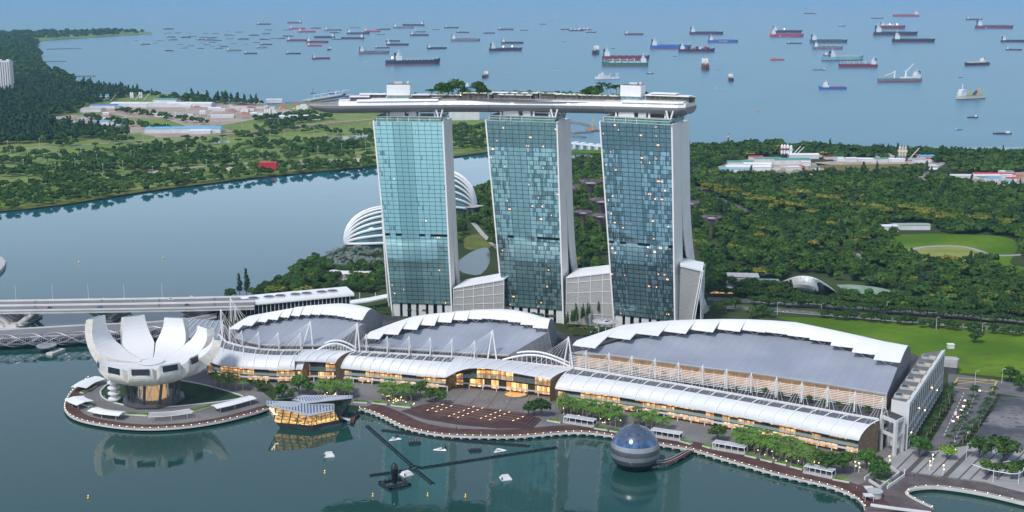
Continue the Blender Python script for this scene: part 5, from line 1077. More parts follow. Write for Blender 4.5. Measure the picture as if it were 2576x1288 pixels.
# middle third
s2(325,722,478,'L','navy','container','long navy empty container ship with raised bow, nearest ship left of centre',y2=464,lit=1)
s2(1090,1326,378,'L','navy','tanker','large navy tanker with lit white house and red boot in the middle of the sea',y2=364,lit=3); s2(1175,1337,322,'L','dark','tanker','dark tanker partly behind the large navy tanker in the middle',lit=1)
s2(1918,2262,440,'L','maroon','bulk','long maroon bulk carrier moored behind the green-hulled ship'); s2(1918,2255,487,'R','green','bulk','green-hulled ship with cream cranes and white deck load')
s2(1834,1918,404,'L','navy','end','dark ship with tall white house turned towards us, left of the green-hulled ship')
s2(1867,2042,585,'L','white','cable','all-white ship with stern gantry, just left of the roof park lift core',y2=572,yaw=math.pi); s2(1024,1084,576,'L','dark','end','white and dark boxy ship seen end-on above the roof park trees')
s2(895,1020,645,'R','blue','supply','blue and white ship half hidden behind the roof park trees',yaw=0)
s2(127,350,396,'L','grey','bulk','rusty grey bulk carrier left of the long empty container ship',y2=388); s2(245,355,356,'L','purple','bulk','purplish bulk ship with crane derricks left of centre'); s2(330,493,335,'L','navy','tanker','navy tanker with red boot overlapping the purplish bulk ship'); s2(325,432,306,'L','dark','tanker','dark tanker directly behind the navy tanker left of centre')
s2(630,773,362,'L','navy','tanker','navy tanker lit at its bow, alone left of the large central tanker',lit=1,y2=357); s2(805,1017,303,'L','grey','tanker','long blue-grey tanker above left of the large central tanker')
s2(505,640,264,'L','dark','tanker','dark tanker with white house behind a paler one, upper middle left'); s2(535,620,237,'L','grey','tanker','pale tanker peeping out behind the dark tanker, upper middle left')
s2(1149,1265,221,'L','purple','tanker','mauve tanker with white house, far out above the central tanker'); s2(2082,2220,258,'L','maroon','tanker','brick-red tanker far out, alone above the green-hulled ship')
s2(2272,2570,358,'L','blue','tanker','white-decked ship with striped blue and white hull touching the container ship')
s2(1613,1674,219,'L','maroon','gas','squat brick-red gas ship with white top, left of the three lit ships',lit=1)
for a,b_,y,h in((1673,1780,229,'navy'),(1745,1840,221,'grey'),(1797,1875,240,'navy')): s2(a,b_,y,'L',h,'tanker','brightly lit far tanker in the cluster of three, '+('lowest and rightmost' if y==240 else 'leftmost' if y==229 else 'middle and highest'),lit=3)
s2(846,940,242,'L','maroon','tanker','small red-hulled tanker with lit house, far out left of the mauve tanker',lit=1); s2(1043,1128,247,'L','dark','bulk','small dark bulk ship far out just below left of the mauve tanker')
G='small ships scattered along the far horizon'
for a,b_,y,h,tp in((380,530,208,'grey','tanker'),(260,360,219,'dark','tanker'),(450,610,191,'dark','tanker'),(40,207,252,'dark','tanker'),(250,318,256,'grey','coaster'),(0,168,288,'navy','tanker'),(667,722,220,'dark','coaster'),(755,860,208,'dark','tanker'),(1312,1376,224,'dark','coaster'),(1458,1510,180,'navy','tanker'),(1530,1555,153,'grey','coaster'),(1626,1646,165,'grey','coaster'),(1315,1338,158,'grey','coaster'),(60,135,205,'grey','coaster')):
    s2(a,b_,y,'L' if (a%3) else 'R',h,tp,f'tiny hazy {h} {"tanker" if tp=="tanker" else "coaster"} near the top of the sea left of centre' if a<1000 else f'tiny hazy {h} {"tanker" if tp=="tanker" else "coaster"} near the top of the sea in the middle',G,lit=1 if a%4==0 else 0,det=0)
s2(165,285,236,'L','red','tanker','small red tanker with white house in the far left-middle row',lit=1)
for a,b_,y,l in((1980,2015,358,'tiny dark tug beside the maroon bulk carrier'),(2437,2467,415,'tiny dark tug below the container ship'),(1622,1650,309,'tiny dark tug below the cluster of three lit ships'),(2246,2297,543,'small dark launch with wake right of the all-white ship')): s2(a,b_,y,'L','black','tug' if y!=543 else 'boat',l)
for a,b_,y,l in((165,188,458,'tiny white launch left of the long empty container ship'),(1252,1275,536,'tiny white speedboat with wake right of the end-on boxy ship'),(1577,1600,519,'tiny white speedboat with wake left of the all-white ship'),(2213,2230,552,'tiny white speedboat just right of the all-white ship'),(362,374,612,'tiny dark launch above the left lift core')): s2(a,b_,y,'L','white' if 'white' in l else 'black','boat',l)
s1(2297,2428,437,'L','maroon','tanker','dark red tanker turned half away, nearest ship in the left crowd',y2=428); s1(2403,2430,370,'L','dark','end','tiny white-housed ship seen end-on above the dark red tanker in the left crowd')
s1(2262,2367,340,'L','red','tanker','bright red tanker at the right end of the left crowd',lit=1); s1(2255,2415,315,'L','maroon','tanker','maroon tanker just behind the bright red one in the left crowd'); s1(2130,2245,215,'L','red','tanker','hazy red tanker, left of two at the back of the left crowd'); s1(2195,2320,238,'L','red','tanker','hazy red tanker, right of two at the back of the left crowd',lit=1)
s1(2105,2212,398,'L','navy','bulk','navy bulk ship with dark funnel, left of the dark red tanker in the left crowd',lit=1)
G2='ships crowded in the far left anchorage'
for i,(a,b_,y) in enumerate([(1213,1278,375),(1035,1105,328),(1668,1775,375),(1797,1892,397),(2110,2260,303),(2310,2465,280),(2445,2513,292),(1450,1503,357),(1325,1377,355),(1295,1348,328),(1360,1390,345),(1385,1430,337),(1225,1292,275),(1240,1305,295),(1330,1405,277),(1390,1447,268),(1465,1537,277),(1530,1595,280),(1450,1525,295),(1510,1580,297),(1570,1632,300),(1500,1548,330),(1545,1580,342),(1475,1512,318),(1535,1587,312),(1598,1635,332),(1617,1678,345),(1580,1640,358),(1695,1738,323),(1665,1715,287),(1650,1725,260),(1750,1828,290),(1790,1825,327),(1830,1905,262),(1860,1920,315),(1910,1980,292),(1915,2003,330),(1885,1965,353),(1980,2030,283),(2035,2100,285),(2085,2160,268),(1925,1990,250),(1945,2005,222),(2085,2140,222),(2388,2513,226),(2428,2498,243),(2285,2360,210),(1495,1535,248),(1563,1613,248),(1668,1692,232),(1735,1785,237),(1205,1260,245),(1285,1330,243),(1385,1415,246),(907,930,302),(985,1015,297),(1153,1203,302),(1122,1158,319),(925,942,318),(1890,1990,182),(2115,2220,172),(1085,1118,261),(1200,1280,216)]):
    h=['navy','dark','grey','dark','maroon','navy','teal'][i%7]; tp='tanker' if b_-a>60 else 'coaster'; near=y>295
    s1(a,b_,y,'L' if i%5 else 'R',h,tp,f'small {h} {tp} in the {"near" if near else "far"} part of the crowd at the left',G2,lit=1 if i%6==0 else 0,det=1 if b_-a>60 else 0)
s1(2285,2325,688,'L','black','crane_barge','small crane barge with upright dark jib off the wooded point, left of the bigger one'); s1(2405,2487,690,'R','blue','barge','blue and white dredging barge off the wooded point'); s1(2403,2440,690,'L','black','crane_barge','small crane barge with dark jib touching the blue and white dredging barge')
ship(1473,1512,330,'L','maroon','crane_barge','brown barge with tall lattice crane seen between the middle and right towers')
wk=mat('wake_foam',(.45,.52,.55),.6)
for x,y,w in((Z3(246),431*S_,30),(Z3(258),651*S_,32),(Z2(1180),531*S_,24),(Z2(1500),515*S_,24),(Z2(2297),545*S_,16)):
    a=g(x,y); b=g(x+w,y+.9); q=(b-a); q.normalize(); n=Vector((-q.y,q.x,0)); tag(MB().add([a-n*.5+UP*.12,a+n*.5+UP*.12,b+n*6+UP*.12,b-n*6+UP*.12],[(0,3,2,1)]) or None) if False else None
    mb=MB(); mb.add([a-n*1+UP*.15,b-n*7+UP*.15,b+n*7+UP*.15,a+n*1+UP*.15],[(0,1,2,3)]); tag(mb.build('boat_wake',wk),kind='stuff')
by=thing('channel_buoy','orange buoy floating alone on the sea right of the right tower','buoy',g(1906,279)); MB().lathe((0,0,-.5),[(2.5,0),(2.8,1.5),(1.2,3),(.8,6),(.1,6.4)],10).build('float',HM['orange'],by)
by=thing('sea_beacon','red and white striped beacon standing off the right-hand shore','beacon',g(1832,356)); MB().lathe((0,0,0),[(1.6,0),(1.4,5)],8).build('pile',dgrey,by)
for k in range(3): MB().lathe((0,0,5+k*3.5),[(1.3-.15*k,0),(1.2-.15*k,3.5),(.05,3.5)],8).build('striped_tier',HM['red'] if k%2==0 else shipw,by)
# =================== trees ===================
def leafmat(name,c,rand=.25,var=.45,vs=.35):
    m=mat(name,c,.75,var=var,vs=vs,rand=rand,spec=.15,detail=2); return m
lf_dark=leafmat('foliage_dark_green',(.042,.092,.020)); lf_mid=leafmat('foliage_mid_green',(.058,.125,.026)); lf_yel=leafmat('foliage_yellow_green',(.17,.185,.03),.35); lf_pine=leafmat('foliage_blue_green',(.022,.052,.030)); lf_sil=leafmat('foliage_silver',(.22,.27,.24),.15); lf_palm=leafmat('palm_fronds',(.085,.17,.03),.25); lf_palmd=leafmat('palm_fronds_dark',(.03,.07,.022),.25); lf_lime=leafmat('foliage_lime',(.16,.27,.03),.2)
bark=mat('bark_brown',(.12,.09,.065),.9,var=.3,vs=.8); barkp=mat('bark_pale',(.30,.27,.22),.9,var=.2,vs=.8)
def crown(lobes,n,size,rng,flat=0.):
    "leaf-clump quads scattered on and in a set of ellipsoid lobes (cx,cy,cz,rx,rz); arrays of verts and quads"
    wts=np.array([l[3]**2 for l in lobes]); wts=wts/wts.sum(); idx=rng.choice(len(lobes),n,p=wts); Lb=np.array(lobes)[idx]
    d=rng.normal(size=(n,3)); d/=np.linalg.norm(d,axis=1)[:,None]; d[:,2]=np.where(d[:,2]<-.45,-d[:,2],d[:,2]); r=rng.uniform(.62,1.04,n)**.7
    c=np.stack([Lb[:,0]+d[:,0]*Lb[:,3]*r,Lb[:,1]+d[:,1]*Lb[:,3]*r,Lb[:,2]+d[:,2]*Lb[:,4]*r],1)
    nn=d+rng.normal(size=(n,3))*.55; nn[:,2]+=flat; nn/=np.linalg.norm(nn,axis=1)[:,None]
    a=np.cross(nn,rng.normal(size=(n,3))); a/=np.linalg.norm(a,axis=1)[:,None]+1e-9; b=np.cross(nn,a); s=size*rng.uniform(.6,1.3,n)[:,None]
    k=rng.uniform(.6,1.,(n,1))
    v=np.stack([c-a*s,c-b*s*k+nn*s*.15,c+a*s,c+b*s*k-nn*s*.2],1).reshape(-1,3); return v
def core(lobes,k=.72):
    mb=MB()
    for cx,cy,cz,rx,rz in lobes: mb.lathe((cx,cy,cz),[(.05*rx,-rz*.5*k),(rx*k*.8,-rz*.3*k),(rx*k,0),(rx*k*.8,rz*.55*k),(.05*rx,rz*.85*k)],6)
    return mb
def crown_mesh(name,lobes,n,size,m,seed,flat=0.):
    rng=np.random.default_rng(seed); v=crown(lobes,n,size,rng,flat); mb=core(lobes); o=len(mb.v); mb.v+=[tuple(p) for p in v.tolist()]; mb.f+=[(o+4*i,o+4*i+1,o+4*i+2,o+4*i+3) for i in range(n)]
    me=bpy.data.meshes.new(name); me.from_pydata(mb.v,[],mb.f); me.materials.append(m); return me
def trunk_mesh(name,h,r,limbs,m,seed):
    rng=random.Random(seed); mb=MB(); mb.bar((0,0,0),(.2,.1,h),r,7,r*.6)
    for k in range(limbs): a=2*math.pi*k/limbs+rng.random(); mb.bar((.1,.05,h*.7),(math.cos(a)*h*.45,math.sin(a)*h*.45,h*1.25),r*.5,5,r*.2)
    me=bpy.data.meshes.new(name); me.from_pydata(mb.v,[],mb.f); me.materials.append(m); return me
def rl(seed,n,R,H,z0,spread=.55,r=(.42,.62)):
    q=random.Random(seed); out=[(0,0,z0+H*.55,R*.6,H*.45)]
    for k in range(n):
        a=2*math.pi*k/n+q.uniform(-.4,.4); s=q.uniform(.35,spread)*R*1.15; rr=R*q.uniform(*r); out.append((math.cos(a)*s,math.sin(a)*s,z0+H*q.uniform(.3,.68),rr,rr*H/R*.62))
    return out
PROTO={}
def proto(key,name,lobes,n,size,m,th,tr,limbs,tm=None,flat=0.):
    L=[]
    for v in range(3):
        lb=lobes(v) if callable(lobes) else lobes; L.append((crown_mesh(key+'_crown',lb,n,size,m,hash(key)%1000+v if False else len(PROTO)*10+v,flat),trunk_mesh(key+'_trunk',th,tr,limbs,tm or bark,v)))
    PROTO[key]=(name,L)
proto('round','broadleaf_tree',lambda v:rl(v,6,4.6,7.5,3.2),330,.62,lf_mid,4.5,.35,4)
proto('dark','dense_tree',lambda v:rl(10+v,7,5.2,7.,2.8),330,.72,lf_dark,4.,.35,4)
proto('rain','rain_tree',lambda v:rl(20+v,8,7.,5.,4.5,.85,(.32,.48)),360,.8,lf_dark,5.5,.5,6,None,.5)
proto('yellow','rain_tree',lambda v:rl(30+v,8,6.,4.,4.5,.85,(.32,.48)),330,.75,lf_yel,5.5,.45,6,None,.6)
proto('pine','casuarina_tree',lambda v:[(0,0,5,2.4,4.),(.5,.3,9,2.2,4.),(-.4,.2,13,1.6,3.4),(.2,-.3,16.5,.9,2.6)],300,.6,lf_pine,5,.3,3)
proto('cone','cypress_tree',lambda v:[(0,0,3.,1.2,2.6),(0,0,6,1.1,3.),(0,0,9,.7,2.6)],170,.36,lf_dark,2,.2,0)
proto('silver','silver_tree',lambda v:rl(40+v,6,3.6,5,2.),240,.5,lf_sil,3,.25,4)
proto('small','terrace_tree',lambda v:rl(50+v,5,2.3,2.8,1.6),170,.36,lf_mid,2.4,.14,4,barkp)
proto('lime','lime_tree',lambda v:rl(60+v,6,4.2,5.5,3),260,.6,lf_lime,4,.3,4)
proto('umbrella','umbrella_tree',lambda v:rl(70+v,8,5.,2.6,5.2,.85,(.3,.45)),300,.55,lf_dark,6,.3,7,barkp,.6)
proto('big','banyan_tree',lambda v:rl(80+v,9,7.,11.,3.,.6),620,.75,lf_dark,5,.7,6)
def palm_meshes(key,H,m,nf,fl):
    L=[]
    for v in range(3):
        q=random.Random(v+5); mb=MB()
        for k in range(nf):
            a=2*math.pi*k/nf+q.uniform(-.2,.2); e=q.uniform(.1,1.1); pts=[]
            for j in range(5): t=j/4; pts.append(Vector((math.cos(a)*fl*t*math.cos(e*.5),math.sin(a)*fl*t*math.cos(e*.5),H+fl*(t*math.sin(e)-t*t*.75))))
            n=Vector((-math.sin(a),math.cos(a),0)); w=[.1,.42,.52,.36,.05]
            A=[p+n*w[i]-UP*w[i]*.7 for i,p in enumerate(pts)]; B=[p-n*w[i]-UP*w[i]*.7 for i,p in enumerate(pts)]; mb.loft([A,pts,B])
        me=bpy.data.meshes.new(key+'_fronds'); me.from_pydata(mb.v,[],mb.f); me.materials.append(m)
        tb=MB().bar((0,0,0),(.15,.1,H*.5),.26,6,.2).bar((.15,.1,H*.5),(0,0,H),.2,6,.15); t=bpy.data.meshes.new(key+'_trunk'); t.from_pydata(tb.v,[],tb.f); t.materials.append(barkp); L.append((me,t))
    PROTO[key]=('palm_tree',L)
palm_meshes('palm',8.2,lf_palm,17,4.2); palm_meshes('palmd',7.5,lf_palmd,15,3.5)
TCOUNT=[0]
def tree(key,loc,sc,lab,grp=None,cat=None,sz=None):
    name,L=PROTO[key]; v=TCOUNT[0]%3; TCOUNT[0]+=1; cm,tm=L[v]
    t=thing(name,lab,cat or ('palm' if 'palm' in key else 'tree'),loc,random.uniform(0,6.28),grp,(sc,sc,sc*(sz or random.uniform(.88,1.12))))
    for nm,me in (('crown',cm),('trunk',tm)): o=bpy.data.objects.new(nm,me); COL.objects.link(o); o.parent=t
    return t
def inpoly(x,y,P_):
    c=False; j=len(P_)-1
    for i in range(len(P_)):
        if (P_[i][1]>y)!=(P_[j][1]>y) and x<(P_[j][0]-P_[i][0])*(y-P_[i][1])/(P_[j][1]-P_[i][1])+P_[i][0]: c=not c
        j=i
    return c
# ---- palms on the waterfront ----
def palms(n,corners,lab,grp,key='palm',sc=1.):
    a,b,c,d=[g(x,y,2.06) for x,y in corners]; rows=max(2,int(round((n*(a-d).length/max(1,(a-b).length))**.5))); cols=int(math.ceil(n/rows)); k=0
    for i in range(rows):
        for j in range(cols):
            if k>=n: return
            k+=1; p=lerp(lerp(a,b,(j+.5)/cols),lerp(d,c,(j+.5)/cols),(i+.5)/rows)+Vector((random.uniform(-.9,.9),random.uniform(-.9,.9),0)); tree(key,p,sc*random.uniform(.88,1.12),lab,grp)
palms(24,[(792,1004),(890,1007),(885,985),(800,980)],'tall palm in the grove on the promenade right behind the crystal pavilion','palms behind the crystal pavilion')
palms(26,[(950,1010),(1042,1014),(1045,990),(958,985)],'tall palm in the grove left of the event plaza','palms left of the event plaza')
palms(44,[(1398,1043),(1556,1085),(1572,1052),(1412,1020)],'tall palm in the dense grove between the plaza and the glass sphere','palms left of the glass sphere')
palms(16,[(1582,1078),(1682,1092),(1688,1070),(1590,1056)],'tall palm in the short grove directly behind the glass sphere','palms behind the glass sphere')
palms(62,[(1838,1130),(2048,1192),(2066,1150),(1860,1098)],'tall palm in the long grove right of the glass sphere','palms right of the glass sphere')
palms(13,[(528,985),(625,988),(620,968),(540,958)],'tall palm in the small grove between the lotus museum and the mall','palms beside the lotus museum')
for pts,n,lab,grp in [([(2398,990),(2368,1050),(2320,1120)],15,'dark palm in the row along the white convention block','palms along the convention block'),([(2448,1000),(2425,1060),(2390,1120)],12,'dark palm in the middle reservation of the road','palms in the road median'),([(2500,1000),(2470,1060),(2420,1118)],15,'dark palm in the row between the road and the vacant lot','palms beside the vacant lot')]:
    for p in arclen([g(x,y,2.1) for x,y in pts],n-1): tree('palmd',p+Vector((random.uniform(-1,1),random.uniform(-1,1),0)),random.uniform(.85,1.15),lab,grp)
# ---- individual promenade trees ----
for key,x,y,s,lab in [('round',712,1000,1.15,'broad green tree before the left shopping wing, left of the pair by the atrium'),('dark',700,1003,.9,'dark tree low behind the crystal pavilion wall'),('round',752,992,1.35,'tallest bright tree before the atrium of the left shopping wing'),('round',775,996,1.05,'green tree right of the tallest one before the left atrium'),('round',735,1004,.8,'small tree in front of the tall pair by the left atrium'),('dark',648,985,.9,'small dark tree at the neck between the museum island and the mall'),('round',1058,1000,1.25,'tallest airy tree at the left edge of the event plaza'),('dark',1082,1012,1.0,'middle tree of three at the left edge of the event plaza'),('round',1108,1018,1.05,'rightmost tree of three at the left edge of the event plaza'),('round',1095,1006,.9,'small tree behind the group of three at the left of the plaza'),('dark',1330,1046,.85,'low tree left of the pair on the right of the plaza'),('dark',1344,1046,1.15,'left tree of the tall pair standing on the event plaza'),('dark',1362,1048,1.25,'right tree of the tall pair standing on the event plaza'),('dark',1805,1110,1.2,'spreading dark tree on the promenade above the footbridge end'),('dark',2085,1192,1.45,'large dark tree at the right end of the long palm grove'),('dark',2120,1190,1.35,'large dark tree right of the palm grove end'),('round',2062,1175,1.1,'green tree half merged with the end of the palm grove'),('round',2178,1182,1.25,'airy green tree left of the white portal frame'),('dark',2212,1210,1.35,'dark tree in the angular white planter'),('dark',2200,1190,1.1,'dark tree behind the angular white planter'),('round',2312,1152,1.55,'large green tree before the end of the convention block'),('lime',2382,1156,1.25,'yellow-green tree on the plaza at the road end'),('dark',2462,1152,1.5,'dark round tree on the plaza left of the biggest tree'),('big',2524,1165,1.35,'biggest dense round tree at the corner of the vacant lot'),('round',2480,1195,1.0,'small green tree on the striped plaza right of the lamp post'),('round',2508,1200,1.0,'green tree under the curved white light ring'),('round',2545,1205,1.0,'green tree at the right edge under the curved light ring'),('dark',2575,1198,1.1,'dark tree cut by the right edge on the plaza'),('big',2453,862,.78,'lone bushy tree standing on the lawn behind the exhibition hall'),('dark',2540,962,1.3,'dark tree at the lawn corner by the junction, right edge'),('dark',2570,985,1.2,'dark tree low at the right edge by the junction'),('pine',603,742,1.25,'left of two tall dark feathery trees on the channel shore'),('pine',621,744,1.3,'right of two tall dark feathery trees on the channel shore'),('dark',580,752,1.15,'dark bushy tree left of the tall feathery pair at the bridge end')]: tree(key,g(x,y,2.1),s,lab)
# ---- roof park trees ----
for i,(x,s,k) in enumerate([(1086,1.0,'umbrella'),(1110,1.15,'dark'),(1128,1.15,'dark'),(1152,1.3,'round'),(1170,.9,'dark'),(1205,1.2,'dark'),(1214,.8,'round')]): q,d,n=deck(x,6,3.4); tree(k,q,s*1.2,'tree in the leafy clump on the roof park above the left tower gap','roof park clump right of the left lift core')
for i,(x,s,k) in enumerate([(1475,.9,'dark'),(1488,1.0,'dark'),(1500,1.05,'dark')]): q,d,n=deck(x,8,3.4); tree(k,q,s*1.2,'dark low tree on the roof park left of the palms','dark trees by the right lift core')
for x in (1512,1527,1536,1551,1558): q,d,n=deck(x,6,3.4); tree('palmd',q,1.6,'tall palm on the roof park beside the right lift core','roof park palms by the right lift core')
for x in range(1100,1560,13): q,d,n=deck(x,-3,3.6); tree('palm',q,random.uniform(.45,.75),'small palm along the roof park pool deck','small palms by the roof pool')
for x in (1640,1655,1672,1690,1705,1722,1738,1744): q,d,n=deck(x,-13 if x<1738 else -4,4.8); tree('small',q,.75,'small shrub tree at the right tip of the roof park','planting on the tip of the roof park')
tree('small',deck(1045,6,3.4)[0],1.3,'small dark tree just right of the left lift core'); tree('small',deck(1622,8,4)[0],1.5,'small dark tree just right of the right lift core')
for x in range(940,972,8): q,d,n=deck(x,9,3.4); tree('small',q,1.2,'small rooftop tree behind the left pavilions','small trees behind the left pavilions')
for x in list(range(1230,1470,17)): q,d,n=deck(x,13,3.4); tree('small',q,random.uniform(1.1,1.7),'small rooftop tree in the row along the far side of the roof park','trees along the far side of the roof park')
# ---- terrace trees in front of the halls ----
for x,y in [(650,862),(668,868),(690,870),(722,872),(748,874),(770,874),(785,876)]: tree('small',g(x,y,TZ),1.15,'clipped round tree on the terrace below the leftmost theatre hall','terrace trees below the leftmost theatre hall')
for x,y in [(912,866),(936,868),(968,872),(996,874),(1022,877),(1050,880),(1076,882),(1104,884),(1130,888),(1160,890),(1182,892),(1207,894)]: tree('small',g(x,y,TZ),1.15,'clipped round tree on the terrace below the middle theatre hall','terrace trees below the middle theatre hall')
for i in range(22):
    t=i/21; x=lerp(1450,2218,t); y=lerp(917,1048,t**1.05)+1; tree('small',g(x,y-2,TZ),random.uniform(.85,1.2),'slim terrace tree before the white louvres of the exhibition hall','terrace trees before the exhibition hall')
# ---- foot of the towers ----
for i in range(16):
    t=i/15; tree('cone',g(lerp(1424,1500,t)+random.uniform(-6,6),lerp(822,782,t)+random.uniform(-6,6),lerp(3,14,t)),random.uniform(.9,1.3),'dark cypress climbing the stepped garden between the middle and right towers','cypresses on the stepped garden')
for key,x,y,s,lab in [('yellow',1465,838,.75,'golden-brown spreading tree in the garden behind the middle hall'),('yellow',1440,836,.55,'small brownish tree left of the golden one behind the middle hall'),('round',1490,842,.7,'small green tree right of the golden one behind the middle hall')]: tree(key,g(x,y,6),s,lab)
for x in list(range(915,1085,9)): tree('small',g(x,788+random.uniform(-2,3),4),1.2,'low shrub tree in the row at the foot of the left tower','shrubs at the foot of the left tower')
for x in list(range(1290,1420,9))+list(range(1545,1610,8)): tree('small',g(x,lerp(798,812,(x-1290)/320)+random.uniform(-2,3),4),1.35,'low shrub tree in the row at the foot of the middle and right towers','shrubs at the foot of the middle and right towers')
# ---- park, forest and roadside masses: the nearest 300 garden trees single, the rest as woodland ----
GARD=[(1735,376),(1850,378),(1950,372),(2200,384),(2576,394),(2720,400),(2720,780),(2576,800),(2300,780),(2050,755),(1900,748),(1790,745),(1778,700),(1750,600),(1735,480)]
GAPS=[[(2225,602),(2270,588),(2480,590),(2560,600),(2565,660),(2480,655),(2400,672),(2285,655)],[(2495,648),(2720,665),(2720,725),(2520,690)],[(1785,425),(1850,403),(1930,393),(2120,402),(2350,402),(2345,425),(2260,434),(1990,448),(1840,446)],[(2365,404),(2335,432),(2300,462),(2320,468),(2345,440),(2440,472),(2720,474),(2720,428),(2400,440),(2378,412)],[(1735,425),(1757,470),(1825,505),(1905,540),(1900,556),(1815,522),(1745,490)],[(1950,715),(1990,690),(2040,688),(2110,710),(2285,738),(2275,752),(2070,755),(1985,740)],[(1840,700),(1950,704),(1955,728),(1840,725)],[(1855,678),(1955,668),(1955,690),(1870,697)],[(2145,628),(2175,628),(2172,672),(2148,672)],[(1795,722),(1845,722),(1845,742),(1795,742)],[(2215,566),(2350,562),(2350,590),(2215,592)],[(2285,693),(2352,690),(2355,708),(2298,713)],[(1900,590),(1930,588),(1960,600),(1930,606)],[(2160,668),(2200,672),(2260,700),(2230,706)],[(2420,700),(2500,705),(2490,716),(2410,712)],[(2000,640),(2060,636),(2100,648),(2040,654)],[(1770,600),(1800,596),(1830,640),(1800,648)]]
MID=[(1148,500),(1228,478),(1330,445),(1430,410),(1510,398),(1520,680),(1430,700),(1432,690),(1270,702),(1265,640),(1150,610)]; MIDG=[[(1162,588),(1190,556),(1238,598),(1240,640),(1234,688),(1166,686)],[(1152,700),(1262,700),(1262,722),(1152,722)],[(1145,480),(1215,520),(1205,545),(1145,560)]]
LEFTG=[(600,752),(655,742),(700,708),(735,684),(775,662),(830,640),(880,628),(962,640),(962,740),(905,742),(880,735),(640,755)]
EAST_T=[(0,470),(150,455),(300,445),(500,430),(640,420),(800,408),(945,400),(945,425),(760,436),(620,450),(500,466),(350,484),(150,514),(0,532),(-60,535),(-60,475)]
def scatter(poly,gaps,n,seed,yexp=1.):
    xs=[p[0] for p in poly]; ys=[p[1] for p in poly]; q=random.Random(seed); out=[]; tries=0
    W0=[g(x,y,2.) for x,y in poly]; wx=[p.x for p in W0]; wy=[p.y for p in W0]; WP=[(p.x,p.y) for p in W0]; WG=[[(g(x,y,2.).x,g(x,y,2.).y) for x,y in G_] for G_ in gaps]
    while len(out)<n and tries<n*12:
        tries+=1; x=q.uniform(min(wx),max(wx)); y=q.uniform(min(wy),max(wy))
        if not inpoly(x,y,WP) or any(inpoly(x,y,G_) for G_ in WG): continue
        out.append(Vector((x,y,2.)))
    return out
WOOD=[]   # (position, scale, kind) of the merged woodland
def kindpick(q,w): 
    r=q.random()*sum(w.values())
    for k,v in w.items():
        r-=v
        if r<=0: return k
q=random.Random(3)
gp=scatter(GARD,GAPS,5200,1)+scatter(MID,MIDG,1300,2)
gp.sort(key=lambda p:p.y); ind=gp[:0]
# thin the near belt so single crowns read, drop those on the carriageways
def onroad(p):
    px=CX+FPX*p.x/(p.y*cP+(CAMH-2)*sP); v=-(CAMH-2)*cP+p.y*sP; py=CY-FPX*v/(p.y*cP+(CAMH-2)*sP)
    a=lerp(764,839,(px-1780)/800); return px>1740 and py>lerp(752,803,(px-1780)/800)
gp=[p for p in gp if not onroad(p)]
near=[]; rest=[]
for p in gp:
    (near if len(near)<240 and q.random()<.75 else rest).append(p)
LAB={'dark':'dense dark green tree in the gardens right behind the towers road','rain':'broad flat-topped tree in the gardens right behind the towers road','round':'bushy mid-green tree in the gardens right behind the towers road','yellow':'yellow-green flat-topped tree in the gardens right behind the towers road','lime':'light lime-green tree in the gardens right behind the towers road'}
for p in near: k=kindpick(q,{'dark':4,'rain':3,'round':3,'yellow':.8,'lime':.5}); tree(k,p,q.uniform(.75,1.25),LAB[k],'garden trees nearest the road')
for p in rest: WOOD.append((p,q.uniform(.8,1.5),kindpick(q,{'d':5,'m':4,'p':.35,'y':.2,'l':.9})))
for pts,n in (([(1790,545),(1900,548),(2010,560),(2100,570),(2200,575)],0),([(1960,495),(2100,520),(2250,545),(2400,560),(2576,585)],48),([(1765,480),(1850,500),(1960,535),(2050,545)],40)):
    for p in (arclen([g(x,y,2.) for x,y in pts],n) if n else []): tree('yellow',p+Vector((q.uniform(-9,9),q.uniform(-16,16),0)),q.uniform(1.,1.8),'yellow-green rain tree in the long avenue through the gardens','yellow-green avenue trees in the gardens')
for x in (2315,2340,2362,2384,2407,2432): tree('umbrella',g(x-14 if x==2315 else x,668 if x>2315 else 660,2),1.15,'umbrella-shaped tree in the row at the front of the oval lawn','umbrella trees before the oval lawn')
for i in range(18): tree('palmd',g(q.uniform(1970,2100),q.uniform(598,632),2),1.6,'tall brownish palm in the clump in the middle of the gardens','tall palms in the gardens')
# roadside belts
for pts,n,k in (([(1900,768),(2050,776),(2250,790),(2576,818)],46,'rain'),([(2060,800),(2200,812),(2400,830),(2576,846)],26,'dark'),([(1780,745),(1900,750),(2000,757),(2200,772),(2576,800)],44,'rain')):
    for p in arclen([g(x,y,2.) for x,y in pts],n): tree(k,p+Vector((q.uniform(-3,3),q.uniform(-3,3),0)),q.uniform(.7,1.05),'dark spreading street tree lining the carriageways behind the lawn','street trees along the carriageways')
for x,y,s in [(1810,792,1.1),(1825,785,1.3),(1850,780,1.2),(1795,788,1.),(1890,802,1.1),(1905,800,1.2),(1920,796,1.1),(1935,800,1.)]: tree('round',g(x,y,2),s,'bushy street tree between the exhibition hall crest and the junction','trees behind the exhibition hall crest')
for p in scatter(LEFTG,[[(690,690),(730,680),(735,705),(690,712)]],330,5): k=kindpick(q,{'dark':5,'round':3,'yellow':.5,'pine':.4}); 
LG=scatter(LEFTG,[[(690,690),(730,680),(735,705),(690,712)]],240,5); LG.sort(key=lambda p:p.y)
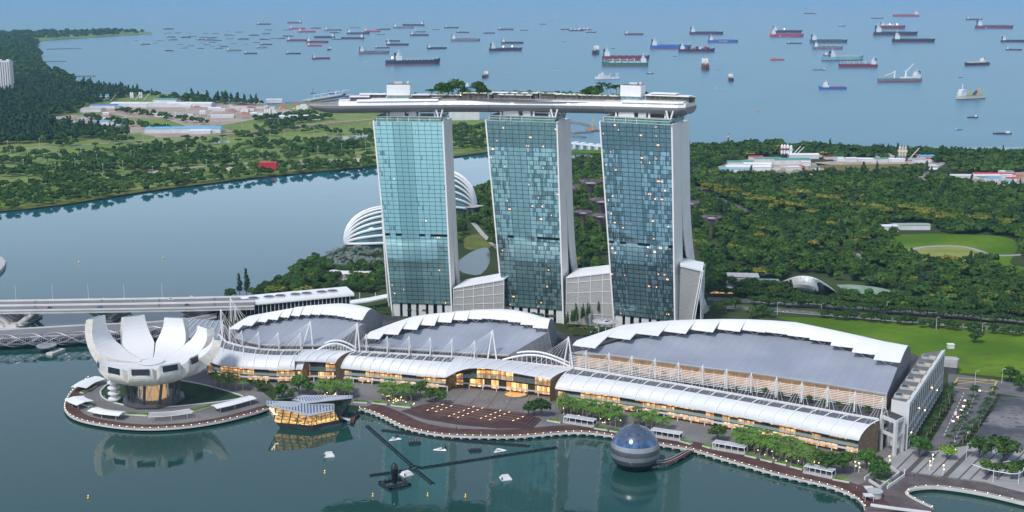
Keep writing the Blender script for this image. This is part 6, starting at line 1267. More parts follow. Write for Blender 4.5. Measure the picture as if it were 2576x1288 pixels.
for i,p in enumerate(LG):
    px=CX+FPX*p.x/(p.y*cP+(CAMH-2)*sP)
    if 820<px and p.y>1330: k='silver'
    else: k=kindpick(q,{'dark':5,'round':3,'yellow':.5,'lime':.3})
    tree(k,p,q.uniform(.8,1.2),{'silver':'silvery olive-like tree below the flower conservatory','dark':'dense dark tree in the shore garden left of the left tower','round':'bushy green tree in the shore garden left of the left tower','yellow':'yellow-green tree in the shore garden left of the left tower','lime':'lime-green tree in the shore garden left of the left tower'}[k],'trees of the shore garden left of the towers')
# far shore: scattered golf-course clumps, shore belt, forest
for p in scatter(EAST_T,[[(255,442),(400,423),(560,408),(700,401),(950,386),(950,401),(850,409),(700,415),(560,423),(400,440),(270,458)]],560,7): WOOD.append((p,q.uniform(.8,1.3),kindpick(q,{'d':6,'m':4})))
CL=[(30,410,50,8),(25,385,60,5),(130,395,60,6),(250,405,120,10),(330,385,90,9),(180,430,90,9),(300,425,110,10),(430,395,90,10),(480,405,80,7),(400,375,60,7),(520,415,90,7),(560,385,60,8),(640,345,60,8),(690,325,60,7),(760,330,70,6),(700,365,80,7),(830,375,100,10),(900,370,60,9),(740,385,90,6),(600,400,90,6),(880,395,70,5),(780,360,70,6),(280,355,60,5),(150,365,50,4),(520,360,60,4),(470,372,50,5),(330,410,60,6),(640,372,50,5),(930,345,30,8),(860,340,50,4),(60,440,80,8),(200,455,100,8),(400,420,80,6),(700,400,90,5),(1180,345,60,24),(1170,375,60,8),(1100,330,80,15),(1230,330,30,14)]
for cx,cy,rx,ry in CL:
    for _ in range(int(rx*ry*.052)):
        a=q.uniform(0,6.28); r=q.random()**.5; x=cx+rx*r*math.cos(a); y=cy+ry*r*math.sin(a)
        WOOD.append((g(x,y,2.),q.uniform(.9,1.5),kindpick(q,{'d':6,'m':3})))
ns=300
SING=[]
for cx,cy in [(10,412),(45,408),(80,412),(120,408),(170,402),(215,410),(260,395),(28,440),(95,435),(150,445),(350,365),(420,360),(470,355),(560,350),(600,360),(650,345),(610,395),(300,372),(200,385),(240,372),(90,395),(365,432),(410,440),(455,428),(230,430)]: SING.append((cx,cy))
for x,y in SING: tree('rain',g(x,y,2),q.uniform(.9,1.3),'single dark spreading tree on the far shore golf grass','single trees on the far shore grass')
FOREST=[(-60,180),(60,190),(120,200),(165,208),(200,216),(270,226),(350,236),(420,246),(520,256),(640,264),(660,262),(520,252),(430,246),(340,238),(250,258),(210,264),(200,285),(110,292),(130,312),(230,322),(290,330),(330,342),(200,352),(0,362),(-60,366)]
fz=scatter([(x,y+3) for x,y in FOREST],[[(100,304),(170,286),(270,288),(345,305),(395,332),(330,342),(220,330),(140,318)]],3600,11)
for p in fz: WOOD.append((p,q.uniform(1.3,2.1),'p' if q.random()<.3 else 'd'))
fz=scatter([(-80,100),(20,98),(85,103),(98,110),(88,126),(104,142),(95,157),(112,174),(160,190),(190,208),(120,205),(-80,195)],[],2200,12)
for p in fz: WOOD.append((p,q.uniform(1.6,2.8),'d'))
fz=scatter([(-60,86),(100,83),(300,80),(375,82),(330,88),(130,99),(0,99),(-60,100)],[],420,13)
for p in fz: WOOD.append((p,q.uniform(1.8,3.),'d'))
for pts,n in (([(225,300),(320,318),(430,332)],40),([(300,282),(420,300),(520,312)],30),([(640,305),(720,298),(790,290)],60),([(680,318),(760,308),(830,300)],50),([(400,252),(520,262),(660,262)],40)):
    for p in arclen([g(x,y,2.) for x,y in pts],n): WOOD.append((p+Vector((q.uniform(-12,12),q.uniform(-25,25),0)),q.uniform(1.,1.7),'d'))
for pts,n in (([(1735,382),(1800,384),(1880,376),(1960,374)],60),([(2000,380),(2200,390),(2400,396),(2700,404)],150)):
    for p in arclen([g(x,y,2.) for x,y in pts],n): WOOD.append((p+Vector((q.uniform(-8,8),q.uniform(-30,20),0)),q.uniform(1.2,2.),'d'))
LODN={'near':90,'mid':46,'far':22}
def woodland(name,items,m,lobef,size):
    V=[];n0=0
    rng=np.random.default_rng(5); libs={}
    for lod,n in LODN.items(): libs[lod]=[(crown(lobef(v),n,size*{'near':1.,'mid':1.35,'far':1.9}[lod],rng),np.array(core(lobef(v),.82).v)) for v in range(4)]
    cf=core(lobef(0),.8).f; CV=[];CF=[];co=0
    for p,s,_ in items:
        lod='near' if p.y<1750 else 'mid' if p.y<2600 else 'far'; c,k=libs[lod][rng.integers(4)]; a=rng.uniform(0,6.28); R_=np.array([[math.cos(a),-math.sin(a),0],[math.sin(a),math.cos(a),0],[0,0,1]])*s
        V.append(c@R_.T+np.array(p)); CV.append(k@R_.T+np.array(p))
    q_=np.concatenate(V); nq=len(q_)//4; cv=np.concatenate(CV); per=len(CV[0]); 
    cfa=[]
    for f in cf: cfa.append(f)
    quads=[f for f in cfa if len(f)==4]; fa=np.array(quads); allc=(fa[None]+ (np.arange(len(CV))*per)[:,None,None]+len(q_)).reshape(-1,4)
    fs=np.concatenate([np.arange(nq*4).reshape(-1,4),allc]); vs=np.concatenate([q_,cv])
    me=bpy.data.meshes.new(name); me.vertices.add(len(vs)); me.vertices.foreach_set('co',vs.astype(np.float32).ravel()); me.loops.add(len(fs)*4); me.loops.foreach_set('vertex_index',fs.astype(np.int32).ravel()); me.polygons.add(len(fs)); me.polygons.foreach_set('loop_start',np.arange(len(fs),dtype=np.int32)*4); me.polygons.foreach_set('loop_total',np.full(len(fs),4,dtype=np.int32)); me.update(); me.validate(); me.materials.append(m)
    o=bpy.data.objects.new(name,me); COL.objects.link(o); return tag(o,kind='stuff')
def woodmat(name,a,b,c): return landmat(name,a,b,.035,c)
WM={'l':woodmat('woodland_light_green',(.07,.13,.03),(.11,.17,.04),(.13,.17,.04)),'d':woodmat('woodland_dark_green',(.018,.050,.012),(.052,.108,.022),(.085,.135,.028)),'m':woodmat('woodland_mid_green',(.04,.095,.018),(.085,.155,.03),(.115,.155,.03)),'p':woodmat('woodland_blue_green',(.024,.056,.028),(.036,.075,.034),(.045,.085,.034)),'y':woodmat('woodland_yellow_green',(.20,.19,.03),(.26,.24,.04),(.12,.14,.03))}
LBF={'l':lambda v:rl(140+v,5,4.2,6.,2.),'d':lambda v:rl(110+v,5,5.2,7.5,2.),'m':lambda v:rl(120+v,5,4.8,7.,2.),'p':lambda v:[(0,0,5,2.8,4.5),(.5,.3,9,2.4,4.5),(-.4,.2,13,1.5,4.)],'y':lambda v:rl(130+v,6,5.5,4.5,3.5,.8,(.35,.5))}
for k in 'dmpyl': woodland('woodland',[w for w in WOOD if w[2]==k],WM[k],LBF[k],{'p':.8}.get(k,.95))
# =================== waterfront furniture ===================
rimm=mat('pale_edge_beam',(.55,.54,.52),.7,var=.1)
for nm,S in (('boardwalk_edge',Qs),('island_boardwalk_edge',ISo)): struct(nm,MB().strip([Vector((p.x,p.y,2.5)) for p in S],.9,z=2.5,h=1.1),rimm)
cv=curve([g(x,y,2.3) for x,y in cove[::-1]],3); struct('cove_edge',MB().strip(cv,1.6,z=2.6,h=1.4),rimm)
mb=MB()
for p,q_ in zip(arclen(Qs,64),arclen(inset(Qs,5.),64)): d=(q_-p); d.z=0; d.normalize(); mb.box(Vector((p.x,p.y,1.1))+d*1.2,(3.4,1.6,1.1),ax=(d,Vector((-d.y,d.x,0)),UP)); mb.bar((p.x+d.x*2.4,p.y+d.y*2.4,-2),(p.x+d.x*2.4,p.y+d.y*2.4,.8),.5,6)
struct('boardwalk_piers',mb,rimm)
bol=MB().bar((0,0,0),(0,0,.8),.14,6); lampm=mat('bollard_light',(.9,.7,.3),.5,var=0,emit=(1,.72,.25),es=2.6)
def bollards(S,n,lab,grp):
    first=None
    for p in arclen(S,n):
        l=Vector((p.x,p.y,2.5))
        if first is None:
            first=thing('bollard_lamp',lab,'lamp',l,0,grp); MB().bar((0,0,0),(0,0,.8),.16,6).build('post',dgrey,first); MB().lathe((0,0,.8),[(.2,0),(.2,.3),(.05,.4)],6).build('light_head',lampm,first)
        else: dup(first,l)
bollards(Qs,74,'glowing bollard lamp along the outer edge of the curved boardwalk','bollard lamps on the boardwalk edge'); bollards(ISo,46,'glowing bollard lamp along the rim of the museum island','bollard lamps on the island rim'); bollards(cv[2:],16,'glowing bollard lamp along the cove quay at lower right','bollard lamps on the cove quay')
q=random.Random(9)
for c4,n,lab,grp in [([(792,1006),(890,1010),(885,990),(800,985)],18,'ground light among the palms behind the crystal pavilion','ground lights behind the crystal pavilion'),([(950,1014),(1042,1018),(1045,996),(958,992)],22,'ground light among the palms left of the event plaza','ground lights left of the plaza'),([(1398,1050),(1556,1090),(1572,1060),(1412,1026)],22,'ground light among the palms left of the glass sphere','ground lights left of the sphere'),([(1838,1138),(2048,1196),(2066,1160),(1860,1106)],26,'ground light among the long palm grove','ground lights in the long palm grove')]:
    a,b,c,d=[g(x,y,2.1) for x,y in c4]
    for k in range(n): p=lerp(lerp(a,b,q.random()),lerp(d,c,q.random()),q.random()); o=MB().lathe((0,0,0),[(.22,0),(.22,.35),(.05,.5)],6).build('ground_light',lampm); o.location=p; tag(o,lab,'lamp',grp)
for S,lab in ((Qs,'thin steel railing following the curved promenade boardwalk'),(ISo,'thin steel railing round the rim of the museum island'),(cv,'white railing following the round cove quay')):
    A=arclen(S,120); o=A[60].copy(); t=thing('railing',lab,'railing',(o.x,o.y,2.5)); mb=MB(); d0=Vector((o.x,o.y,0))
    mb.tube([Vector((p.x,p.y,1.05))-d0 for p in A],.06,3); mb.tube([Vector((p.x,p.y,.55))-d0 for p in A],.04,3); mb.build('handrail',steel,t)
    mb=MB(); [mb.bar(Vector((p.x,p.y,0))-d0,Vector((p.x,p.y,1.05))-d0,.05,3) for p in A]; mb.build('posts',steel,t)
# event plaza steps
ev=[(1009,1034),(1061,1018),(1153,1024),(1262,1038),(1355,1051),(1362,1055),(1340,1076),(1252,1077),(1150,1067),(1064,1053)]
E_=[g(x,y,2.4) for x,y in ev]; ec=sum(E_,Vector())/len(E_); ec.z=2.0; t=thing('event_steps','broad dark timber event steps inset with rows of small lights','steps',ec)
for k in range(5):
    s=1-.05*k; MB().prism([Vector(((p.x-ec.x)*s,(p.y-ec.y)*s+k*1.2,0)) for p in E_],.1+.35*k,.1+.35*(k+1)).build('tier',deckm if k!=1 else mat('step_riser_dark',(.05,.04,.045),.8),t)
stripm=mat('step_light',(.9,.6,.3),.5,var=0,emit=(1,.62,.25),es=2.2)
def inev(p): return inpoly(p.x,p.y,[((e.x-ec.x)*.78,(e.y-ec.y)*.78+4.8) for e in E_])
mb=MB(); nl=0
for i in range(-9,10):
    for j in range(-5,6):
        p=Vector((i*6.2+j*3.2,-i*2.9+j*4.,1.9))
        if inev(p) and (i*7+j*3)%3!=0: mb.box(p,(1.9,.3,.06),rz=.95)
tag(mb.build('step_lights',stripm,t),kind='stuff')
mb=MB()
for j in range(-5,6):
    a=[Vector((i*2.+j*3.2,-i*.935+j*4.,1.88)) for i in range(-40,41)]; a=[p for p in a if inev(p)]
    if len(a)>2: mb.bar(a[0],a[-1],.12,4)
mb.build('seat_edges',mat('weathered_edge',(.25,.19,.18),.8),t)
t=thing('glass_fountain_bowl','round glass-rimmed fountain bowl glowing on the event plaza','fountain',g(1297,993,2.1)); MB().lathe((0,0,0),[(8.6,0),(8.8,1.1),(8.2,1.1),(7.8,.2),(.1,-.0)],32).build('rim',mat('bowl_glass',(.30,.30,.28),.15,.2),t); MB().lathe((0,0,.35),[(7.6,0),(.1,.05)],24).build('basin',mat('amber_basin',(.30,.17,.07),.3,var=.5,vs=.5,emit=(1,.5,.15),es=.35),t)
for k in range(8):
    a,b=g(1150+k*38,955+k*6,2.1),g(1085+k*45,1016+k*6,2.1); struct('paving_joint',MB().strip([a,b],.5,z=2.1),mat('dark_paving_stripe',(.09,.085,.085)))
# glazed pergola boxes on the boardwalk
for x0,x1,y0,y1,lab in ((1418,1492,1064,1076,'white framed pergola box on the boardwalk left of the glass sphere'),(1636,1709,1098,1110,'white framed pergola box half behind the glass sphere'),(1792,1872,1130,1144,'white framed pergola box right of the sphere footbridge'),(2022,2092,1190,1205,'white framed pergola box at the right end of the boardwalk')):
    a,b=g(x0,y0,2.4),g(x1,y1,2.4); t=thing('pergola_box',lab,'pergola',a); d=(b-a); L=d.length; d.normalize(); n=Vector((-d.y,d.x,0)); mb=MB(); h=4.4
    for s in (0,6.):
        for k in range(6): mb.bar(d*(L*k/5)+n*s,d*(L*k/5)+n*s+UP*h,.2,4)
    mb.build('post',white,t); mb=MB()
    for s in (0,6.): mb.bar(n*s+UP*h,d*L+n*s+UP*h,.24,4)
    for k in range(6): mb.bar(d*(L*k/5)+UP*h,d*(L*k/5)+n*6+UP*h,.2,4)
    mb.build('roof_frame',white,t); MB().box(d*L/2+n*3+UP*(h+.1),(L,6,.08),ax=(d,n,UP)).build('roof_glass',mat('frosted_glass',(.50,.52,.53),.3),t); MB().box(d*L/2+n*3+UP*.5,(L+1,7.,1.),ax=(d,n,UP)).build('base_wall',grey,t); MB().box(d*L/2+n*5.7+UP*2.2,(L-1,.2,3.2),ax=(d,n,UP)).build('back_panel',dark,t)
hedge=leafmat('hedge_leaves',(.10,.22,.02),.2)
for x0,x1,y0,y1,lab in ((690,745,1010,1008,'long white planter behind the crystal pavilion'),(890,925,1012,1014,'green planter at the left start of the boardwalk'),(938,975,1014,1018,'first green planter right of the pavilion jetty'),(985,1035,1020,1026,'second green planter before the left palm grove'),(1378,1412,1058,1064,'green planter left of the leftmost pergola box'),(1496,1530,1078,1083,'green planter right of the leftmost pergola box'),(1535,1575,1084,1091,'green planter left of the glass sphere top'),(1712,1740,1110,1118,'green planter above the end of the footbridge'),(1770,1790,1122,1128,'green planter left of the third pergola box'),(1876,1905,1146,1153,'green planter right of the third pergola box'),(1915,1945,1156,1163,'middle green planter in the row of the long palm grove'),(1952,1980,1164,1171,'green planter with white wall in the long palm grove row'),(1990,2020,1174,1182,'green planter left of the last pergola box'),(2096,2138,1206,1214,'green planter right of the last pergola box'),(2205,2240,1206,1216,'green planter beside the angular white ramp'),
    (262,300,1034,1042,'long hedge planter behind the front left sail canopy'),(318,372,1043,1046,'bright hedge planter between the two front canopies'),(484,534,1036,1022,'hedge planter between the pergola and the right canopy'),(205,240,990,972,'hedge planter at the left of the museum island'),(208,228,1016,1024,'round shrubs behind the square sail canopy')):
    a,b=g(x0,y0,2.3),g(x1,y1,2.3); d=(b-a); L=d.length; d.normalize(); n=Vector((-d.y,d.x,0)); t=thing('planter',lab,'planter',(a+b)/2); MB().box(UP*.5,(L,3.2,1.0),ax=(d,n,UP)).build('wall',rimm,t)
    rg=np.random.default_rng(int(x0)); c=rg.uniform(-.5,.5,(int(L*9),3))*np.array([L-.3,2.8,.9]); c[:,2]+=1.35; nn=rg.normal(size=c.shape); nn[:,2]=abs(nn[:,2])+.5; nn/=np.linalg.norm(nn,axis=1)[:,None]; u_=np.cross(nn,rg.normal(size=c.shape)); u_/=np.linalg.norm(u_,axis=1)[:,None]; w_=np.cross(nn,u_); c=c[:,:1]*np.array(d)+c[:,1:2]*np.array(n)+c[:,2:]*np.array([0,0,1]); v=np.stack([c-u_*.4,c-w_*.4,c+u_*.4,c+w_*.4],1).reshape(-1,3); mb=MB(); mb.add(v.tolist(),[(4*i,4*i+1,4*i+2,4*i+3) for i in range(len(c))]); mb.box(UP*1.25,(L-.4,2.6,.5),ax=(d,n,UP)); mb.build('hedge',hedge,t)
# angular planter walls, ferry hut, light ring
t=thing('angular_planter','angular white-walled planter with ramp at the end of the promenade','planter',g(2215,1212,2.2)); o2=g(2215,1212,2.2)
for pts in ([(2175,1208),(2210,1185),(2222,1190)],[(2186,1212),(2215,1230),(2262,1194),(2240,1180)],[(2232,1230),(2275,1200),(2275,1188)]): MB().strip([g(x,y,2.2)-o2 for x,y in pts],.7,z=2.,h=2.).build('wall',white2,t)
t=thing('ferry_hut','small round-roofed ferry landing hut with canopy at the pier corner','hut',g(2200,1250,2.3)); MB().lathe((0,0,0),[(4,0),(4,3.4),(4.6,3.4),(4.6,3.9),(.1,4.1)],18).build('drum',grey,t); MB().box((-2,5,3.6),(5,5,.4)).build('upper_roof',white2,t); mb=MB().box((-5,-5,3.2),(5.5,5,.3)); mb.build('canopy',white2,t)
for s in ((-7.4,-7.2),(-2.6,-7.2),(-7.4,-2.8)): MB().bar((s[0],s[1],0),(s[0],s[1],3.1),.15,4).build('post',steel,t)
t=thing('mooring_ramp','white railed gangway along the outer edge of the pier','gangway',g(2260,1285,2.3)); o2=g(2260,1285,2.3); MB().strip([g(x,y,2.3)-o2 for x,y in [(2190,1272),(2260,1282),(2342,1292)]],2.4,z=.9,h=.9).build('deck',white2,t)
t=thing('light_ring','thin white curved light ring on slim posts over the striped plaza','lamp',g(2470,1200,2.1)); o2=g(2470,1200,2.1); rg=curve([g(x,y,9)-o2 for x,y in [(2446,1168),(2480,1180),(2520,1188),(2552,1192),(2572,1186),(2574,1176),(2560,1166),(2540,1160),(2524,1163)]],4); MB().tube(rg,.22,5).build('ring',white,t)
for k in (6,14,22): p=rg[k]; MB().bar((p.x,p.y,0),(p.x,p.y,8.5),.16,5).build('post',steel,t)
t=thing('round_pavilion','round ring-roofed canopy on the terrace before the right tower','canopy',g(1522,830,6)); MB().lathe((0,0,7),[(10.5,0),(10.8,.5),(6.4,.9),(6.2,.7)],24).build('ring_roof',grey,t); MB().lathe((0,0,7.5),[(6.3,.4),(5.6,.6)],24,cap=False).build('rim',white,t)
for k in range(8): a=k*.785; MB().bar((8*math.cos(a),8*math.sin(a),-2),(8*math.cos(a),8*math.sin(a),7),.35,5).build('column',white2,t)
t=thing('terrace_ramp','white stair ramp rising through the stepped garden between towers','ramp',g(1500,825,4)); o2=g(1500,825,4); mb=MB(); mb.slab([[g(1484,836,5)-o2,g(1526,802,17)-o2],[g(1486,831,5)-o2,g(1530,798,17)-o2]],1.2); mb.build('ramp',white2,t); MB().bar(g(1508,816,2)-o2+Vector((2,6,0)),g(1508,816,2)-o2+Vector((2,6,9)),.9,6).build('pier',white2,t)
# =================== things on the bay ===================
boomm=mat('boom_black',(.018,.022,.03),.4,var=.2); t=thing('floating_boom','black ladder-like floating boom with four long arms meeting on the bay','boom',g(1045,1180)); o2=g(1045,1180)
def boom(a,b,w=2.):
    a,b=g(*a)-o2,g(*b)-o2; d=(b-a); L=d.length; d.normalize(); n=Vector((-d.y,d.x,0)); mb=MB()
    for s in(-1,1): mb.box((a+b)/2+n*s*w/2+UP*.35,(L,.36,.6),ax=(d,n,UP))
    k=0
    while k<L: mb.box(a+d*k+UP*.4,(.4,w,.5),ax=(d,n,UP)); k+=4.2
    mb.build('arm',boomm,t)
boom((923,1072),(1038,1173)); boom((1058,1178),(1401,1126)); boom((1032,1183),(930,1197)); boom((1050,1186),(1089,1218)); boom((1034,1176),(1058,1182),7.)
t=thing('curved_boom','long curved floating light boom just off the event steps','boom',g(1090,1099)); o2=g(1090,1099)
pts=[(961,1083),(1020,1090),(1089,1099.5),(1144,1108),(1240,1116),(1333,1122.6)]
for a,b in zip(pts,pts[1:]): boom(a,b,2.)
t=thing('sculpture_raft','tall black bottle-shaped sculpture on a square floating raft','raft',g(993,1219),.6)
for k in range(4): a=k*math.pi/2; MB().box((6.2*math.cos(a),6.2*math.sin(a),.6),(1.8,14.2,1.4),rz=a).build('pontoon',boomm,t)
mb=MB()
for k in range(12): a=k*math.pi/6; mb.bar((6.8*math.cos(a),6.8*math.sin(a),1.3),(6.8*math.cos(a),6.8*math.sin(a),2.2),.4,5)
mb.build('bollard',boomm,t); MB().box((0,0,.5),(11,3,.5)).build('walkway',dgrey,t); MB().lathe((0,0,.8),[(1.2,0),(1.5,2),(2.1,5),(2.2,9),(1.9,11.2),(1.2,12.4),(.1,12.8)],18).build('bottle',mat('black_gloss',(.012,.015,.02),.15),t,sm=True)
for x,y,lab in ((1023,1195,'white square float beside the black bottle sculpture'),(1272,1205,'white square float alone in the middle of the near bay'),(828,1147,'white square float right below the crystal pavilion')):
    t=thing('pump_float',lab,'float',g(x,y),random.random()); MB().box((0,0,.3),(6.4,5.6,.8)).build('base',white,t); mb=MB(); mb.loft([[Vector((sx*a,sy*b,z)) for sx,sy in((-1,-1),(1,-1),(1,1),(-1,1))] for a,b,z in((3.,2.6,.7),(2.,1.7,2.4))],closed=True); mb.f.append(tuple(range(len(mb.v)-4,len(mb.v)))); mb.build('housing',white2,t)
    for s in ((-3,-2.4),(3,2.4)): MB().lathe((s[0],s[1],.7),[(.35,0),(.5,1.2),(.1,2)],6).build('nozzle',dgrey,t)
for x,y,lab in ((993,1106,'white triangular float with dark drum, leftmost of three'),(1109,1132,'white triangular float with dark drum, middle of three'),(1256,1135,'white triangular float, rightmost of three')):
    t=thing('triangle_float',lab,'float',g(x,y),random.uniform(-.4,.4)); P3=[Vector((-4,-2.5,.5)),Vector((4,-1.5,.5)),Vector((0,3.5,.5))]; mb=MB()
    for a,b in zip(P3,P3[1:]+P3[:1]): mb.bar(a,b,.45,5)
    for p in P3: mb.bar(p,Vector((0,0,.9)),.2,4)
    mb.build('frame',white,t); 
    if x<1200: MB().lathe((1.5,2.5,.3),[(1.5,0),(1.6,1.2),(.9,2),(.1,2.1)],10).build('drum',boomm,t)
for x,y,lab in ((1043,1115,'black raft with round nozzles, left of two'),(1195,1133,'black raft with round nozzles, right of two')):
    t=thing('nozzle_raft',lab,'raft',g(x,y),.2); MB().box((0,0,.4),(8,4.4,.9)).build('base',boomm,t)
    for k in range(4): MB().lathe((-2.7+1.8*k,0,.8),[(.8,0),(.85,1.),(.3,1.6)],8).build('nozzle',dgrey,t)
for i,(x,y,lab) in enumerate(((938,1249,'small yellow buoy below the black bottle raft'),(1076,1248,'small yellow buoy in the teal tower reflection'),(1171,1251,'small yellow buoy at the right end of the float line'),(817,1191,'small yellow buoy below the white float by the pavilion'),(222,1254,'small yellow buoy alone at the lower left'),(975,1216-90,'') ,(198,662,'orange buoy in the channel, left of two'),(410,650,'orange buoy in the channel, right of two'))):
    if lab: t=thing('buoy',lab,'buoy',g(x,y)); MB().lathe((0,0,-.3),[(.6,0),(.75,.6),(.4,1.1),(.2,1.8),(.05,1.9)],10).build('float',yel,t); MB().lathe((0,0,1.8),[(.15,0),(.15,.2),(.05,.25)],6).build('lamp',lampm,t)
t=thing('stone_pier','pale stone pier end jutting into the channel at the left edge','pier',g(0,668)); o2=g(0,668); MB().prism([g(x,y,0)-o2 for x,y in [(-40,648),(6,654),(15,664),(12,676),(-2,692),(-40,700)]],-1,3.5).build('wall',grey,t)
# =================== vehicles, lamps, people ===================
carc={'black':(.02,.02,.022),'white':(.7,.7,.7),'blue':(.02,.16,.5),'red':(.4,.02,.03),'silver':(.4,.41,.42),'green':(.03,.25,.2)}
CM={k:mat('car_paint_'+k,v,.25,var=.03) for k,v in carc.items()}; cgl=mat('car_glass',(.02,.025,.03),.1,var=0); tyre=mat('tyre_rubber',(.02,.02,.02),.9,var=0)
def car(p,rz,col,lab,van=False):
    t=thing('van' if van else 'car',lab,'van' if van else 'car',p,rz); h=1.7 if van else .85; mb=MB(); sec=[(-2.2,.45,.7),(-2.1,.3,h),(-1.6,.3,h+.1),(1.6,.3,h),(2.1,.32,h*.85),(2.25,.45,.65)]
    mb.loft([[Vector((x,-.9,lo)),Vector((x,.9,lo)),Vector((x,.86,hi)),Vector((x,-.86,hi))] for x,lo,hi in sec],closed=True); mb.f+= [(3,2,1,0),tuple(range(len(mb.v)-4,len(mb.v)))]; mb.build('body',CM[col],t)
    a=(h,h+.85 if van else h+.6); mb=MB(); r=[[Vector((x,s*w,z)) for x,s in((-1.9 if van else -1.5,-1),(1.3 if van else .9,-1),(1.3 if van else .9,1),(-1.9 if van else -1.5,1))] for z,w in((a[0],.85),)]; r.append([Vector((x,s*.7,a[1])) for x,s in((-1.7 if van else -1.1,-1),(.8 if van else .3,-1),(.8 if van else .3,1),(-1.7 if van else -1.1,1))]); mb.loft(r,closed=True); mb.f.append(tuple(range(len(mb.v)-4,len(mb.v)))); mb.build('cabin',cgl if not van else CM[col],t)
    for x in(-1.35,1.35):
        for s in(-1,1): MB().bar((x,s*.78,.33),(x,s*.95,.33),.33,8).build('wheel',tyre,t)
    for s in(-.6,.6): MB().box((-2.2,s,.75),(.12,.3,.16)).build('tail_light',redl,t)
def onbridge(px,f): a=lerp(N_[1],N_[3],px/480.); b=lerp(Fr[1],Fr[3],px/480.); p=lerp(a,b,f); p.z=zd+.06; return p
for px,f,c,lab in ((124,.22,'black','black car on the near carriageway of the highway bridge, left part'),(250,.22,'blue','blue car on the near carriageway of the highway bridge'),(470,.3,'black','dark car on the near carriageway of the highway bridge, right part'),(335,.72,'silver','silver car on the far carriageway of the highway bridge, middle'),(430,.85,'white','white car on the far carriageway of the highway bridge, right part')): car(onbridge(px,f),0.05,c,lab)
for x,y,c,lab,v in ((2428,1010,'black','dark car near the top of the palm-lined road',0),(2424,1024,'white','white car third in the line along the palm-lined road',0),(2418,1034,'silver','silver car fourth in the line along the palm-lined road',0),(2410,1052,'red','red car waiting by the palms of the convention block road',0),(2404,1044,'white','white van in the line along the palm-lined road',1),(2398,1062,'blue','blue car lowest in the line along the palm-lined road',0),(2465,985,'blue','blue car just below the yellow box junction',0),(2437,1092,'white','white van turning in beside the vacant lot',1),(2390,1128,'black','black car at the plaza end of the road, left of two',0),(2402,1133,'green','dark green car at the plaza end of the road, right of two',0)): car(g(x,y,2.2),1.15,c,lab,bool(v))
for x,y,c,lab in ((1888,777,'red','red taxi on the carriageway behind the exhibition hall'),(1948,781,'blue','blue car at the junction behind the exhibition hall'),(1976,786,'white','white car at the junction behind the exhibition hall'),(2172,797,'blue','blue car on the carriageway under the street trees'),(2196,799,'white','white car on the carriageway under the street trees'),(2380,820,'silver','silver car far along the carriageway at right')): car(g(x,y,2.3),-.12,c,lab)
def lamp(x,y,h,lab,grp=None,arm=2.,z=2.1,m=steel):
    t=thing('street_lamp',lab,'street lamp',g(x,y,z),0,grp); MB().bar((0,0,0),(0,0,h),.16,5,.1).build('pole',m,t); MB().bar((0,0,h),(arm,0,h+.3),.1,4).build('arm',m,t); MB().box((arm,0,h+.25),(1.1,.4,.2)).build('lamp_head',white2,t)
for x,y,lab in ((2452,970,'tall street lamp left of the yellow box junction'),(2520,965,'tall street lamp right of the yellow box junction'),(2420,1060,'street lamp among the palms beside the convention block'),(2408,1085,'lower street lamp among the palms beside the convention block'),(2430,1158,'white lamp post standing on the striped plaza'),(1955,792,'street lamp beside the junction behind the exhibition hall'),(2065,795,'street lamp under the trees behind the lawn, left'),(2355,830,'street lamp at the lawn edge, third from right'),(2470,845,'street lamp at the lawn edge far right'),(2230,790,'street lamp among the trees above the lawn'),(2380,775,'street lamp among the park trees above the far carriageway')): lamp(x,y,11,lab)
for px in (40,132,222,312,408): p=onbridge(px,1.); t=thing('street_lamp','slim street lamp on the far parapet of the highway bridge','street lamp',p,0,'lamps on the highway bridge'); MB().bar((0,0,0),(0,0,14),.12,4).build('pole',steel,t); MB().bar((0,0,14),(0,-2.5,14.3),.08,4).build('arm',steel,t)
for x,y in ((2150,1186),(2160,1190),(2184,1180),(2203,1188),(2338,1185),(2372,1195),(2236,1172),(2345,1168)): t=thing('twin_lamp','short white post lamp with two round heads on the right-hand promenade','street lamp',g(x,y,2.1),0,'white post lamps on the promenade'); MB().bar((0,0,0),(0,0,6),.18,5).build('pole',white,t); MB().lathe((.5,0,3.6),[(.1,-.3),(.4,0),(.1,.3)],6).build('lamp_head',lampm,t); MB().lathe((0,0,6),[(.4,0),(.4,.5),(.1,.6)],6).build('top_lamp',lampm,t)
for i in range(46):
    x,y=[(28,402),(70,398),(112,412),(150,404),(205,398),(245,415),(290,372),(330,405),(360,352),(395,362),(430,345),(470,390),(505,372),(540,348),(575,372),(610,338),(640,362),(680,345),(715,352),(745,330),(790,342),(820,360),(850,352),(880,338),(905,360),(930,330),(60,428),(140,436),(190,426),(260,440),(310,432),(385,446),(450,412),(520,428),(600,412),(660,402),(730,395),(800,392),(860,386),(920,382),(20,378),(100,372),(180,366),(420,332),(560,330),(700,318)][i]
    t=thing('floodlight_mast','slim pale floodlight mast on the far shore grass','floodlight',g(x,y,2),0,'floodlight masts on the far shore'); MB().bar((0,0,0),(0,0,17),.28,4).build('pole',mat('galvanised_pole',(.45,.47,.47),.5),t); MB().box((0,0,17),(2.2,.5,.7)).build('lamp_head',white2,t)
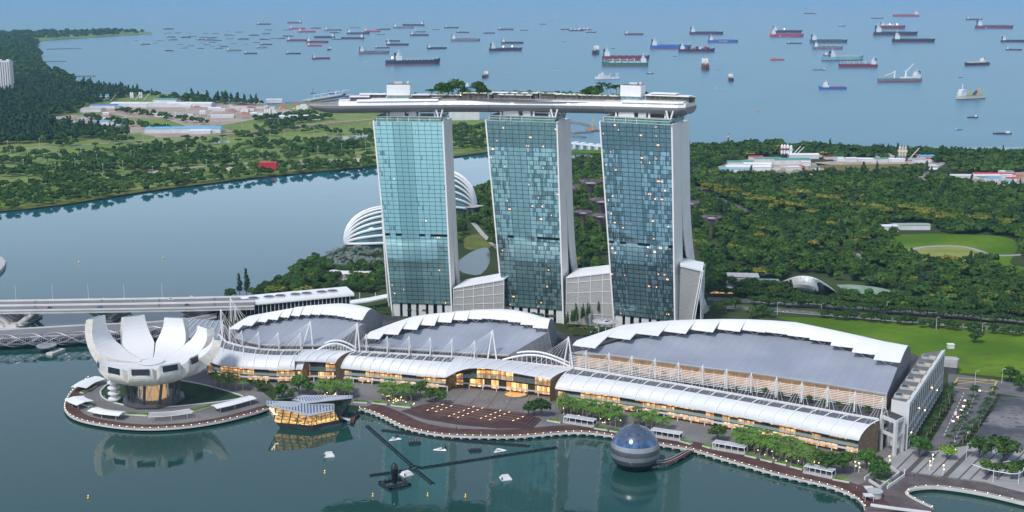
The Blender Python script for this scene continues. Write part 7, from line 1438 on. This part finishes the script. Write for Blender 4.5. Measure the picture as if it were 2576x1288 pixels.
def person(p,rz,cl,pants,lab,grp):
    t=thing('person',lab,'person',p,rz,grp); mb=MB(); prof=[]
    # one continuous body: legs merge into hips, torso, neck and head
    rows=[]
    for z,rx,ry in((0,.13,.17),(.08,.12,.15),(.45,.15,.12),(.8,.2,.14),(.98,.2,.14),(1.2,.2,.13),(1.4,.23,.12),(1.47,.10,.08),(1.53,.07,.07),(1.6,.095,.10),(1.68,.10,.11),(1.74,.07,.08),(1.76,.01,.01)): rows.append([Vector((rx*math.cos(k*math.pi/4),ry*math.sin(k*math.pi/4),z)) for k in range(8)])
    mb.loft(rows,closed=True); mb.build('body',mat('skin_tone',(.42,.26,.18),.6,var=0),t)
    for nm,z0,z1,k,m in(('trousers',.06,.95,.02,pants),('shirt',.9,1.44,.025,cl)):
        r=[[Vector((math.cos(a)*(w+k),math.sin(a)*(d_+k),z)) for a in [j*math.pi/4 for j in range(8)]] for z,w,d_ in [(lerp(z0,z1,i/3),lerp(.15,.2,i/3) if nm=='trousers' else lerp(.2,.22,i/3),.14) for i in range(4)]]; b=MB(); b.loft(r,closed=True); b.build(nm,m,t)
    b=MB()
    for s in(-1,1): b.tube([(s*.25,0,1.4),(s*.3,.03,1.1),(s*.27,.12,.82)] if False else [Vector((s*.25,0,1.4)),Vector((s*.3,.03,1.1)),Vector((s*.27,.12,.84))],.05,5)
    b.build('sleeves',cl,t); MB().lathe((0,0,1.64),[(.115,0),(.12,.06),(.08,.14),(.01,.16)],8).build('hair',mat('black_hair',(.015,.012,.01),.6,var=0),t)
cls=[mat('cloth_'+n_,c,.8,var=.05) for n_,c in (('white',(.7,.7,.7)),('navy',(.03,.05,.16)),('red',(.5,.03,.05)),('pink',(.6,.2,.35)),('grey',(.2,.2,.2)),('black',(.02,.02,.02)))]; cn=['white','navy','red','pink','grey','black']
for i,(x,y) in enumerate([(1090,1010),(1130,1002),(1180,1012),(1205,1000),(1238,1018),(1268,1012),(1275,1013),(1296,1006),(1245,992),(1160,1026),(1330,1020),(1000,1042),(1155,1082),(1148,1078),(1210,1090),(2312,1140),(2330,1180),(2376,1184),(2382,1176),(2300,1198),(2355,1200),(2420,1212),(2480,1222),(2535,1236),(2155,1230),(2170,1244),(330,1052),(400,1066),(500,1050),(250,1010),(262,1000),(224,985)]):
    person(g(x,y,2.75 if (x,y) in((1160,1026),) else 2.4),random.uniform(0,6),cls[i%6],cls[(i+4)%6],f'person in a {cn[i%6]} top walking on the '+('event plaza' if 1050<x<1400 else 'museum island' if x<600 else 'promenade boardwalk' if x<2200 else 'striped plaza and cove quay'),'people strolling on the waterfront')
# =================== far buildings ===================
t=thing('apartment_tower','pale ribbed apartment tower above the forest at the left edge','tower',g(16,238,2)); h=at(16,153,t.location.y).z-2; w=46
MB().box((-10,0,h/2),(58,26,h)).build('wall',mat('apartment_wall',(.62,.62,.63),.7,var=.05),t)
for k in range(9): MB().box((-36+k*6.4,-13.3,h/2-1),(2.,.8,h-4)).build('window_bay',mat('apartment_window',(.12,.14,.17),.2,var=.3,vs=.2),t)
for k in range(3): MB().box((-32+k*22,0,h+2),(8,10,4)).build('roof_block',white2,t)
MB().box((-38,-14,h/2-2),(20,3,h-12)).build('corner_bay',white,t)
def plant(px,py,n,hgt,lab,c1,base=5,z=2.):
    hgt*=.58
    t=thing('batching_plant',lab,'silo plant',g(px,py,z)); 
    for k in range(n):
        MB().lathe((k*base*.95,0,hgt*.35),[(.5,-hgt*.12),(base*.42,0),(base*.42,hgt*.6),(.1,hgt*.68)],10).build('silo',c1,t)
    mb=MB()
    for k in range(n): 
        for s in(-2,2): mb.bar((k*base*.95+s,s,0),(k*base*.95+s,s,hgt*.4),.3,4)
    mb.build('frame',dgrey,t); MB().box(((n-1)*base*.47,0,hgt*.68),(n*base,base*.9,hgt*.12)).build('striped_band',white2 if 'red bands' not in lab else boot,t); MB().bar((n*base,0,2),(n*base+16,-4,hgt*.9),.9,4).build('conveyor',white2,t)
for px,py,n,hh,c,lab in ((250,256,2,34,blue2,'blue silo plant at the forest edge, left of two'),(268,256,2,34,blue2,'blue silo plant at the forest edge, right of two'),(330,254,2,38,white,'white silo plant behind the works yard, left of two'),(352,254,2,38,white,'white silo plant behind the works yard, right of two'),(482,253,4,36,white,'tall white silo cluster right of the works yard'),(668,300,3,38,white,'white striped silo plant in trees, left pair beside the point'),(688,300,2,36,white,'white striped silo plant in trees, right of the pair'),(505,293,3,24,white,'short white silo plant in the red yard'),(298,282,3,26,blue2,'pale blue silo plant in the middle of the yard'),(1966,398,3,40,white,'large white silo plant with red bands in the right-hand works'),(1982,398,2,38,white,'white silo tower standing just right of the large silo plant'),(2262,406,3,44,mat('cream_silo',(.55,.48,.38),.6),'cream silo plant on a blue frame in the right-hand works')): plant(px,py,n,hh,lab,c)
SH=[(262,272,60,30,8,blue,'blue-roofed shed below the blue silo plants'),(235,280,50,30,7,grey,'long grey shed at the left end of the works'),(330,268,90,40,9,white,'long white shed below the white silo plants'),(390,268,70,36,9,white2,'pale shed in the middle of the works'),(480,268,110,40,9,white,'long white shed under the tall silo cluster'),(465,332,150,46,9,blue2,'big sky-blue roofed shed by the crossroads'),(500,330,60,30,8,grey,'grey shed touching the sky-blue roofed shed'),(755,300,90,34,8,white,'white shed near the seaward yard'),(420,262,60,30,12,green,'green-roofed shed before the tall silo cluster'),(505,335,40,20,6,white,'small white shed right of the sky-blue roof'),(560,296,50,24,6,white2,'pale shed in the middle of the red yard'),(600,276,40,20,6,white2,'small pale shed at the seaward end of the yard'),
 (1880,430,70,22,8,white,'long white shed left in the right-hand works'),(1860,415,40,18,6,green,'green-roofed shed left in the right-hand works'),(1930,408,44,20,7,green,'green-roofed shed below the large silo plant'),(1990,412,60,20,8,green,'green-roofed shed right of the large silo plant'),(2020,398,50,20,7,white,'white shed right of the white silo tower'),(2080,393,54,20,7,white,'white shed behind the straw grass plot'),(2190,406,110,12,5,white,'long low white wall-like shed above the straw grass'),(2215,396,24,14,6,blue,'small blue shed left of the cream silos'),(2330,400,30,16,6,blue2,'small sky-blue shed right of the cream silos'),(1830,432,80,10,5,blue2,'long turquoise-roofed shed beside the red yard'),(2440,450,90,16,6,white2,'long pale shed in the far right yard'),(2500,446,60,20,6,redm,'red-roofed shed in the far right yard'),(1905,422,44,16,7,white,'white shed in the middle of the right-hand works'),(2160,382,40,16,6,white2,'pale shed in trees by the right-hand shore'),
 (1760,385,36,20,6,white,'white-roofed building right of the right tower top'),(1170,300,60,40,26,mat('rose_grey_wall',(.38,.32,.31),.7),'large rose-grey block seen between the left and middle towers'),(1150,298,30,30,30,mat('ochre_glass_wall',(.25,.26,.16),.4,var=.4),'ochre glass block left of the rose-grey one'),(690,258,40,20,8,white2,'pale port shed on the breakwater'),(880,700,40,20,6,white,'white angular roof in the shore garden beside the left tower')]
for i,(px,py,w,d,h,rm_,lab) in enumerate(SH): shed('industrial_shed' if i<26 else 'building',lab,'shed' if i<26 else 'building',px,py,w,d,h,white2,rm_,random.uniform(-.15,.15),h*.25)
shed('red_container_block','bright red container block beside the far channel road','container block',675,429,26,12,13,redm,redm,.05)
dig=mat('digger_yellow_red',(.5,.12,.06),.6,var=.4,vs=.4); q=random.Random(21)
for i in range(130):
    x,y=[(q.uniform(120,330),q.uniform(296,322)),(q.uniform(430,780),q.uniform(268,298)),(q.uniform(560,760),q.uniform(262,282)),(q.uniform(1800,2060),q.uniform(420,438)),(q.uniform(2420,2570),q.uniform(442,458)),(q.uniform(280,930),q.uniform(404,446))][i%6]
    if i%6==5: y=lerp(448,404,(x-270)/660)+q.uniform(-3,3)
    m_=[dig,rock,white2,redm,grey,dgrey][q.randrange(6)]; o=MB(); s=q.uniform(4,11); o.lathe((0,0,0),[(s,0),(s*.7,s*.28),(s*.25,s*.45),(.05,s*.48)],7); b=o.build('spoil_heap',[rock,mat('red_earth',(.36,.15,.10),.9,var=.3,vs=.2),mat('pale_rubble',(.45,.40,.36),.9,var=.3,vs=.2)][q.randrange(3)]); b.location=g(x,y,2.2); tag(b,'low heap of spoil or rubble in the dusty works yards','heap','spoil heaps in the works yards')
t=thing('tidal_barrage','low white barrage with gate houses seen between the middle and right towers','barrage',g(1475,377,0)); o2=g(1475,377,0); a,b=g(1430,371,0)-o2,g(1545,383,0)-o2; d=(b-a); L=d.length; d.normalize(); n=Vector((-d.y,d.x,0)); MB().box((a+b)/2+UP*8.5,(L,8,2.2),ax=(d,n,UP)).build('deck',white,t)
for k in range(7): p=a+d*L*k/6; MB().box(p+UP*4,(5,10,8),ax=(d,n,UP)).build('pier',white2,t); MB().box(p+UP*10.5,(7,9,3),ax=(d,n,UP)).build('gate_house',white,t)
t=thing('barrage_hall','low hall with grass roof beside the barrage','building',g(1505,396,2)); MB().prism([(-60,-10),(50,-16),(60,20),(-40,24)],0,9).build('wall',grey,t); MB().prism([(-64,-13),(52,-19),(64,24),(-43,27)],9,10.2).build('green_roof',lawn_m,t)
t=thing('crane','yellow harbour crane on the breakwater yard','crane',g(1020*.0+1500,326,2)); t.location=g(648,272,2); MB().bar((0,0,0),(0,0,10),1.,5).build('tower',yel,t); MB().bar((0,0,8),(14,-6,34),.6,4).build('jib',yel,t)
t=thing('seaward_jetty','long pale jetty with gantries running out from the wooded point','jetty',g(815,252,0)); o2=g(815,252,0); mb=MB(); mb.strip([g(x,y,0)-o2 for x,y in [(770,256),(815,249),(865,240),(880,243)]],26,z=5,h=3); mb.build('deck',grey,t)
for k in range(5): p=g(790+k*18,252-k*3,0)-o2; mb=MB().bar(p+UP*4,p+UP*14,.6,4); mb.bar(p+UP*14,p+UP*14+Vector((18,0,0)),.6,4); mb.build('gantry',steel,t)

q=random.Random(33); RMs=[(green,'green'),(white,'white'),(grey,'grey'),(blue2,'pale blue'),(redm,'red'),(white,'white')]
for i in range(34):
    if i<24: x,y=q.uniform(1790,2350),q.uniform(394,438); 
    else: x,y=q.uniform(2380,2570),q.uniform(438,462)
    if i<24 and 2060<x<2320 and 410<y<432: y=q.uniform(392,406)
    rm_,c=RMs[i%6]; shed('works_cabin',f'small {c}-roofed works cabin scattered in the right-hand works',"cabin",x,y,q.uniform(10,24),q.uniform(8,14),q.uniform(4,6.5),white2,rm_,q.uniform(-.3,.3),q.choice([0,1.2]),'works cabins in the right-hand works')
for i in range(26):
    x,y=(q.uniform(250,780),q.uniform(264,300)) if i%3 else (q.uniform(130,330),q.uniform(297,324)); rm_,c=RMs[(i*5)%6]
    shed('works_cabin',f'small {c}-roofed works cabin scattered in the far left yards',"cabin",x,y,q.uniform(12,34),q.uniform(10,18),q.uniform(4,8),white2,rm_,q.uniform(-.3,.3),q.choice([0,1.5]),'works cabins in the far left yards')
# =================== haze ===================
hz=bpy.data.materials.new('haze_air'); hz.use_nodes=True; N=hz.node_tree.nodes; N.clear(); om=N.new('ShaderNodeOutputMaterial'); pv_=N.new('ShaderNodeVolumePrincipled')
pv_.inputs['Color'].default_value=(.36,.65,1.,1); pv_.inputs['Density'].default_value=2.8e-5; pv_.inputs['Anisotropy'].default_value=.2; hz.node_tree.links.new(pv_.outputs[0],om.inputs['Volume'])
mb=MB(); mb.box((0,43500,197),(124000,98000,406)); tag(mb.build('haze',hz),kind='stuff')
